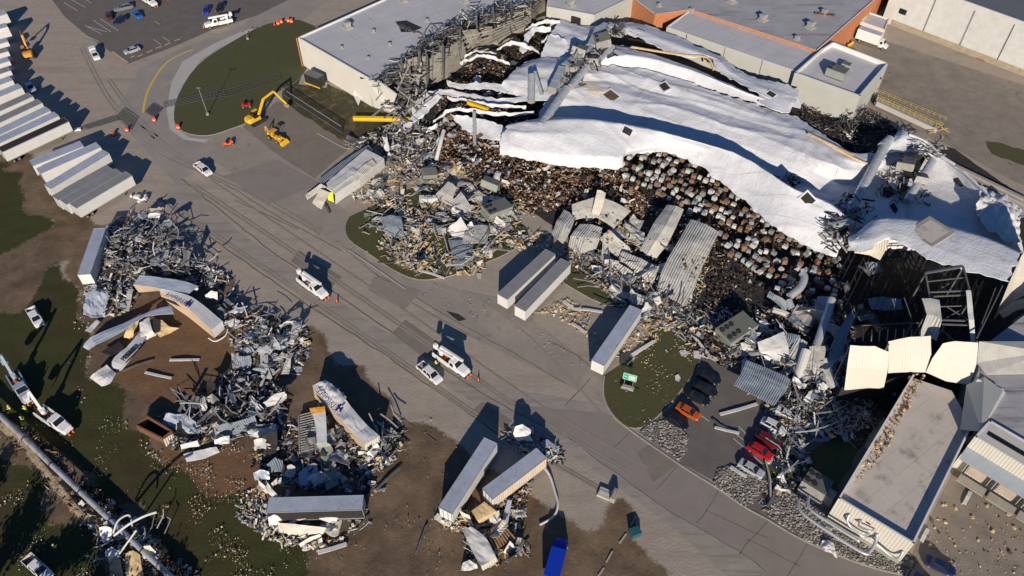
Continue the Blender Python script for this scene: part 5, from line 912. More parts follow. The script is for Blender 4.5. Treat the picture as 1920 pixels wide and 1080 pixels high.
deck('long dark ribbed sheet running down from the shaded racks',[[(1590,590,5),(1602,578,5),(1604,590,5)],[(1572,620,4),(1586,618,4.2),(1592,622,4)],[(1556,652,3),(1570,656,3),(1576,664,2.6)],[(1544,700,1),(1556,706,1),(1562,706,.8)]],'blue_deck')
deck('flat shaded ribbed sheet lying on the racks',[[(1628,560,6),(1655,556,6),(1690,562,6)],[(1630,570,5.6),(1658,570,5.6),(1690,572,5.6)],[(1634,580,5),(1660,582,5),(1692,580,5)]],'blue_deck')
deck('wide grey roof sheet propped on the parked cars, its rim tan',[[(1400,676,3),(1436,688,3),(1470,704,3),(1482,712,3)],[(1390,700,2.6),(1426,712,2.8),(1458,726,2.8),(1474,732,2.6)],[(1376,722,2.2),(1408,738,2.2),(1434,752,2.2),(1452,760,2.2)]],'blue_deck')
deck('stacked white wall slabs sliding off the fallen grey unit',[[(1420,642,3.4),(1446,632,3.6),(1470,622,3.4)],[(1424,660,2.6),(1452,656,2.8),(1478,650,2.6)],[(1440,676,1.4),(1462,682,1.4),(1480,688,1.2)]],'white_steel')
deck('tilted white slab beside the fallen grey unit',[[(1388,644,2.2),(1398,642,2.2),(1408,644,2.2)],[(1392,656,1.5),(1400,656,1.5),(1406,658,1.5)],[(1394,670,.5),(1398,670,.5),(1402,668,.5)]],'white_steel')
deck('crumpled white film heaped beside the propped grey roof sheet',[[(1392,676,1.8),(1402,674,2.2),(1412,680,1.8)],[(1390,688,1.2),(1402,690,2),(1410,694,1.4)],[(1388,700,.4),(1398,704,.6),(1408,706,.5)]],'tarp_white',amp=.6)
deck('bright crumpled foil heap on the gravel before the cream end wall',[[(1541,1014,.6),(1552,1012,.8),(1562,1018,.6)],[(1542,1024,.5),(1554,1028,.9),(1566,1032,.4)],[(1545,1034,.2),(1558,1038,.5),(1570,1046,.2)]],'tarp_white',amp=.5)
deck('small tilted blue sheet below the trailer pair at the far lot corner',[[(1130,478,1),(1140,476,1),(1150,480,1)],[(1128,484,.6),(1140,484,.6),(1150,488,.6)],[(1128,490,.3),(1138,492,.3),(1148,494,.3)]],'blue_deck')
deck('steel-grey plank sheet leaning from the fallen unit to the shaded cars',[[(1296,628,1.6),(1308,636,1.6),(1320,650,1.5)],[(1300,632,1.2),(1318,650,1.2),(1334,668,1.2)],[(1330,672,.8),(1340,678,.8),(1350,674,.8)]],'pale_panel')
for (x,y,s,lab) in [(1282,663,1.2,'white scrap sheet on the lawn, left of two'),(1307,666,1.4,'white scrap sheet on the lawn, right of two near the shaded cars'),(1270,709,.9,'small white scrap alone in the middle of the lawn')]:
    c=P(x,y,.3); mb=MB(); mb.slab([c+Vector((math.cos(a)*s*rnd.uniform(.5,1),math.sin(a)*s*rnd.uniform(.6,1.2),rnd.uniform(0,.15))) for a in (0,1.2,2.4,3.7,5)],.05); tag(mb.build('scrap_sheet','white_steel'),lab,'scrap')
# short pipes and ducts fallen in the ruin
for pts,r,lab,m in [([(1480,556,3.5),(1500,540,4),(1508,522,4.5),(1504,512,4.8)],.8,'bent pale duct lying on the burnt stock right of the pallet rows','duct'),([(1478,563,3),(1484,578,2.4)],.75,'short stub of pale duct below the bent duct','duct'),([(1560,560,6),(1548,600,4.5),(1530,650,3)],.8,'long shaded round pipe between the grey slab and the ribbed sheets','duct'),([(1512,657,3.4),(1494,712,.9)],.95,'thick white pipe leaning down to the tan rubble near the car park','white_steel'),([(889,210,6),(890,272,2)],.45,'slim upright steel post in the left ruin','duct'),([(818,300,2),(826,268,4.5),(832,245,5.5)],.5,'pale upright post leaning in the brown rubble','white_steel')]:
    mb=MB(); mb.tube(W3(pts) if len(pts)==2 else crom(W3(pts),12),r,12); tag(mb.build('fallen_pipe',m),lab,'pipe')
# fallen insulated wall at the left end of the debris
for rows,lab,m in [([[(612,344,2.6),(648,312,2.8),(686,280,3)],[(618,356,2.6),(664,322,2.8),(706,290,3)],[(628,364,2.6),(674,334,2.8),(720,298,3)],[(629,382,.3),(676,350,.3),(722,312,.3)]],'long box-shaped white wall block lying towards the machine yard','white_steel'),
   ([[(572,366,1.0),(586,356,1.4),(602,345,1.8)],[(576,374,.8),(592,362,1.2),(612,350,1.6)]],'pale wall slab jutting out at the left tip of the fallen wall','cream_panel'),
   ([[(601,354,2),(609,357,2),(618,361,2)],[(586,380,.6),(594,386,.6),(603,391,.6)]],'cream slab lying in front of the left tip of the fallen wall','cream_panel'),
   ([[(613,362,1.8),(618,361,1.8),(624,361,1.8)],[(615,374,.6),(620,376,.6),(626,378,.6)]],'small bright yellow sheet tucked under the fallen wall','hi_vis'),
   ([[(596,338,1.2),(640,304,1.6),(690,272,2)],[(602,346,1.4),(648,312,1.8),(700,282,2.4)]],'grey inner face of the fallen wall, a long slab behind the white block','blue_deck'),
   ([[(660,330,3.4),(676,314,3.6),(698,298,3.4)],[(668,340,3.2),(684,326,3.4),(706,308,3.2)]],'cream slab lying on top of the long white wall block','cream_panel'),
   ([[(612,352,2.8),(640,330,3),(662,314,3)],[(622,358,2.9),(648,338,3.1),(672,322,3.1)]],'white slab strip on top of the fallen wall, nearest its left tip','white_steel')]:
    panel3('fallen_wall',lab,rows,m,.25,10,6,.05,'fallen wall')
# individual long strips and beams that stand out
k=0
for a,b,w,lab in [((606,378,.3),(618,400,.3),.5,'short grey strip sticking out below the cream slab'),((783,506,.3),(834,522,.3),.5,'white curb-like beam at the lower rim of the kerb island'),((1057,564,.3),(1076,579,.3),.7,'white kinked beam in the narrow lot, its left piece'),((1076,579,.3),(1130,585,.3),.6,'white kinked beam in the narrow lot, its right piece'),((1072,606,.3),(1098,624,.4),.6,'pale beam pointing at the single parked trailer'),((1182,668,.3),(1226,640,.8),.7,'white beam lying across the lawn edge beside the single trailer'),((1211,597,.4),(1222,570,.6),1.1,'flat grey plank standing beside the single trailer roof'),((318,675,.3),(374,674,.3),.5,'straight white beam alone on the brown dirt'),((272,698,.3),(322,709,.3),.5,'pale angled beam below the folded trailer'),((228,696,.3),(286,675,.4),.4,'grey beam pointing away from the folded trailer'),((335,772,2.5),(352,741,3.5),.6,'blue-grey beam sticking up from the dark heap'),((1350,777,.3),(1420,757,.3),.6,'long white beam on the car park, upper one'),((1340,801,.3),(1386,812,.4),.5,'bent white beam on the car park, its left half'),((1336,786,.3),(1362,804,.3),.45,'grey beam on the car park beside the orange car'),((1370,875,.3),(1400,894,.4),.6,'white bumper strip on the gravel bed'),((1820,922,.3),(1808,945,.3),.6,'short pale strip on the rear yard'),((1740,992,.3),(1728,1015,.3),.6,'pale strip beside the low building on the rear yard'),((596,1036,.3),(650,1020,.4),.7,'white beam lying at the bottom between the trailers'),((668,1000,.3),(690,967,.4),.4,'thin blue-grey strip on the dirt'),((780,1040,.3),(800,985,.4),.35,'dark thin rail on the dirt at the bottom'),((706,918,.4),(750,878,.6),.4,'long thin grey strip running from the wrecked trailers'),((1456,848,.5),(1510,800,1),.4,'slender grey strip over the red cars'),((1440,950,.5),(1476,880,.8),.4,'long grey strip at the edge of the far gravel bed'),((1190,670,.3),(1176,684,.3),.3,'short white lath beside the single trailer')]:
    mb=MB(); p,q=P(*a),P(*b); m_=p.lerp(q,.5)+Vector((rnd.uniform(-.2,.2),rnd.uniform(-.2,.2),.1)); mb.beam(p,m_,w,.18); mb.beam(m_,q,w,.14); tag(mb.build('loose_beam','white_steel' if 'white' in lab or 'pale' in lab else 'grey_steel'),lab,'beam'); k+=1
for poly,n,L,lab,g in [([(690,400),(800,330),(960,420),(900,520),(740,500)],60,(4,9),'long thin steel purlin lying in the debris on the kerb island','long purlins on the kerb island'),([(1120,500),(1240,560),(1290,600),(1170,590),(1060,490)],30,(4,8),'long thin steel purlin lying between the deck sheets and the lawn','purlins beside the deck sheets'),([(1310,600),(1420,620),(1560,740),(1480,760),(1350,640)],40,(4,8),'long thin steel purlin lying between the fallen unit and the cars','purlins near the cars'),([(1430,960),(1500,760),(1560,780),(1480,900)],34,(4,8),'long thin steel purlin lying along the damaged cars','purlins along the damaged cars'),([(690,900),(760,800),(700,830),(690,870)],18,(3,6),'thin steel strip beside the second bent trailer','strips beside the second bent trailer'),([(205,440),(300,420),(400,500),(400,535),(260,520),(200,510)],70,(2,5),'bright twisted metal strip on top of the shredded heap','twisted strips on the shredded heap'),([(420,590),(560,620),(570,690),(480,680),(430,640)],34,(2,5),'pale metal strip on the twisted heap beside the road','strips on the roadside heap'),([(330,760),(520,740),(520,800),(350,830)],34,(2,5),'pale metal strip on the dark heap','strips on the dark heap')]:
    x0,x1=min(p[0] for p in poly),max(p[0] for p in poly); y0,y1=min(p[1] for p in poly),max(p[1] for p in poly); k=0
    while k<n:
        x,y=rnd.uniform(x0,x1),rnd.uniform(y0,y1)
        if not inpoly(x,y,poly): continue
        k+=1; l=rnd.uniform(*L); a=rnd.uniform(0,3.14); hz=rnd.uniform(.4,2.2) if 'heap' not in lab else rnd.uniform(1.5,3.4); p=P(x,y,0)+Vector((0,0,hz)); d=Vector((math.cos(a),math.sin(a),rnd.gauss(0,.18))).normalized(); q=p+d*l*.5; r=q+(d+Vector((rnd.gauss(0,.3),rnd.gauss(0,.3),rnd.gauss(0,.1)))).normalized()*l*.5
        for t in (p,q,r): t.z=max(t.z,.15)
        mb=MB(); w=rnd.uniform(.1,.28); mb.beam(p,q,w,.08); mb.beam(q,r,w,.08); tag(mb.build('steel_strip',rnd.choice(['light_steel','light_steel','white_steel','grey_steel'])),lab,'metal strip',g)
ac_unit('air_conditioner','large fallen grey-green unit with four fans beside the kerb island',930,402,0.6,6.4,3.6,2.6,R(35),tilt=(.08,.1),fans=2)
ac_unit('air_conditioner','large fallen grey-green unit with six fans above the car park',1378,628,0.4,7.2,4.4,3.0,R(33),tilt=(.05,-.12),fans=3)
ac_unit('air_conditioner','small tilted grey-green unit in the middle of the debris field',803,330,.8,3.6,2.4,1.9,R(20),tilt=(.3,.2),fans=0)
ac_unit('air_conditioner','small tilted unit near the top of the largest fallen grey-green unit',918,352,1.5,4.2,2.6,2.0,R(-20),tilt=(-.25,.2),fans=0)
c=ac_unit('generator','dark grey generator enclosure on a yellow base beside the white warehouse wall',592,158,0.4,5.0,2.6,3.2,R(-32),'dark_metal',fans=0); c['category']='generator'
mb=MB(); mb.box(-2.9,2.9,-1.5,-1.35,.3,.6); mb.box(-2.9,2.9,1.35,1.5,.3,.6); mb.box(-2.9,-2.7,-1.5,1.5,.3,.6); mb.build('base_rail','machine_yellow',c)
# ---------------------------------------------------------------- trailers
mat('trailer_white',(0.62,0.62,0.6),0.4,var=0.06,scale=0.6)
mat('trailer_roof',(0.47,0.52,0.6),0.35,metal=0.25,var=0.12,scale=0.4,c2=(0.3,0.31,0.33),f2=0.55,s2=0.6,lines=(1.2,90,(.2,.22,.26)))
mat('trailer_roof_dark',(0.22,0.22,0.23),0.6,var=0.15,scale=0.5)
mat('trailer_roof_burnt',(0.03,0.02,0.02),0.7,var=0.2)
mat('trailer_tan',(0.5,0.38,0.26),0.6,var=0.1)
mat('tan_rib',(0.55,0.4,0.24),0.7,var=0.15)
def wheel(parent,x,y,r=.5,w=.5,tilt=None):
    mb=MB(); mb.cyl((x,y-w/2,r),(x,y+w/2,r),r,16); t=mb.build('wheel','rubber',parent,bevel=.03)
    s=1 if y>0 else -1; mb=MB(); mb.cyl((x,y+s*w/2,r),(x,y+s*(w/2+.03),r),r*.58,12); mb.build('rim','rim',t); return t
def trailer(label,rear,front,roof='trailer_roof',side='trailer_white',h=4.1,w=2.6,group=None,ribs=None,wheels=True,L=None,reefer=False):
    a,b=P(rear[0],rear[1],h),P(front[0],front[1],h); 
    if L: b=a+(b-a).normalized()*L
    L=(b-a).length; rz=math.atan2(b.y-a.y,b.x-a.x); o=empty('semi_trailer',(a.x,a.y,0),rz,label,'trailer',group)
    z0=1.15; mb=MB(); zz=h-.03
    mb.add([(0,-w/2,z0),(L,-w/2,z0),(L,w/2,z0),(0,w/2,z0),(0,-w/2,zz),(L,-w/2,zz),(L,w/2,zz),(0,w/2,zz)],[(0,1,5,4),(2,3,7,6),(1,2,6,5),(3,0,4,7)],0,[(0,0),(L,0),(L,0),(0,0),(0,3),(L,3),(L,3),(0,3)])
    mb.build('side_wall',side,o)
    mb=MB(); mb.add([(0,-w/2,h),(L,-w/2,h),(L,w/2,h),(0,w/2,h)],[(0,1,2,3)],0,[(0,0),(L,0),(L,w),(0,w)]); r=mb.build('roof',roof,o,recalc=False)
    mb=MB()
    for s in (-1,1): mb.box(0,L,s*(w/2+.02)-.03,s*(w/2+.02)+.03,h-.14,h+.02); mb.box(0,L,s*(w/2+.02)-.03,s*(w/2+.02)+.03,z0-.05,z0+.18)
    mb.box(-.05,.02,-w/2,w/2,h-.14,h+.03); mb.box(L-.02,L+.05,-w/2,w/2,h-.14,h+.03); mb.build('rail','galvanised',o)
    mb=MB(); mb.box(-.04,0,-w/2+.08,-.03,z0+.1,h-.2); mb.box(-.04,0,.03,w/2-.08,z0+.1,h-.2); mb.build('rear_door','vehicle_white',o); mb=MB()
    for s in (-.9,-.35,.35,.9): mb.box(-.09,-.04,s*w/2-.03,s*w/2+.03,z0+.1,h-.25)
    mb.build('door_bar','dark_metal',o)
    mb=MB(); mb.box(.2,L-.2,-.5,.5,z0-.3,z0); mb.box(.1,3.4,-.9,.9,.75,z0-.3); mb.build('chassis','dark_metal',o)
    if wheels:
        for x in (1.3,2.6):
            for s in (-1,1): wheel(o,x,s*(w/2-.28))
    for s in (-1,1): mb=MB(); mb.box(L-3.1,L-2.95,s*.9-.08,s*.9+.08,0,z0); mb.box(L-3.2,L-2.85,s*.9-.15,s*.9+.15,0,.08); mb.build('landing_leg','dark_metal',o)
    if reefer: mb=MB(); mb.box(L,L+.5,-.85,.85,h-2.2,h-.3); mb.build('cooling_unit','vehicle_white',o,bevel=.05)
    if ribs:
        mb=MB(); n=int(L/.4)
        for k in range(n): mb.box(.2+k*.4,.36+k*.4,-w/2-.08,-w/2-.02,z0+.1,h-.15); 
        mb.build('side_rib','tan_rib',o)
    return o
trailer('white trailer with grey dusty roof, left of the parked pair in front of the wreckage',(1032,472),(942,556),'trailer_roof_dark')
trailer('white trailer with grey dusty roof, right of the parked pair in front of the wreckage',(1061,489),(975,578),'trailer_roof_dark')
trailer('single trailer with pale blue roof parked at the lawn with the green sign',(1192,577),(1121,680))
trailer('blue-roofed trailer standing upright beside the tan-ribbed trailer at the bottom',(835,957),(920,826))
trailer('torn trailer with blue roof and tan ribs showing along its side',(914,926),(1000,861),ribs=True,L=12)
trailer('blue-roofed trailer lying across in the bottom wreckage, its side torn off',(680,942),(502,947),side='charred')  # black walls put the shade of the open interior into their colour
trailer('pale blue trailer alone at the left of the shredded metal heap',(187,428),(157,514))
for i,(a,b,rf,lab) in enumerate([((0,281),(124,224),'trailer_roof_burnt','white trailer with burnt black roof, front of the tight left row'),((-14,268),(105,213),'trailer_roof','blue-grey roofed trailer, second in the tight left row'),((-34,262),(89,203),'trailer_roof','trailer with mottled blue roof, third in the tight left row'),((-48,246),(74,189),'trailer_roof_dark','dark grey roofed trailer, fourth in the tight left row'),((-62,230),(57,177),'trailer_roof_dark','grey roofed trailer, fifth in the tight left row'),((-80,208),(37,160),'trailer_roof','pale grey trailer, sixth in the tight left row next to the small parked pickup'),((-98,190),(20,146),'trailer_roof','pale trailer, seventh in the tight left row'),((-104,168),(17,128),'trailer_roof_dark','dark roofed trailer at the left edge beyond the seventh'),((-106,148),(15,110),'trailer_roof','trailer at the left edge level with the orange excavator'),((-110,128),(13,92),'trailer_roof_dark','trailer at the left edge just above the orange excavator level'),((-112,108),(13,74),'trailer_roof','trailer at the left edge below the tall blue-white one')]):
    t=trailer(lab,a,b,rf,group='trailers parked tightly along the left edge')
trailer('tall blue-white trailer at the upper left corner',(-110,80),(12,46),h=5.0,group='trailers parked tightly along the left edge')
trailer('trailer partly cut by the upper left corner of the frame',(-110,60),(10,22),h=4.2,group='trailers parked tightly along the left edge')
trailer('narrow pale trailer with tyres beside it, back of the lower left group',(58,306),(153,269))
trailer('blue streaked roof trailer, second of the lower left group',(73,320),(184,271))
trailer('light blue ribbed roof trailer, third of the lower left group',(89,350),(198,284))
trailer('grey roofed trailer, leftmost of three joined side by side in the lower left group',(104,371),(206,314),'trailer_roof_dark')
trailer('grey roofed trailer, middle of three joined side by side in the lower left group',(119,379),(222,320),'trailer_roof_dark')
trailer('grey roofed trailer with a long white side, front of three joined side by side',(137,386),(241,325),'trailer_roof_dark')
# wrecked trailers
def wreck(label,parts,extra=None,name='wrecked_trailer'):
    o=empty(name,(0,0,0),0,label,'trailer')
    for nm,rows,m,amp in parts:
        c=cloth([W3(r) for r in rows],16,8,.1,amp,.5).build(nm,[m,m],o,recalc=False)
    return o
mat('trailer_side_blue',(0.42,0.47,0.55),0.35,metal=.2,var=.1,scale=.5)
mat('trailer_pale',(0.56,0.57,0.58),0.4,var=.08,scale=.5)
w1=wreck('bent white trailer on its side with blue lettering, the one above the brown dirt',[
 ('side_wall',[[(303,541,3.2),(330,547,3),(365,560,2.8),(417,602,2.7)],[(299,545,3.0),(325,560,2.8),(355,580,2.7),(397,619,2.7)]],'trailer_pale',.06),
 ('roof',[[(299,545,3.0),(325,560,2.8),(355,580,2.7),(397,619,2.7)],[(302,556,.4),(330,578,.4),(358,598,.4),(402,634,.4)]],'trailer_tan',.05),
 ('rear_frame',[[(417,602,2.7),(397,619,2.7)],[(421,616,.3),(402,634,.3)]],'vehicle_white',0),
 ('front_section',[[(262,516,3.6),(300,520,3.4),(340,526,3.2),(372,536,2.6)],[(250,534,3.2),(280,537,3.2),(310,543,3.1),(352,552,2.6)]],'trailer_side_blue',.12),
 ('torn_skin',[[(250,534,3.2),(280,537,3.2),(310,543,3.1)],[(260,548,.4),(285,546,1.2),(300,545,1.8)]],'trailer_tan',.06)])
mb=MB(); mb.slab([p+Vector((0,-.12,0)) for p in W3([(400,614,2.2),(412,604,2.2),(415,611,1.2),(403,622,1.2)])],.05); mb.build('open_doorway','charred',w1)
mb=MB(); mb.tube(crom(W3([(391,634,.6),(404,640,.6),(422,630,.8),(427,618,1)]),12),.12,8); mb.build('bumper_bar','vehicle_white',w1)
up1=Vector((0,0,1))
text_obj('KNIGHT',P(352,568,2.98),P(314,549,3.16),None,1.25,'logo_purple',w1,'lettering',-.02)
for a,b in [((348,574),(357,564)),((349,568),(356,573)),((354,575),(360,567))]:
    mb=MB(); mb.beam(P(*a,3.0),P(*b,3.0),.35,.12); mb.build('emblem','logo_purple',w1)
w2=wreck('kinked pale trailer with blue lettering beside the lane, dented in the middle',[
 ('side_wall',[[(610,712,4),(634,733,4),(652,754,3.6),(680,788,3.9),(712,818,4)],[(598,717,3.9),(620,744,3.8),(641,770,3.3),(665,800,3.8),(698,826,4)],[(586,723,3.7),(608,750,3.6),(631,778,3.2),(655,804,3.4),(684,834,3.8)]],'trailer_pale',.25),
 ('roof',[[(586,723,3.7),(608,750,3.6),(631,778,3.2),(655,804,3.4),(684,834,3.8)],[(590,745,.4),(612,768,.4),(635,794,.4),(658,822,.4),(686,852,.4)]],'trailer_tan',.15),
 ('rear_frame',[[(712,818,4),(684,834,3.8)],[(710,838,.4),(686,852,.4)]],'cream_panel',0),
 ('crumpled_skin',[[(610,712,4.05),(625,722,4.1),(650,745,3.9)],[(604,716,4.3),(622,730,4.5),(642,756,4.2)],[(600,720,4.0),(614,738,4.1),(634,762,3.8)]],'white_steel',.4)])
text_obj('KNIGHT',P(636,768,4.0),P(600,728,4.3),None,1.35,'logo_purple',w2,'lettering',-.02)
for a,b in [((630,769),(640,758)),((633,762),(640,768)),((637,772),(643,763))]:
    mb=MB(); mb.beam(P(*a,4.15),P(*b,4.15),.35,.12); mb.build('emblem','logo_purple',w2)
mb=MB(); mb.slab([p+Vector((0,-.15,0)) for p in W3([(689,834,3),(698,829,3.1),(698,842,1.2),(690,847,1.1)])],.05); mb.build('open_doorway','charred',w2)
for x,y in [(636,730),(643,738)]:
    mb=MB(); c=P(x,y,1.0); mb.cyl(c-Vector((0,0,.3)),c+Vector((0,0,.2)),.52,16); t=mb.build('wheel','rubber',w2); mb=MB(); mb.cyl(c+Vector((0,0,.2)),c+Vector((0,0,.25)),.3,12); mb.build('rim','rim',t)
w3_=wreck('folded white trailer split open with black lettering on the brown dirt',[
 ('side_wall',[[(262,622,2.2),(276,628,2.2)],[(240,648,2.4),(262,650,2.4)],[(212,672,2.4),(240,680,2.4)],[(210,690,2),(226,695,2)]],'trailer_pale',.12),
 ('upper_side',[[(320,573,3),(326,588,3)],[(280,584,3),(272,594,3)],[(230,606,2.8),(232,620,2.8)],[(170,632,2.4),(180,646,2.4)],[(155,650,1.2),(166,656,1.2)]],'trailer_side_blue',.25),
 ('torn_liner',[[(246,606,2.2),(262,596,2.4)],[(236,624,1.6),(252,618,1.8)],[(232,632,.6),(250,634,.6)]],'insulation',.5),
 ('front_section',[[(200,684,2.4),(218,700,2.4)],[(180,698,2.4),(206,718,2.4)],[(168,708,1.6),(190,724,1.6)]],'white_steel',.25),
 ('floor',[[(188,660,1),(224,640,1)],[(210,668,.8),(234,650,.8)],[(216,672,.4),(250,640,.4)]],'charred',.2),
 ('plywood_liner',[[(286,596,1.5),(304,600,1.5)],[(288,616,1.2),(318,612,1.2)],[(300,632,.5),(336,616,.5)]],'insulation',.2),
 ('torn_roof',[[(262,606,3),(280,596,3.2)],[(262,626,2.6),(286,620,2.8)],[(270,640,1.6),(294,628,1.6)]],'white_steel',.5)])
text_obj('PREMIER',P(233,677,2.75),P(259,652,2.75),None,1.5,'logo_black',w3_,'lettering',.05)
mb=MB(); mb.beam(P(236,680,2.8),P(262,654,2.8),.22,.1); mb.beam(P(262,654,2.8),P(257,650,2.8),.22,.1); mb.build('emblem','logo_black',w3_)
for x,y in [(216,520),(221,520)]: pass
w4=wreck('split trailer body standing nearly end-on with orange inner edge and open ribs',[
 ('side_wall',[[(584,772,3.6),(610,766,3.6)],[(592,800,3.2),(612,800,3.2)],[(594,832,2.8),(613,830,2.8)]],'trailer_pale',.1),
 ('inner_edge',[[(580,766,3.9),(609,762,3.9)],[(584,776,3.75),(610,772,3.75)]],'machine_orange',.15),
 ('lower_skin',[[(592,832,2.6),(613,830,2.6)],[(600,850,1.6),(624,842,1.6)],[(612,920,.6),(636,908,.6)]],'teal_panel',.1)])
mb=MB()
for k in range(16):
    y=775+k*4.6; mb.beam(P(560,y+4,1.2),P(588,y-3,1.4),.14,.16)
mb.beam(P(590,765,1.6),P(592,850,1.4),.2,.4); mb.beam(P(560,780,1.2),P(562,850,1.2),.2,.4); mb.build('floor_rib','light_steel',w4)
w5=wreck('battered grey-white trailer end lying at the bottom of the wreckage',[
 ('side_wall',[[(866,992,2.6),(885,988,2.6)],[(884,1030,2.4),(912,1010,2.4)],[(902,1062,2),(930,1045,2)]],'white_steel',.3),
 ('end_wall',[[(902,1062,2),(930,1045,2)],[(905,1070,.3),(934,1052,.3)]],'cream_panel',.1)])
w6=wreck('golden plywood-lined trailer mouth between the two bottom trailers',[
 ('liner',[[(884,958,2.6),(908,941,2.6)],[(895,976,2.4),(930,958,2.4)],[(900,982,1.4),(930,962,1.6)]],'insulation',.15),
 ('torn_side',[[(862,958,2.4),(880,966,2.4)],[(866,968,1.2),(888,986,1.2)],[(870,972,.3),(892,992,.3)]],'cream_panel',.25)])
mb=MB()
for k in range(8): mb.beam(P(912+k*5,996+k*-1,1.2),P(930+k*5,1030-k*3,1.2),.25,.2)
mb.build('floor_slat','wood',w6)
w7_=wreck('open-topped rusty container beside the dark heap, empty and black inside',[
 ('end_wall',[[(305,822,2.2),(322,808,2.2)],[(311,838,.3),(327,822,.3)]],'cream_panel',.03),
 ('floor',[[(262,796,.5),(282,782,.5)],[(302,822,.5),(320,806,.5)]],'charred',.03)],name='open_container')
w7_['category']='container'
for a,b in [((255,797,2.2),(305,822,2.2)),((275,780,2.2),(322,808,2.2)),((255,797,2.2),(275,780,2.2)),((305,822,2.2),(322,808,2.2))]:
    mb=MB(); p,q=P(*a),P(*b); mb.beam(p,q,.25,.25); mb.slab([p,q,Vector((q.x,q.y,.3)),Vector((p.x,p.y,.3))],.08); mb.build('side_wall','rust',w7_)
def ww(l,rows,m,amp=.15,nm='bent_sheet'): return panel3(nm,l,rows,m,.12,12,8,amp,'panel')
ww('blue-grey crumpled trailer side with a white patch right of the rusty container',[[(312,776,2.4),(345,774,2.6),(378,800,2.4)],[(308,786,1.8),(336,792,2),(366,812,1.8)],[(304,796,1),(330,806,1),(352,814,.8)]],'trailer_side_blue',.5)
ww('bright white lid lying below the crumpled trailer side',[[(338,834,1.6),(354,830,1.6),(370,826,1.6)],[(340,842,1.2),(356,838,1.2),(374,836,1.2)]],'vehicle_white',.03)
ww('pale trailer roof strip lying at the lower edge of the dark heap',[[(344,852,.8),(372,844,.8),(406,838,.8)],[(350,866,.4),(380,860,.4),(412,848,.4)]],'trailer_pale',.1)
ww('crumpled white sheet box right of the bright white lid',[[(402,824,1.8),(416,820,2),(430,816,1.8)],[(402,832,1.2),(416,832,1.4),(430,830,1.2)]],'tarp_white',.4)
ww('dark ribbed trailer floor tilted in the dark heap',[[(402,800,1.6),(440,792,2),(478,780,2.2)],[(410,808,1),(446,806,1.2),(482,796,1.2)],[(430,818,.6),(470,808,.6),(520,794,.6)]],'blue_deck',.2)
ww('dark grey sheet standing up at the top of the dark heap',[[(384,748,2.8),(398,738,3.2),(414,752,2.8)],[(388,760,1.6),(402,758,1.8),(412,764,1.6)]],'grey_steel',.1)
ww('blue ribbed sheet lying left of the split trailer body',[[(500,872,1.4),(516,858,1.8),(530,864,1.4)],[(506,886,.8),(520,884,1),(532,884,.8)]],'blue_deck',.1)
ww('open cream box of bent sheets left of the lying trailer',[[(484,900,1.4),(500,914,1.2),(520,896,1.6)],[(486,914,.4),(500,926,.4),(520,906,.5)]],'cream_panel',.1)
ww('pale blue bent sheets behind the open cream box',[[(474,886,1.8),(488,880,2),(504,884,1.8)],[(478,900,1),(492,898,1.2),(506,898,1)]],'trailer_side_blue',.3)
ww('blue tarp-like sheet in the shade left of the teal skin',[[(560,886,.8),(580,870,1),(594,868,1)],[(560,902,.5),(580,898,.6),(598,890,.6)],[(564,910,.3),(576,910,.3),(590,904,.3)]],'trailer_side_blue',.3)
ww('white torn front end of the trailer lying across',[[(502,960,3.6),(514,962,3.6),(524,962,3.4)],[(503,975,1.8),(514,978,1.8),(528,972,1.8)],[(506,990,.4),(516,988,.4),(530,980,.6)]],'vehicle_white',.1)
ww('long pale plank leaning from the lying trailer front',[[(528,985,.8),(560,972,1.4),(600,962,2)],[(530,989,.7),(562,976,1.3),(602,966,1.9)]],'cream_panel',.02)
ww('torn white trailer side with green edge below the lying trailer',[[(520,980,1.6),(560,984,1.6),(612,990,1.6)],[(524,998,.8),(560,1004,.6),(606,1002,.8)]],'cream_panel',.2)
ww('curved white skin under the lying trailer',[[(592,960,2),(612,962,2),(636,958,2)],[(596,972,1.4),(614,978,1.4),(634,972,1.4)],[(604,978,.5),(618,982,.5),(630,980,.5)]],'tarp_white',.3)
ww('grey plate right of the torn white trailer side',[[(632,978,.6),(638,976,.6),(642,976,.6)],[(620,1004,.3),(628,1006,.3),(634,1004,.3)]],'pale_panel',.03)
ww('long white curved strip at the bottom of the lying trailer wreck',[[(560,1020,.8),(580,1008,1),(600,1002,1)],[(564,1026,.4),(584,1014,.5),(604,1006,.5)]],'white_steel',.1)
ww('flat grey plate leaning below the upright blue-roofed trailer',[[(820,962,.8),(834,970,.8),(848,980,.8)],[(814,972,.3),(828,982,.3),(842,988,.3)]],'pale_panel',.03)
ww('blue-white plank standing right of the golden plywood mouth',[[(952,938,1.6),(960,938,1.6)],[(946,958,1),(956,960,1)],[(940,992,.5),(950,996,.5)]],'trailer_side_blue',.05)
ww('white folded corner piece at the bottom right of the wood slats',[[(946,1030,1.6),(956,1014,1.8),(962,1020,1.6)],[(944,1036,.5),(956,1040,.4),(969,1038,.4)]],'white_steel',.1)
ww('crinkled blue foil at the bottom beside the battered trailer end',[[(868,1056,.8),(880,1050,1),(894,1060,.8)],[(864,1070,.4),(880,1070,.6),(896,1066,.4)]],'tarp_white',.4)
ww('pale blue sheet in the shade above the bent trailer left end',[[(160,550,1.6),(180,540,2),(205,548,1.8)],[(158,572,1),(180,570,1.4),(200,570,1)],[(156,590,.4),(176,596,.5),(196,592,.4)]],'trailer_side_blue',.7)
ww('upright pale plank left of the folded trailer top',[[(240,542,1.4),(250,542,1.4)],[(236,562,1),(246,562,1)],[(232,582,.5),(242,584,.5)]],'pale_panel',.05)
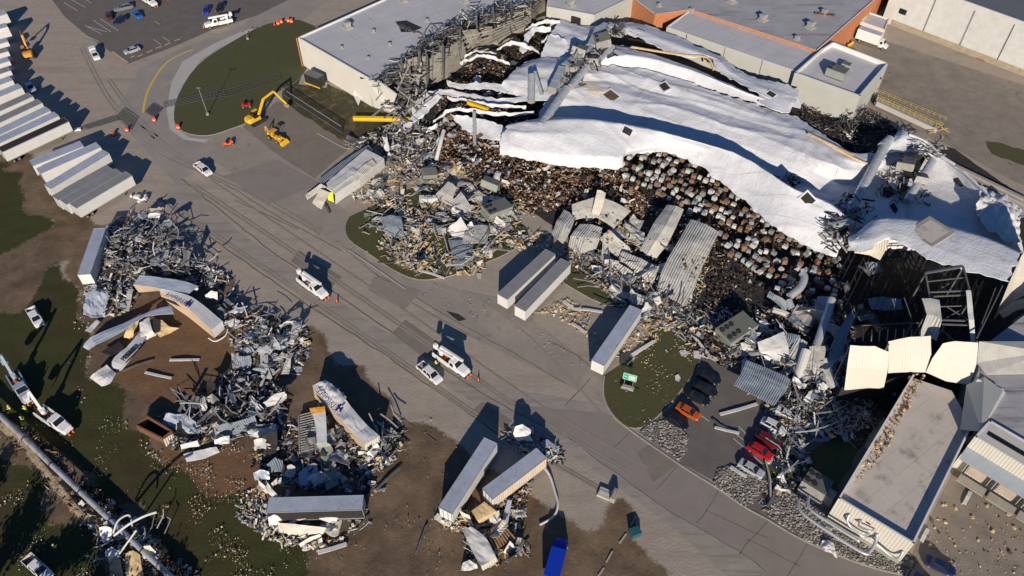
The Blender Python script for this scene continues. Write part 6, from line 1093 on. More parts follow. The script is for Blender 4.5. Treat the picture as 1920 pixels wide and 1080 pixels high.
ww('small white panel on the grass rim left of the folded trailer',[[(182,600,.6),(188,604,.6)],[(160,620,.4),(170,624,.4)]],'white_steel',.05)
ww('crumpled white hood-like sheet at the lane edge, top of the dark torn metal',[[(966,802,2.6),(980,796,3),(996,806,2.6)],[(962,812,2),(980,812,2.4),(994,818,2)],[(970,826,1),(984,826,1.2),(1000,828,1)]],'tarp_white',.6)
ww('blue-grey plate lying in the shade of the white hood-like sheet',[[(1014,830,1),(1026,824,1.2),(1042,836,1)],[(1016,838,.6),(1028,840,.6),(1040,846,.6)]],'blue_deck',.05)
ww('grey-white cab piece in the heap near the first utility truck',[[(384,552,2.2),(396,544,2.6),(408,548,2.2)],[(386,560,1.4),(398,558,1.6),(408,562,1.4)]],'vehicle_white',.3)
ww('bright strip lying behind the bent white trailer',[[(322,530,2.6),(345,534,2.6),(372,540,2.4)],[(324,534,2.4),(346,538,2.4),(370,544,2.2)]],'vehicle_white',.05)
ww('grey slatted sheet standing in the roadside heap',[[(488,666,2),(494,664,2),(502,666,2)],[(488,690,1.4),(496,690,1.4),(504,692,1.4)],[(490,708,.4),(500,710,.4),(512,712,.4)]],'grey_deck',.1)
ww('pale bent sheet at the top of the roadside heap',[[(516,636,2.4),(528,640,2.6),(540,634,2.4)],[(510,652,1.4),(524,656,1.6),(540,650,1.4)]],'trailer_side_blue',.3)
# ---------------------------------------------------------------- cars and trucks
PAINT={}
def paint(nm,c,metal=.2): return mat(nm,c,.28,metal=metal,var=.05,clear=.6)
for nm,c in [('paint_silver',(.45,.47,.5)),('paint_red',(.5,.01,.015)),('paint_dark_red',(.16,.008,.012)),('paint_black',(.015,.016,.02)),('paint_orange',(.55,.1,.01)),('paint_navy',(.015,.025,.09)),('paint_blue',(.01,.045,.48)),('paint_sky',(.01,.16,.6)),('paint_pale_blue',(.35,.42,.5)),('paint_brown',(.09,.03,.02)),('paint_white',(.68,.69,.7)),('paint_grey',(.2,.22,.24))]: paint(nm,c)
def place(front,rear,hf=0): 
    a,b=P(*front),P(*rear); c=(a+b)/2; d=a-b; return c,math.atan2(d.y,d.x),d.length
def lights(o,x,y,z,xr,zr):
    for s in (-1,1):
        m=MB(); m.box(x-.12,x+.02,s*y-.18,s*y+.18,z-.08,z+.08); m.build('headlight','headlight',o)
        m=MB(); m.box(xr-.02,xr+.1,s*y-.15,s*y+.15,zr-.12,zr+.12); m.build('tail_light','tail_red',o)
def car(label,front,rear,m,suv=False,name='parked_car',group=None,crush=0,z=0.04,L=None):
    c,rz,_=place(front,rear); o=empty(name,(c.x,c.y,z),rz,label,'car',group); L=L or (4.7 if not suv else 4.8); h=L/2; H=1.45 if not suv else 1.72; sh=.88 if not suv else 1.02
    H-=crush*.5
    mb=MB(); mb.hull([(-h,.72,.38,.7,.8,.62),(-h+.12,.86,.26,.86,.95,.72),(-h+.9,.92,.2,sh,sh+.08,.78),(0,.93,.2,sh,sh+.06,.78),(h-1.3,.92,.2,sh-.06,sh,.76),(h-.35,.86,.22,.72,.82,.68),(h,.66,.32,.6,.68,.56)]); mb.build('body',m,o,smooth=False,bevel=.04)
    cb=MB(); r0=-h+(.5 if suv else .85)
    cb.hull([(r0,.72,sh,sh+.05,sh+.1,.66),(r0+.45,.8,sh,sh+.1,H-.05,.58),(.35,.8,sh,sh+.1,H-.05,.6),(1.15,.76,sh-.02,sh+.02,sh+.06,.68)]); cb.build('windows','dark_glass',o)
    mb=MB(); mb.hull([(r0+.42,.6,H-.1,H-.04,H,.56),(.38,.62,H-.1,H-.04,H,.56)]); 
    for s in (-1,1):
        mb.beam((r0+.45,s*.6,H-.06),(r0+.05,s*.7,sh+.05),.07,.05); mb.beam((.36,s*.61,H-.06),(1.12,s*.7,sh),.07,.05); mb.beam((-.35,s*.62,H-.06),(-.35,s*.8,sh),.07,.05)
    mb.build('roof',m,o)
    for x in (-h+.85,h-.9):
        for s in (-1,1): wheel(o,x,s*.8,.33,.24)
    lights(o,h-.12,.58,.62,-h+.06,.75)
    return o
def pickup(label,front,rear,m='vehicle_white',name='pickup_truck',group=None,load=None,z=0.05,cap=False):
    c,rz,_=place(front,rear); o=empty(name,(c.x,c.y,z),rz,label,'pickup',group); h=2.95
    mb=MB(); mb.hull([(.0,.96,.45,1.1,1.18,.86),(1.3,.97,.4,1.1,1.2,.86),(h-.5,.95,.42,1.05,1.14,.84),(h,.86,.45,.9,1.0,.74)]); mb.box(-1.0,.02,-.96,.96,.45,1.16); mb.build('body',m,o,bevel=.05)
    mb=MB(); 
    mb.box(-h,-1.0,-.96,-.84,.5,1.2); mb.box(-h,-1.0,.84,.96,.5,1.2); mb.box(-h,-h+.08,-.84,.84,.5,1.2); mb.box(-1.08,-1.0,-.84,.84,.5,1.2); mb.build('cargo_bed',m,o)
    mb=MB(); mb.box(-h+.08,-1.08,-.84,.84,.5,.62); mb.build('bed_liner','dark_metal',o)
    mb=MB(); mb.hull([(-1.0,.88,1.12,1.2,1.25,.8),(-.85,.86,1.12,1.25,1.86,.68),(.9,.86,1.12,1.25,1.86,.68),(1.65,.84,1.1,1.15,1.2,.76)]); mb.build('windows','dark_glass',o)
    mb=MB(); mb.hull([(-.9,.7,1.8,1.86,1.92,.64),(.95,.7,1.8,1.86,1.92,.64)]); 
    for s in (-1,1):
        for x0,x1 in [(-.88,-1.0),(.0,.0),(.92,1.62)]: mb.beam((x0,s*.69,1.84),(x1,s*.86,1.2),.09,.07)
    mb.build('roof',m,o)
    for x in (-1.95,1.95):
        for s in (-1,1): wheel(o,x,s*.85,.4,.28)
    for s in (-1,1):
        mq=MB(); mq.box(1.05,1.2,s*1.05-.1,s*1.05+.1,1.2,1.4); mq.build('mirror','dark_metal',o)
    lights(o,h-.08,.66,.85,-h,.9)
    if load=='box': mq=MB(); mq.box(-1.6,-1.12,-.84,.84,.62,1.35); mq.build('tool_box','light_steel',o)
    if load=='ladder': mq=MB(); mq.box(-2.7,-2.0,-.3,.4,.62,1.15); mq.build('tool_box','light_steel',o); mq=MB(); mq.box(-1.15,-.95,-.9,.9,1.2,1.9); mq.build('rack','light_steel',o)
    if cap: mq=MB(); mq.box(-h+.02,-1.0,-.92,.92,1.2,2.1,tx=.05,ty=.06); mq.build('canopy',m,o,bevel=.06)
    return o
def bucket_truck(label,front,rear,boomup=0,name='utility_truck',L=8.6,boom_z=3.3,cones=True,cb='vehicle_white'):
    c,rz,_=place(front,rear); o=empty(name,(c.x,c.y,0.05),rz,label,'utility truck'); h=L/2
    mb=MB(); mb.hull([(h-2.3,1.1,.7,1.5,1.7,.95),(h-.5,1.0,.7,1.35,1.55,.85),(h,.85,.7,1.1,1.3,.7)]); mb.build('hood',cb,o,bevel=.06)
    mb=MB(); mb.hull([(h-4.0,1.12,.8,1.6,2.75,1.0),(h-2.7,1.12,.8,1.6,2.75,1.0),(h-2.0,1.1,.8,1.55,1.65,1.0)]); mb.build('cab',cb,o,bevel=.05)
    mb=MB(); mb.slab([(h-2.66,-.85,2.62),(h-2.66,.85,2.62),(h-2.08,.9,1.78),(h-2.08,-.9,1.78)],.03); mb.T=Matrix.Translation((.06,0,.06)); w_=mb.build('windshield','dark_glass',o); w_.location=(.07,0,.05)
    for s in (-1,1):
        mb=MB(); mb.slab([(h-3.7,s*1.14,1.7),(h-2.75,s*1.14,1.7),(h-2.9,s*1.06,2.5),(h-3.7,s*1.06,2.5)],.03); mb.build('side_window','dark_glass',o)
        mb=MB(); mb.box(-h+.2,h-4.1,s*1.2-.25 if s>0 else -1.2,1.2 if s>0 else -.95,.7,1.75); mb.build('tool_locker',cb,o,bevel=.03)
    mb=MB(); mb.box(-h+.1,h-4.05,-.95,.95,.75,1.0); mb.build('deck','dark_metal',o)
    mb=MB()
    for k in range(14): x=rnd.uniform(-h+.4,h-4.5); y=rnd.uniform(-.7,.7); s=rnd.uniform(.15,.4); mb.box(x-s,x+s,y-s*.5,y+s*.5,1.0,1.1+s,rnd.choice((0,1,2)))
    mb.build('equipment',['orange','light_steel','dark_metal'],o)
    mb=MB(); mb.cyl((-h+1.6,0,1.0),(-h+1.6,0,2.4),.45,14); mb.box(-h+1.2,-h+2.0,-.4,.4,2.3,2.9); mb.build('turret',cb,o)
    b_=MB()
    if not boomup:
        b_.beam((-h+1.2,.35,3.0),(h-1.6,.45,boom_z),.5,.5); b_.beam((-h+.6,-.2,2.6),(h-3.6,-.15,3.0),.38,.4); b_.build('boom',cb,o,bevel=.04)
        m2=MB(); m2.box(-h-.2,-h+.7,-.45,.35,2.3,3.4,tx=.08,ty=.06); m2.build('lift_bucket',cb,o,bevel=.05)
    else:
        b_.beam((-h+1.6,0,2.6),(-h+.6,.3,7.0),.5,.5); b_.beam((-h+.6,.3,7.0),(-h-1.0,0,3.6),.42,.42); b_.build('boom',cb,o,bevel=.04)
        m2=MB(); m2.box(-h-2.4,-h-1.2,-.6,.5,2.8,4.0,tx=.08,ty=.06); m2.build('lift_bucket',cb,o,bevel=.05)
    for x in (h-1.3,-h+1.9):
        for s in (-1,1): wheel(o,x,s*.98,.5,.36)
    mb=MB(); mb.box(h,h+.25,-.95,.95,.5,.85); mb.build('bumper','dark_metal',o)
    for s in (-1,1):
        if cones: mb=MB(); mb.cyl((h+.35,s*.4,.5),(h+.35,s*.4,1.2),.2,8,r2=.05); mb.build('cone','orange',o)
        mb=MB(); mb.box(-h+.1,-h+.25,s*1.1-.08,s*1.1+.08,.1,1.0); mb.build('outrigger','dark_metal',o)
        mb=MB(); mb.box(h-.1,h+.03,s*.72-.14,s*.72+.14,.95,1.15); mb.build('headlight','headlight',o)
    return o
pickup('white pickup parked on the paving below the yellow machines',(399,335),(366,309),load='box')
pickup('white pickup with a rack, parked beside the second utility truck',(828,723),(785,686),load='ladder')
pickup('white pickup alone on the dark grass at the left',(81,619),(58,580))
pickup('white pickup cut by the bottom edge on the dark grass',(98,1090),(52,1048))
pickup('small pale blue pickup in the shade beside the tight trailer row',(67,178),(50,158),m='paint_pale_blue')
pickup('white service truck with a boxy cap on the sandy yard',(188,122),(172,92),name='service_truck',cap=True)
bucket_truck('utility truck with stowed boom in the middle of the paving, between two piles',(617,566),(560,522))
bucket_truck('utility truck with orange gear in its bed beside the rack pickup',(878,708),(817,664))
bucket_truck('utility truck with long raised-over boom on the road by the lawn',(386,54),(437,42))
bucket_truck('utility truck with crane arms parked in the upper lot at the top edge',(300,20),(262,-6))
bucket_truck('utility truck with rust-brown deck cut by the top edge, right of the crane truck',(322,8),(300,-24),boom_z=3.6)
bucket_truck('utility truck with folded boom up, beside the long elevated pipe at the left',(145,822),(68,768),boomup=1)
bucket_truck('blue shaded utility truck behind the elevated pipe at the left edge',(60,760),(28,706),boomup=1,cb='paint_pale_blue')
LOT=[('black sedan farthest up the car park, half under the grey sheet',(1356,722),(1300,700),'paint_black',0),('black SUV, second from the top in the shaded car group',(1346,744),(1296,722),'paint_black',1),('dark car with a blue glass glint, third in the shaded car group',(1331,760),(1284,738),'paint_black',0),('orange car between the black cars at the lawn edge',(1309,786),(1270,764),'paint_orange',0),('black car at the corner of the gravel bed and lawn',(1290,806),(1245,780),'paint_black',0),('crushed white car under the metal strips',(1502,792),(1452,768),'paint_white',0),('white hatchback with dark glass, above the dark red car',(1474,816),(1424,790),'paint_white',1),('dark red car between the white hatchback and the bright red car',(1462,842),(1415,816),'paint_dark_red',1),('bright red SUV next to the silver car',(1448,864),(1400,836),'paint_red',1),('silver sedan nearest the gravel bed',(1431,896),(1384,868),'paint_silver',0)]
for l,f,r_,m,s in LOT: car(l,f,r_,m,bool(s),group='cars in the staff car park',crush=.5 if 'crushed' in l else 0)
for l,f,r_,m,s in [('silver car parked at the corner of the upper lot',(232,103),(265,92),'paint_silver',0),('navy car with a white part on its roof in the upper lot',(212,50),(240,34),'paint_navy',1),('bright blue car in the upper lot',(268,38),(250,24),'paint_sky',0),('brown car at the left of the upper lot group',(202,24),(208,42),'paint_brown',1),('blue car behind the boom truck at the road',(385,30),(392,14),'paint_blue',0),('black SUV beside the blue car behind the boom truck',(408,28),(420,8),'paint_black',1),('dark blue car at the bottom right corner beside the low building',(1790,1078),(1730,1050),'paint_navy',0),('dark blue car cut by the bottom edge below the other navy one',(1750,1110),(1700,1080),'paint_navy',1)]: car(l,f,r_,m,bool(s))
van=car('grey box-topped van in the middle of the upper lot group',(215,22),(250,14),'paint_grey',True,L=6.0); van['category']='van'
# blue lorry at the bottom
def lorry(label,front,rear,m,box,name='box_truck',L=7.5,H=3.6,cab='vehicle_white',roof='trailer_roof'):
    c,rz,_=place(front,rear); o=empty(name,(c.x,c.y,.05),rz,label,'truck'); h=L/2
    mb=MB(); mb.box(-h,h-2.6,-1.25,1.25,1.0,H); mb.build('cargo_box',box,o,bevel=.04)
    mb=MB(); mb.box(-h+.05,h-2.65,-1.2,1.2,H,H+.04); mb.build('box_roof',roof,o)
    mb=MB(); mb.hull([(h-2.5,1.1,.6,1.5,2.6,.95),(h-1.4,1.1,.6,1.5,2.6,.95),(h-.95,1.08,.6,1.45,1.6,.95)]); mb.build('cab',cab,o,bevel=.05)
    mb=MB(); mb.hull([(h-1.0,1.0,.6,1.3,1.5,.85),(h,.85,.6,1.1,1.25,.7)]); mb.build('hood',cab,o,bevel=.05)
    mb=MB(); mb.slab([(h-1.36,-.85,2.5),(h-1.36,.85,2.5),(h-.98,.9,1.7),(h-.98,-.9,1.7)],.03); w_=mb.build('windshield','dark_glass',o); w_.location=(.06,0,.05)
    for s in (-1,1): mb=MB(); mb.slab([(h-2.2,s*1.12,1.65),(h-1.45,s*1.12,1.65),(h-1.5,s*1.02,2.4),(h-2.2,s*1.02,2.4)],.03); mb.build('side_window','dark_glass',o)
    for x in (-h+1.5,h-.9):
        for s in (-1,1): wheel(o,x,s*.95,.5,.36)
    lights(o,h-.02,.65,1.0,-h,1.1); return o
lorry('white box truck backed up to the brick building',(1662,94),(1604,74),None,'vehicle_white',L=9.5,H=4.0)
lorry('shiny blue truck at the bottom edge',(1052,1024),(1034,1090),None,'paint_blue',name='blue_truck',L=7.6,H=3.2,cab='paint_blue',roof='paint_blue')
# ---------------------------------------------------------------- machines
def tracks(o,L=4.6,w=.6,g=1.15,h=.9):
    for s in (-1,1):
        mb=MB(); mb.hull([(-L/2,w/2,.25,h*.6,h*.7,w/2),(-L/2+.4,w/2,0,h*.8,h,w/2),(L/2-.4,w/2,0,h*.8,h,w/2),(L/2,w/2,.25,h*.6,h*.7,w/2)]); mb.v=[v+Vector((0,s*g,0)) for v in mb.v]; mb.build('track','dark_metal',o)
def excavator(label,c,rz,m,boom,turn=0):
    o=empty('excavator',P(*c)+Vector((0,0,.05)),rz,label,'excavator'); tracks(o)
    mb=MB(); mb.cyl((0,0,.8),(0,0,1.1),.9,16); mb.build('turntable','dark_metal',o)
    mb=MB(); mb.box(-2.3,.9,-1.25,1.25,1.1,2.0,tx=.05,ty=.05); mb.hull([(-2.9,.9,1.2,1.9,2.2,.8),(-2.2,1.3,1.15,2.1,2.4,1.15),(-1.0,1.3,1.15,2.1,2.35,1.15)]); mb.build('counterweight',m,o,bevel=.08)
    mb=MB(); mb.box(-.9,.2,-1.2,.2,2.0,2.3); mb.build('engine_cover','dark_metal',o)
    mb=MB(); mb.box(-.3,1.3,.35,1.25,1.9,3.0,tx=.12,ty=.06); t=mb.build('cab','dark_glass',o); mb=MB(); mb.box(-.25,1.2,.38,1.2,3.0,3.1); mb.build('cab_roof',m,o)
    pts=[Vector(p) for p in boom]
    mb=MB(); mb.beam(pts[0],pts[1],.45,.6); mb.beam(pts[1],pts[2],.42,.55); mb.build('boom',m,o,bevel=.04)
    mb=MB(); mb.beam(pts[2],pts[3],.36,.45); mb.build('stick',m,o,bevel=.04)
    mb=MB(); e=pts[3]; mb.hull([(-.5,.55,-.5,.1,.3,.5),(.3,.6,-.7,.0,.2,.5)]); mb.v=[v+e+Vector((0,0,-.3)) for v in mb.v]; mb.build('bucket','rust' if m!='machine_yellow' else 'wood',o)
    mb=MB(); mb.cyl(pts[0]+Vector((.3,.3,-.3)),pts[0].lerp(pts[1],.6)+Vector((0,.3,0)),.1,8); mb.cyl(pts[1]+Vector((0,0,.4)),pts[2]+Vector((0,0,.4)),.09,8); mb.build('hydraulic_ram','dark_metal',o)
excavator('yellow excavator with its arm bent over the kerb of the machine yard',(482,229),R(48),'machine_yellow',[(.9,-.2,1.9),(3.4,-.2,5.6),(6.6,-.4,6.4),(8.8,-1.6,2.0)])
excavator('orange excavator in the shade beside the trailer row',(56,106),R(118),'machine_orange',[(.9,-.2,1.9),(3.0,-.2,5.0),(5.6,-.2,5.4),(7.2,0,2.0)])
o=empty('wheel_loader',P(517,262)+Vector((0,0,.05)),R(-35),'yellow wheeled tractor loader with a flat canopy, below the excavator','loader')
mb=MB(); mb.hull([(-2.2,.6,.7,1.4,1.7,.5),(-.9,.65,.7,1.5,1.8,.55),(-.8,.5,.8,1.1,1.2,.4),(1.0,.5,.8,1.2,1.4,.4),(2.4,.5,.8,1.4,1.7,.45)]); mb.build('body','machine_yellow',o,bevel=.05)
mb=MB(); mb.box(-.9,.6,-.85,.85,2.7,2.85); mb.build('canopy','machine_orange',o,bevel=.05)
mb=MB()
for x in (-.8,.5):
    for s in (-.7,.7): mb.beam((x,s,1.3),(x,s,2.7),.08,.08)
mb.build('canopy_post','dark_metal',o)
mb=MB(); mb.beam((1.0,-.8,1.2),(3.2,-.8,.7),.2,.3); mb.beam((1.0,.8,1.2),(3.2,.8,.7),.2,.3); mb.build('loader_arm','machine_yellow',o)
mb=MB(); mb.hull([(3.0,1.2,.1,.8,.9,1.2),(3.9,1.2,.05,.2,.3,1.2)]); mb.build('bucket','machine_yellow',o)
mb=MB(); mb.beam((-2.2,0,1.4),(-3.0,0,2.9),.25,.3); mb.beam((-3.0,0,2.9),(-3.4,0,1.2),.2,.25); mb.build('rear_arm','machine_orange',o)
for x,r in ((-1.2,.7),(1.7,.55)):
    for s in (-1,1): wheel(o,x,s*.95,r,.4)
def kart(label,px,py,rz,m,nm):
    o=empty(nm,P(px,py)+Vector((0,0,.05)),rz,label,'cart'); mb=MB(); mb.box(-1.3,1.3,-.6,.6,.4,.75,tx=.1,ty=.05); mb.box(-1.2,-.4,-.5,.5,.75,1.3,tx=.1); mb.box(.5,1.2,-.45,.45,.75,1.15,tx=.1); mb.build('body',m,o,bevel=.05)
    mb=MB(); mb.box(-.3,.1,-.35,.35,.75,.95); mb.build('seat','dark_metal',o); mb=MB(); mb.beam((.3,0,.8),(.1,0,1.2),.06,.06); mb.cyl((.1,0,1.18),(.08,0,1.22),.2,10); mb.build('steering_wheel','dark_metal',o)
    for x in (-.9,.9):
        for s in (-1,1): wheel(o,x,s*.65,.35,.3)
    return o
kart('small orange-red tractor on the paving by the lawn tip',429,272,R(30),'orange','small_tractor')
kart('small red machine sitting on the lawn left of the yellow excavator',463,200,R(10),'tail_red','small_tractor')
kart('white and grey small vehicle with scattered boxes near the lower left trailers',268,376,R(-10),'vehicle_white','utility_cart')
for i,(x,y,s) in enumerate([(256,372,.5),(262,380,.4),(247,370,.35),(274,370,.45)]):
    mb=MB(); c=P(x,y); mb.T=Matrix.Translation(c)@Matrix.Rotation(i,4,'Z'); mb.box(-s,s,-s*.7,s*.7,.2,.3+s,tx=.03); tag(mb.build('white_box','vehicle_white',bevel=.03),['white box just left of the small grey vehicle','white box in front of the small grey vehicle','smallest white box farthest left of the small grey vehicle','white box behind the small grey vehicle'][i],'box')
mb=MB(); c=P(295,392); mb.T=Matrix.Translation(c)@Matrix.Rotation(R(20),4,'Z'); mb.box(-1.5,1.5,-.6,.6,0,1.0,tx=.1,ty=.08); mb.box(-1.3,1.3,-.5,.5,1.0,1.08); tag(mb.build('concrete_block','concrete',bevel=.05),'pale concrete block alone on the paving near the lower left trailers','block')
for i,(x,y,rz,lab) in enumerate([(1151,932,R(65),'pale upright block near the dark soil patch'),(1134,927,R(-25),'grey flat block left of the pale upright one')]):
    mb=MB(); c=P(x,y); mb.T=Matrix.Translation(c)@Matrix.Rotation(rz,4,'Z'); mb.box(-1.2,1.2,-.45 if i==0 else -.9,.45 if i==0 else .9,0,1.3 if i==0 else .5,tx=.06); mb.box(-1.0,1.0,-.3,.3,1.3 if i==0 else .5,1.4 if i==0 else .58); tag(mb.build('concrete_block','concrete' if i==0 else 'pale_panel',bevel=.05),lab,'block')
o=empty('waste_bin',P(1190,1002),R(20),'dark teal waste bin on the paving','bin'); mb=MB(); mb.box(-.8,.8,-.7,.7,.1,1.2,tx=-.08,ty=-.05); mb.build('body',mat('bin_teal',(.02,.09,.12),.5,var=.1),o,bevel=.06); mb=MB(); mb.box(-.9,.9,-.8,.8,1.2,1.3,tx=.1,ty=.1); mb.build('lid','bin_teal',o); 
for s in (-1,1): wheel(o,-.6,s*.5,.12,.1)
for i,(a,b) in enumerate([((1192,968),(1183,985)),((1174,1001),(1162,1018)),((1148,1034),(1137,1054)),((1132,1065),(1122,1080))]):
    mb=MB(); mb.beam(P(a[0],a[1],.15),P(b[0],b[1],.15),.25,.2); tag(mb.build('wheel_stop','kerb_stone'),'low concrete wheel stop in the slanting row above the bottom edge','wheel stop','wheel stops near the dark soil')
# cones and drums
for i,(x,y,lab) in enumerate([(632,566,'orange cone in front of the first utility truck'),(897,714,'orange cone in front of the second utility truck'),(290,227,'orange barrel beside the right lattice'),(335,241,'orange barrel at the pavement rim'),(239,246,'orange barrel below the left lattice'),(213,254,'orange barrel nearest the trailers'),(522,46,'leftmost orange barrel at the top of the lawn'),(528,43,'second orange barrel at the top of the lawn'),(541,41,'third orange barrel at the top of the lawn'),(547,42,'rightmost orange barrel at the top of the lawn'),(515,48,'white-topped cone at the left end of the barrels')]):
    o=empty('traffic_cone' if 'cone' in lab else 'traffic_barrel',P(x,y)+Vector((0,0,.05)),0,lab,'cone' if 'cone' in lab else 'barrel')
    if 'cone' in lab:
        mb=MB(); mb.cyl((0,0,.05),(0,0,1.0),.24,12,r2=.05); mb.build('body','orange',o); mb=MB(); mb.box(-.32,.32,-.32,.32,0,.06); mb.build('foot','dark_metal',o)
    else:
        mb=MB(); mb.cyl((0,0,.05),(0,0,1.1),.5,14,r2=.42); mb.build('drum','orange',o); mb=MB(); mb.cyl((0,0,.4),(0,0,.55),.485,14); mb.build('band','vehicle_white',o); mb=MB(); mb.cyl((0,0,0),(0,0,.08),.62,14); mb.build('foot','rubber',o)
# lamp posts
def pole(label,base,top,h,r=.12,head='arm',m='light_steel'):
    p=P(*base); q=P(top[0],top[1],h); o=empty('light_pole',(p.x,p.y,0),0,label,'light pole'); d=q-Vector((p.x,p.y,0)); 
    mb=MB(); mb.cyl((0,0,.6),d,r*.8,8,r2=r*.5); mb.build('pole',m,o); mb=MB(); mb.cyl((0,0,0),(0,0,.7),.4,12); mb.build('footing','concrete',o)
    mb=MB(); mb.box(d.x-.8,d.x+.8,d.y-.04,d.y+.04,d.z,d.z+.08); mb.build('cross_arm',m,o)
    for s in (-1,1): mb=MB(); mb.box(d.x+s*.8-.2,d.x+s*.8+.2,d.y-.15,d.y+.15,d.z+.05,d.z+.25,tx=.05); mb.build('lamp_head','dark_metal',o)
pole('tall light pole leaning slightly on the lawn tip',(390,216),(372,165),9.6)
pole('light pole standing in the middle of the debris island',(789,458),(786,418),8)
pole('short white post on the lawn rim near the boom truck',(465,74),(461,60),3.2,.14)
pole('thin white light mast rising beyond the top roof sheets',(1158,45),(1153,28),4,.1)
# sign
o=empty('portable_sign',P(1176,730,.15),R(-20),sc=(.82,.82,.82),label='green and white portable sign on a small beige trailer on the lawn',cat='sign')
mb=MB(); mb.box(-1.5,1.5,-.6,.6,.5,.9,tx=.05); mb.box(-1.4,1.4,-.5,.5,.9,1.15,tx=.2,ty=.1); mb.build('base','concrete',o,bevel=.04)
mb=MB(); mb.box(1.5,3.0,-.06,.06,.45,.55); mb.build('tow_bar','dark_metal',o)
mb=MB(); mb.beam((-1.0,.6,.8),(-1.0,.9,2.4),.08,.08); mb.beam((1.0,.6,.8),(1.0,.9,2.4),.08,.08); mb.build('sign_post','light_steel',o)
mb=MB(); mb.slab([(-1.6,.9,2.3),(1.6,.9,2.3),(1.6,1.5,3.9),(-1.6,1.5,3.9)],.1); b=mb.build('sign_board','green_sign',o)
nrm=Vector((0,-1.6,.6)).normalized(); dn=Vector((0,.6,1.6)).normalized()
mb=MB()
for (u0,u1,v0,v1) in [(-1.55,1.55,0.03,.1),(-1.55,1.55,1.6,1.67),(-1.55,-1.48,.03,1.67),(1.48,1.55,.03,1.67),(-.3,1.3,1.15,1.3),(-.3,1.35,.88,1.02),(-.3,1.2,.6,.74),(-.3,1.3,.32,.46),(-1.3,-.55,.8,.86)]:
    a=[Vector((u,.9,2.3))+dn*v+nrm*.05 for u,v in ((u0,v0),(u1,v0),(u1,v1),(u0,v1))]; mb.slab(a,.02)
mb.build('sign_lines','sign_white',b)
for s in (-1,1): wheel(o,0,s*.7,.35,.2)
# rails at the ramp, yellow
o=empty('loading_ramp',(0,0,0),0,'concrete ramp with yellow railings beside the white-parapet block','ramp')
mb=MB(); mb.slab(W3([(1645,182,1.2),(1768,236,.3),(1760,244,.3),(1640,192,1.2)]),.3); mb.build('ramp_slab','concrete',o)
mb=MB(); a,b=P(1643,194,1.3),P(1756,246,.6); mb.beam(a,b,.3,1.3); mb.build('retaining_wall','pale_concrete',o)
for (a,b) in [((1645,173,1.2),(1772,226,.3)),((1645,184,1.2),(1766,238,.3)),((1643,188,1.2),(1764,242,.3))]:
    p,q=P(*a),P(*b); mb=MB(); 
    for z in (.55,1.05): mb.beam(p+Vector((0,0,z)),q+Vector((0,0,z)),.09,.09)
    n=12
    for k in range(n+1): c=p.lerp(q,k/n); mb.beam(c,c+Vector((0,0,1.08)),.09,.09)
    mb.build('railing','rail_yellow',o)
mb=MB(); 
for a,b in [((1760,235,.2),(1742,252,.2)),((1740,250,.2),(1778,240,.9)),((1764,238,1.3),(1780,248,.2)),((1744,248,.8),(1762,236,1.2)),((1766,262,.2),(1770,255,.8))]: mb.beam(P(*a),P(*b),.15,.15)
tag(mb.build('bent_railing','rail_yellow'),'broken yellow railing ends twisted at the foot of the ramp','railing')
mb=MB(); mb.beam(P(1588,86,0),P(1594,66,1.0),.2,.2); mb.beam(P(1594,66,1),P(1600,72,1),.15,.15); mb.beam(P(1590,86,.6),P(1600,80,.6),.2,1.0); tag(mb.build('dock_step','crane_yellow'),'yellow step rails at the rear of the white box truck','step')
# fence, lattices
def fence(label,a,b,h,n,m='dark_metal',mesh=True,name='chain_link_fence',top='light_steel'):
    p,q=P(*a),P(*b); o=empty(name,(0,0,0),0,label,'fence'); mb=MB()
    for k in range(n+1): c=p.lerp(q,k/n); mb.beam(c,c+Vector((0,0,h)),.08,.08)
    mb.build('post',m,o); mb=MB(); mb.beam(p+Vector((0,0,h)),q+Vector((0,0,h)),.12,.12); mb.beam(p+Vector((0,0,.15)),q+Vector((0,0,.15)),.06,.06); mb.build('rail',top,o)
    mb=MB(); d=(q-p); N=int(d.length/.3)
    for k in range(N):
        c=p+d*(k/N); e=p+d*(min(N,k+5)/N); mb.beam(c,e+Vector((0,0,h)),.03,.03); mb.beam(c+Vector((0,0,h)),e,.03,.03)
    if mesh: mb.build('mesh',m,o)
fence('chain link fence with a pale top rail along the machine yard verge',(531,170+8),(642,250),2.2,14)
def lattice(label,corners,nu,nv,z=.35,w=.09):  # dark bars laid on the ground in place of a gate's cast shadow
    c=W3([(x,y,z) for x,y in corners]); o=empty('shadow_lattice',(0,0,0),0,label,'shadow stand-in'); mb=MB()
    for k in range(nu+1): mb.beam(c[0].lerp(c[1],k/nu),c[3].lerp(c[2],k/nu),w,w)
    mb.build('bar','dark_metal',o); mb=MB()
    for k in range(nv+1): mb.beam(c[0].lerp(c[3],k/nv)+Vector((0,0,.1)),c[1].lerp(c[2],k/nv)+Vector((0,0,.1)),w,w)
    mb.build('rail','grey_steel',o)
lattice('square lattice of dark bars standing in for a gate shadow, right of two at the road',[(232,203),(257,222),(245,244),(218,220)],8,6)
lattice('long lattice of dark bars standing in for a gate shadow between the trailers and the square lattice',[(152,238),(216,217),(222,226),(160,244)],14,5,w=.07)
lattice('dark lattice bars standing in for a shadow at the foot of the pavement',[(272,210),(286,194),(304,204),(290,220)],6,6)
lattice('long lattice of dark bars standing in for a shadow over the pavement and lawn',[(306,192),(420,168),(424,180),(308,202)],18,4,w=.07)
lattice('thin dark lattice bars standing in for a faint shadow across the far lawn',[(420,170),(525,138),(528,150),(424,182)],18,3,w=.06)
mb=MB(); mb.beam(P(140,243,.4),P(152,242,.4),.8,.5); tag(mb.build('concrete_block','vehicle_white'),'white block at the gate end beside the trailers','block')
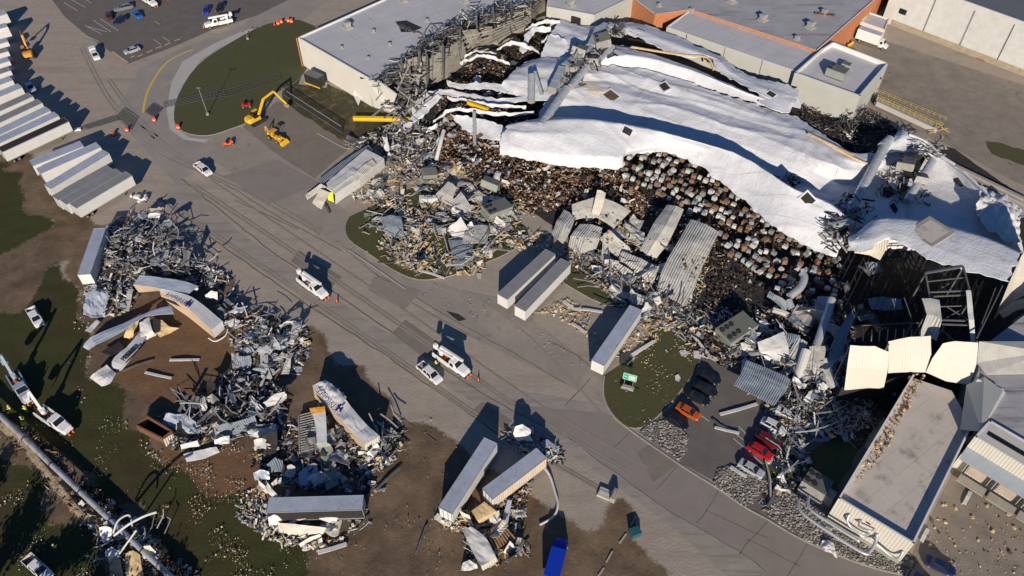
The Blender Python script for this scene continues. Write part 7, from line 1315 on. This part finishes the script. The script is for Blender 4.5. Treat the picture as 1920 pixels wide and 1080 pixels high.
# people
def person(label,px,py,h,rz,vest='hi_vis',pose='stand'):
    c=P(px,py,h)-Vector((0,0,0)); o=empty('person',c,rz,label,'person')
    J={'pel':(0,0,.95),'wst':(0,0,1.12),'chest':(.02,0,1.38),'neck':(.03,0,1.52),'head':(.05,0,1.6),'crown':(.05,0,1.78),'lsh':(0,.2,1.43),'rsh':(0,-.2,1.43),'lel':(.12,.27,1.18),'rel':(.12,-.27,1.18),'lwr':(.34,.22,1.12),'rwr':(.34,-.22,1.12),'lha':(.43,.2,1.12),'rha':(.43,-.2,1.12),'lhp':(0,.1,.92),'rhp':(0,-.1,.92),'lkn':(.06,.12,.5),'rkn':(-.02,-.12,.5),'lan':(.02,.12,.08),'ran':(-.1,-.12,.08),'lto':(.17,.13,.04),'rto':(.06,-.13,.04)}
    E=[('pel','wst'),('wst','chest'),('chest','neck'),('neck','head'),('head','crown'),('chest','lsh'),('lsh','lel'),('lel','lwr'),('lwr','lha'),('chest','rsh'),('rsh','rel'),('rel','rwr'),('rwr','rha'),('pel','lhp'),('lhp','lkn'),('lkn','lan'),('lan','lto'),('pel','rhp'),('rhp','rkn'),('rkn','ran'),('ran','rto')]
    Rr={'pel':.15,'wst':.14,'chest':.16,'neck':.065,'head':.1,'crown':.09,'lsh':.08,'rsh':.08,'lel':.05,'rel':.05,'lwr':.035,'rwr':.035,'lha':.04,'rha':.04,'lhp':.1,'rhp':.1,'lkn':.065,'rkn':.065,'lan':.045,'ran':.045,'lto':.045,'rto':.045}
    ks=list(J); me=bpy.data.meshes.new('body'); me.from_pydata([J[k] for k in ks],[(ks.index(a),ks.index(b)) for a,b in E],[]); b=bpy.data.objects.new('body',me); COL.objects.link(b)
    md=b.modifiers.new('s','SKIN'); 
    for k,v in zip(ks,me.skin_vertices[0].data): v.radius=(Rr[k],Rr[k])
    me.skin_vertices[0].data[0].use_root=True; b.modifiers.new('u','SUBSURF').levels=1
    dg=bpy.context.evaluated_depsgraph_get(); dg.update(); m2=bpy.data.meshes.new_from_object(b.evaluated_get(dg)); b.modifiers.clear(); b.data=m2; b.parent=o; m2.materials.clear(); m2.materials.append(MATS['skin']); m2.materials.append(MATS['denim']); m2.materials.append(MATS[vest])
    for p in m2.polygons: p.material_index=1 if p.center.z<1.0 else 0; p.use_smooth=True
    v=m2.copy(); vv=bpy.data.objects.new('vest',v); COL.objects.link(vv); vv.parent=o; bm=bmesh.new(); bm.from_mesh(v); bmesh.ops.delete(bm,geom=[f for f in bm.faces if not(.9<f.calc_center_median().z<1.5)],context='FACES')
    for q in bm.verts: q.co+=q.normal*.03
    bm.to_mesh(v); bm.free(); v.materials.clear(); v.materials.append(MATS[vest]); v.polygons.foreach_set('material_index',[0]*len(v.polygons))
    mb=MB(); mb.cyl((.05,0,1.74),(.05,0,1.84),.13,12,r2=.08); mb.cyl((.05,0,1.73),(.05,0,1.75),.17,12); mb.build('hard_hat','vehicle_white',o)
person('person in a yellow vest standing in the lift bucket nearest the left edge',23,771,3.2,R(200))
person('person in a bright yellow jacket in the lift bucket left of the folded boom',52,772,3.0,R(160))
person('person in a yellow-green vest on the dark grass at the bottom left',107,1031,0,R(90))
person('person in a green vest between the pickup and the second utility truck',818,688,0,R(60))
person('person in a yellow vest crouched under the long elevated pipe',45,792,0,R(30))
# elevated pipe and the crushed strip beside it
o=empty('long_pipe',(0,0,0),0,'very long pale steel pipe with dark bands crossing the lower left corner','pipe')
pa,pb=P(-40,742,1.7),P(345,1105,1.7); mb=MB(); n=7
for k in range(n): a=pa.lerp(pb,k/n); b=pa.lerp(pb,(k+1)/n); mb.cyl(a,b,.46,16,mi=0)
mb.build('tube',mat('pipe_steel',(0.42,0.44,0.47),.4,metal=.3,var=.15,scale=.6,c2=(.3,.22,.15),f2=.5,s2=.5),o)
for k in range(1,n+1):
    c=pa.lerp(pb,k/n-.03); d=(pb-pa).normalized(); mb=MB(); mb.cyl(c-d*.12,c+d*.12,.54,16); mb.build('band','dark_metal',o)
    mb=MB(); mb.beam((c.x,c.y,0),(c.x,c.y,c.z-.5),.3,.3); mb.build('support','dark_metal',o)
panel3('dirt_bank','pale broken earth bank running beside the long steel pipe',[[(-30,780,.2),(40,840,.2),(90,905,.2),(140,965,.2),(190,1010,.2)],[(-30,766,.9),(45,825,1),(98,890,1),(148,952,1),(200,1000,.8)],[(-30,750,.2),(52,812,.2),(106,878,.2),(156,940,.2),(210,990,.2)]],mat('pale_earth',(.2,.16,.11),.95,var=.4,scale=1.5,bump=.8,bs=3),.3,80,14,.55,'bank')
rub('debris_field','dark brush and scraps crushed under the long steel pipe',[(0,790),(60,810),(140,880),(230,960),(330,1040),(400,1100),(250,1100),(150,970),(60,880)],900,['charred','brown_junk','grey_steel','white_steel','wood'],[8,7,2,1.5,3],1.2,(.8,4),(.08,.35))
rub('debris_field','torn white and tan pieces at the lower end of the long steel pipe',[(165,975),(230,960),(290,1000),(300,1040),(260,1080),(210,1060)],120,['white_steel','cream_panel','tan','light_steel'],[5,4,4,4],2.5,(1,4),(.15,.6))
ww('bright white tank-like piece lying against the long pipe',[[(186,990,2.4),(198,986,2.6),(210,990,2.4)],[(188,1002,1.6),(200,1002,1.8),(210,1002,1.6)],[(192,1018,.6),(202,1020,.6),(208,1014,.6)]],'vehicle_white',.2)
ww('big golden plywood sheet at the bottom edge under the long pipe',[[(236,1038,1.6),(250,1032,1.8),(262,1040,1.6)],[(236,1060,1),(252,1062,1.2),(266,1064,1)],[(234,1100,.4),(254,1100,.4),(274,1100,.4)]],'insulation',.2)
ww('second golden plywood sheet left of the big one at the bottom edge',[[(204,1048,1.4),(216,1044,1.5),(226,1050,1.4)],[(206,1070,1),(218,1072,1),(230,1072,1)],[(208,1100,.4),(220,1100,.4),(234,1100,.4)]],'insulation',.2)
ww('crumpled white sheet left of the golden plywood',[[(198,1034,2),(210,1026,2.4),(224,1034,2)],[(200,1046,1.2),(212,1044,1.6),(226,1046,1.2)]],'tarp_white',.5)
ww('curled grey and cream sheet right of the golden plywood',[[(268,1026,2),(280,1022,2.6),(292,1034,2)],[(266,1046,1),(278,1048,1.4),(290,1046,1)]],'cream_panel',.6)
for k in range(26):
    x=rnd.uniform(150,310); y=rnd.uniform(985,1090); p=P(x,y,rnd.uniform(.6,1.8)); d=Vector((rnd.gauss(0,1),rnd.gauss(0,1),rnd.gauss(0,.2))).normalized()*rnd.uniform(1,2.6); mb=MB(); mb.beam(p,p+d,.14,.14); mb.beam(p+d,p+d*1.5+Vector((rnd.gauss(0,.6),rnd.gauss(0,.6),0)),.12,.12); tag(mb.build('broken_strut',rnd.choice(['light_steel','grey_steel','white_steel'])),'thin broken strut in the tangle at the lower end of the long pipe','strut','struts at the lower end of the long pipe')
for pts,r,lab in [([(214,1004,3),(240,984,5),(270,968,6),(294,960,6.4)],.2,'curved pale pipe reaching up from the torn pieces over the long pipe'),([(224,1038,2.5),(240,1016,4),(256,994,5.5)],.14,'thin pale rod crossing the long pipe'),([(212,1000,3),(222,976,4),(242,966,4),(248,986,3.5)],.16,'thin looping rail around the long pipe'),([(1010,866,1),(1030,890,.6),(1040,920,.5),(1046,945,.5),(1038,968,.4),(1012,984,.4)],.2,'thin white hose curling from the torn trailer over the paving')]:
    mb=MB(); mb.tube(crom(W3(pts),24),r,8); tag(mb.build('bent_pipe','white_steel'),lab,'pipe')
# brush and trees whose shadows fall into the lower left
mat('bark',(0.09,0.065,0.045),.9,var=.2,scale=3); mat('foliage',(0.035,0.045,0.018),.9,var=.4,scale=1.5)
def tree(label,x,y,h,bare=False):
    o=empty('tree',(x,y,0),0,label,'tree'); mb=MB(); top=Vector((rnd.uniform(-.5,.5),rnd.uniform(-.5,.5),h*.6)); mb.cyl((0,0,0),top,.35,8,r2=.15); tips=[]
    for k in range(11):
        s=Vector((0,0,0)).lerp(top,rnd.uniform(.4,1)); e=s+Vector((rnd.gauss(0,1),rnd.gauss(0,1),rnd.uniform(.4,1.3))).normalized()*h*rnd.uniform(.25,.45); mb.cyl(s,e,.11,6,r2=.03); tips.append((s,e))
    mb.build('trunk','bark',o); mb=MB()
    for _ in range(1500):
        s,e=rnd.choice(tips); c=s.lerp(e,rnd.uniform(.45,1.1))+Vector((rnd.gauss(0,.7),rnd.gauss(0,.7),rnd.gauss(0,.6))); a=Vector((rnd.gauss(0,1),rnd.gauss(0,1),rnd.gauss(0,1))).normalized()*.28; b=a.orthogonal().normalized()*.2; mb.add([c-a,c+b,c+a,c-b],[(0,1,2,3)])
    mb.build('crown','foliage',o,recalc=False); return o
for i,(x,y,h) in enumerate([(-72,44,9),(-64,41,10),(-82,50,8),(-92,60,9),(-100,68,8),(-57,38,9),(-108,76,9)]): tree(['dark tree just outside the lower left corner'][0],x,y,h)['group']='trees outside the lower left corner'
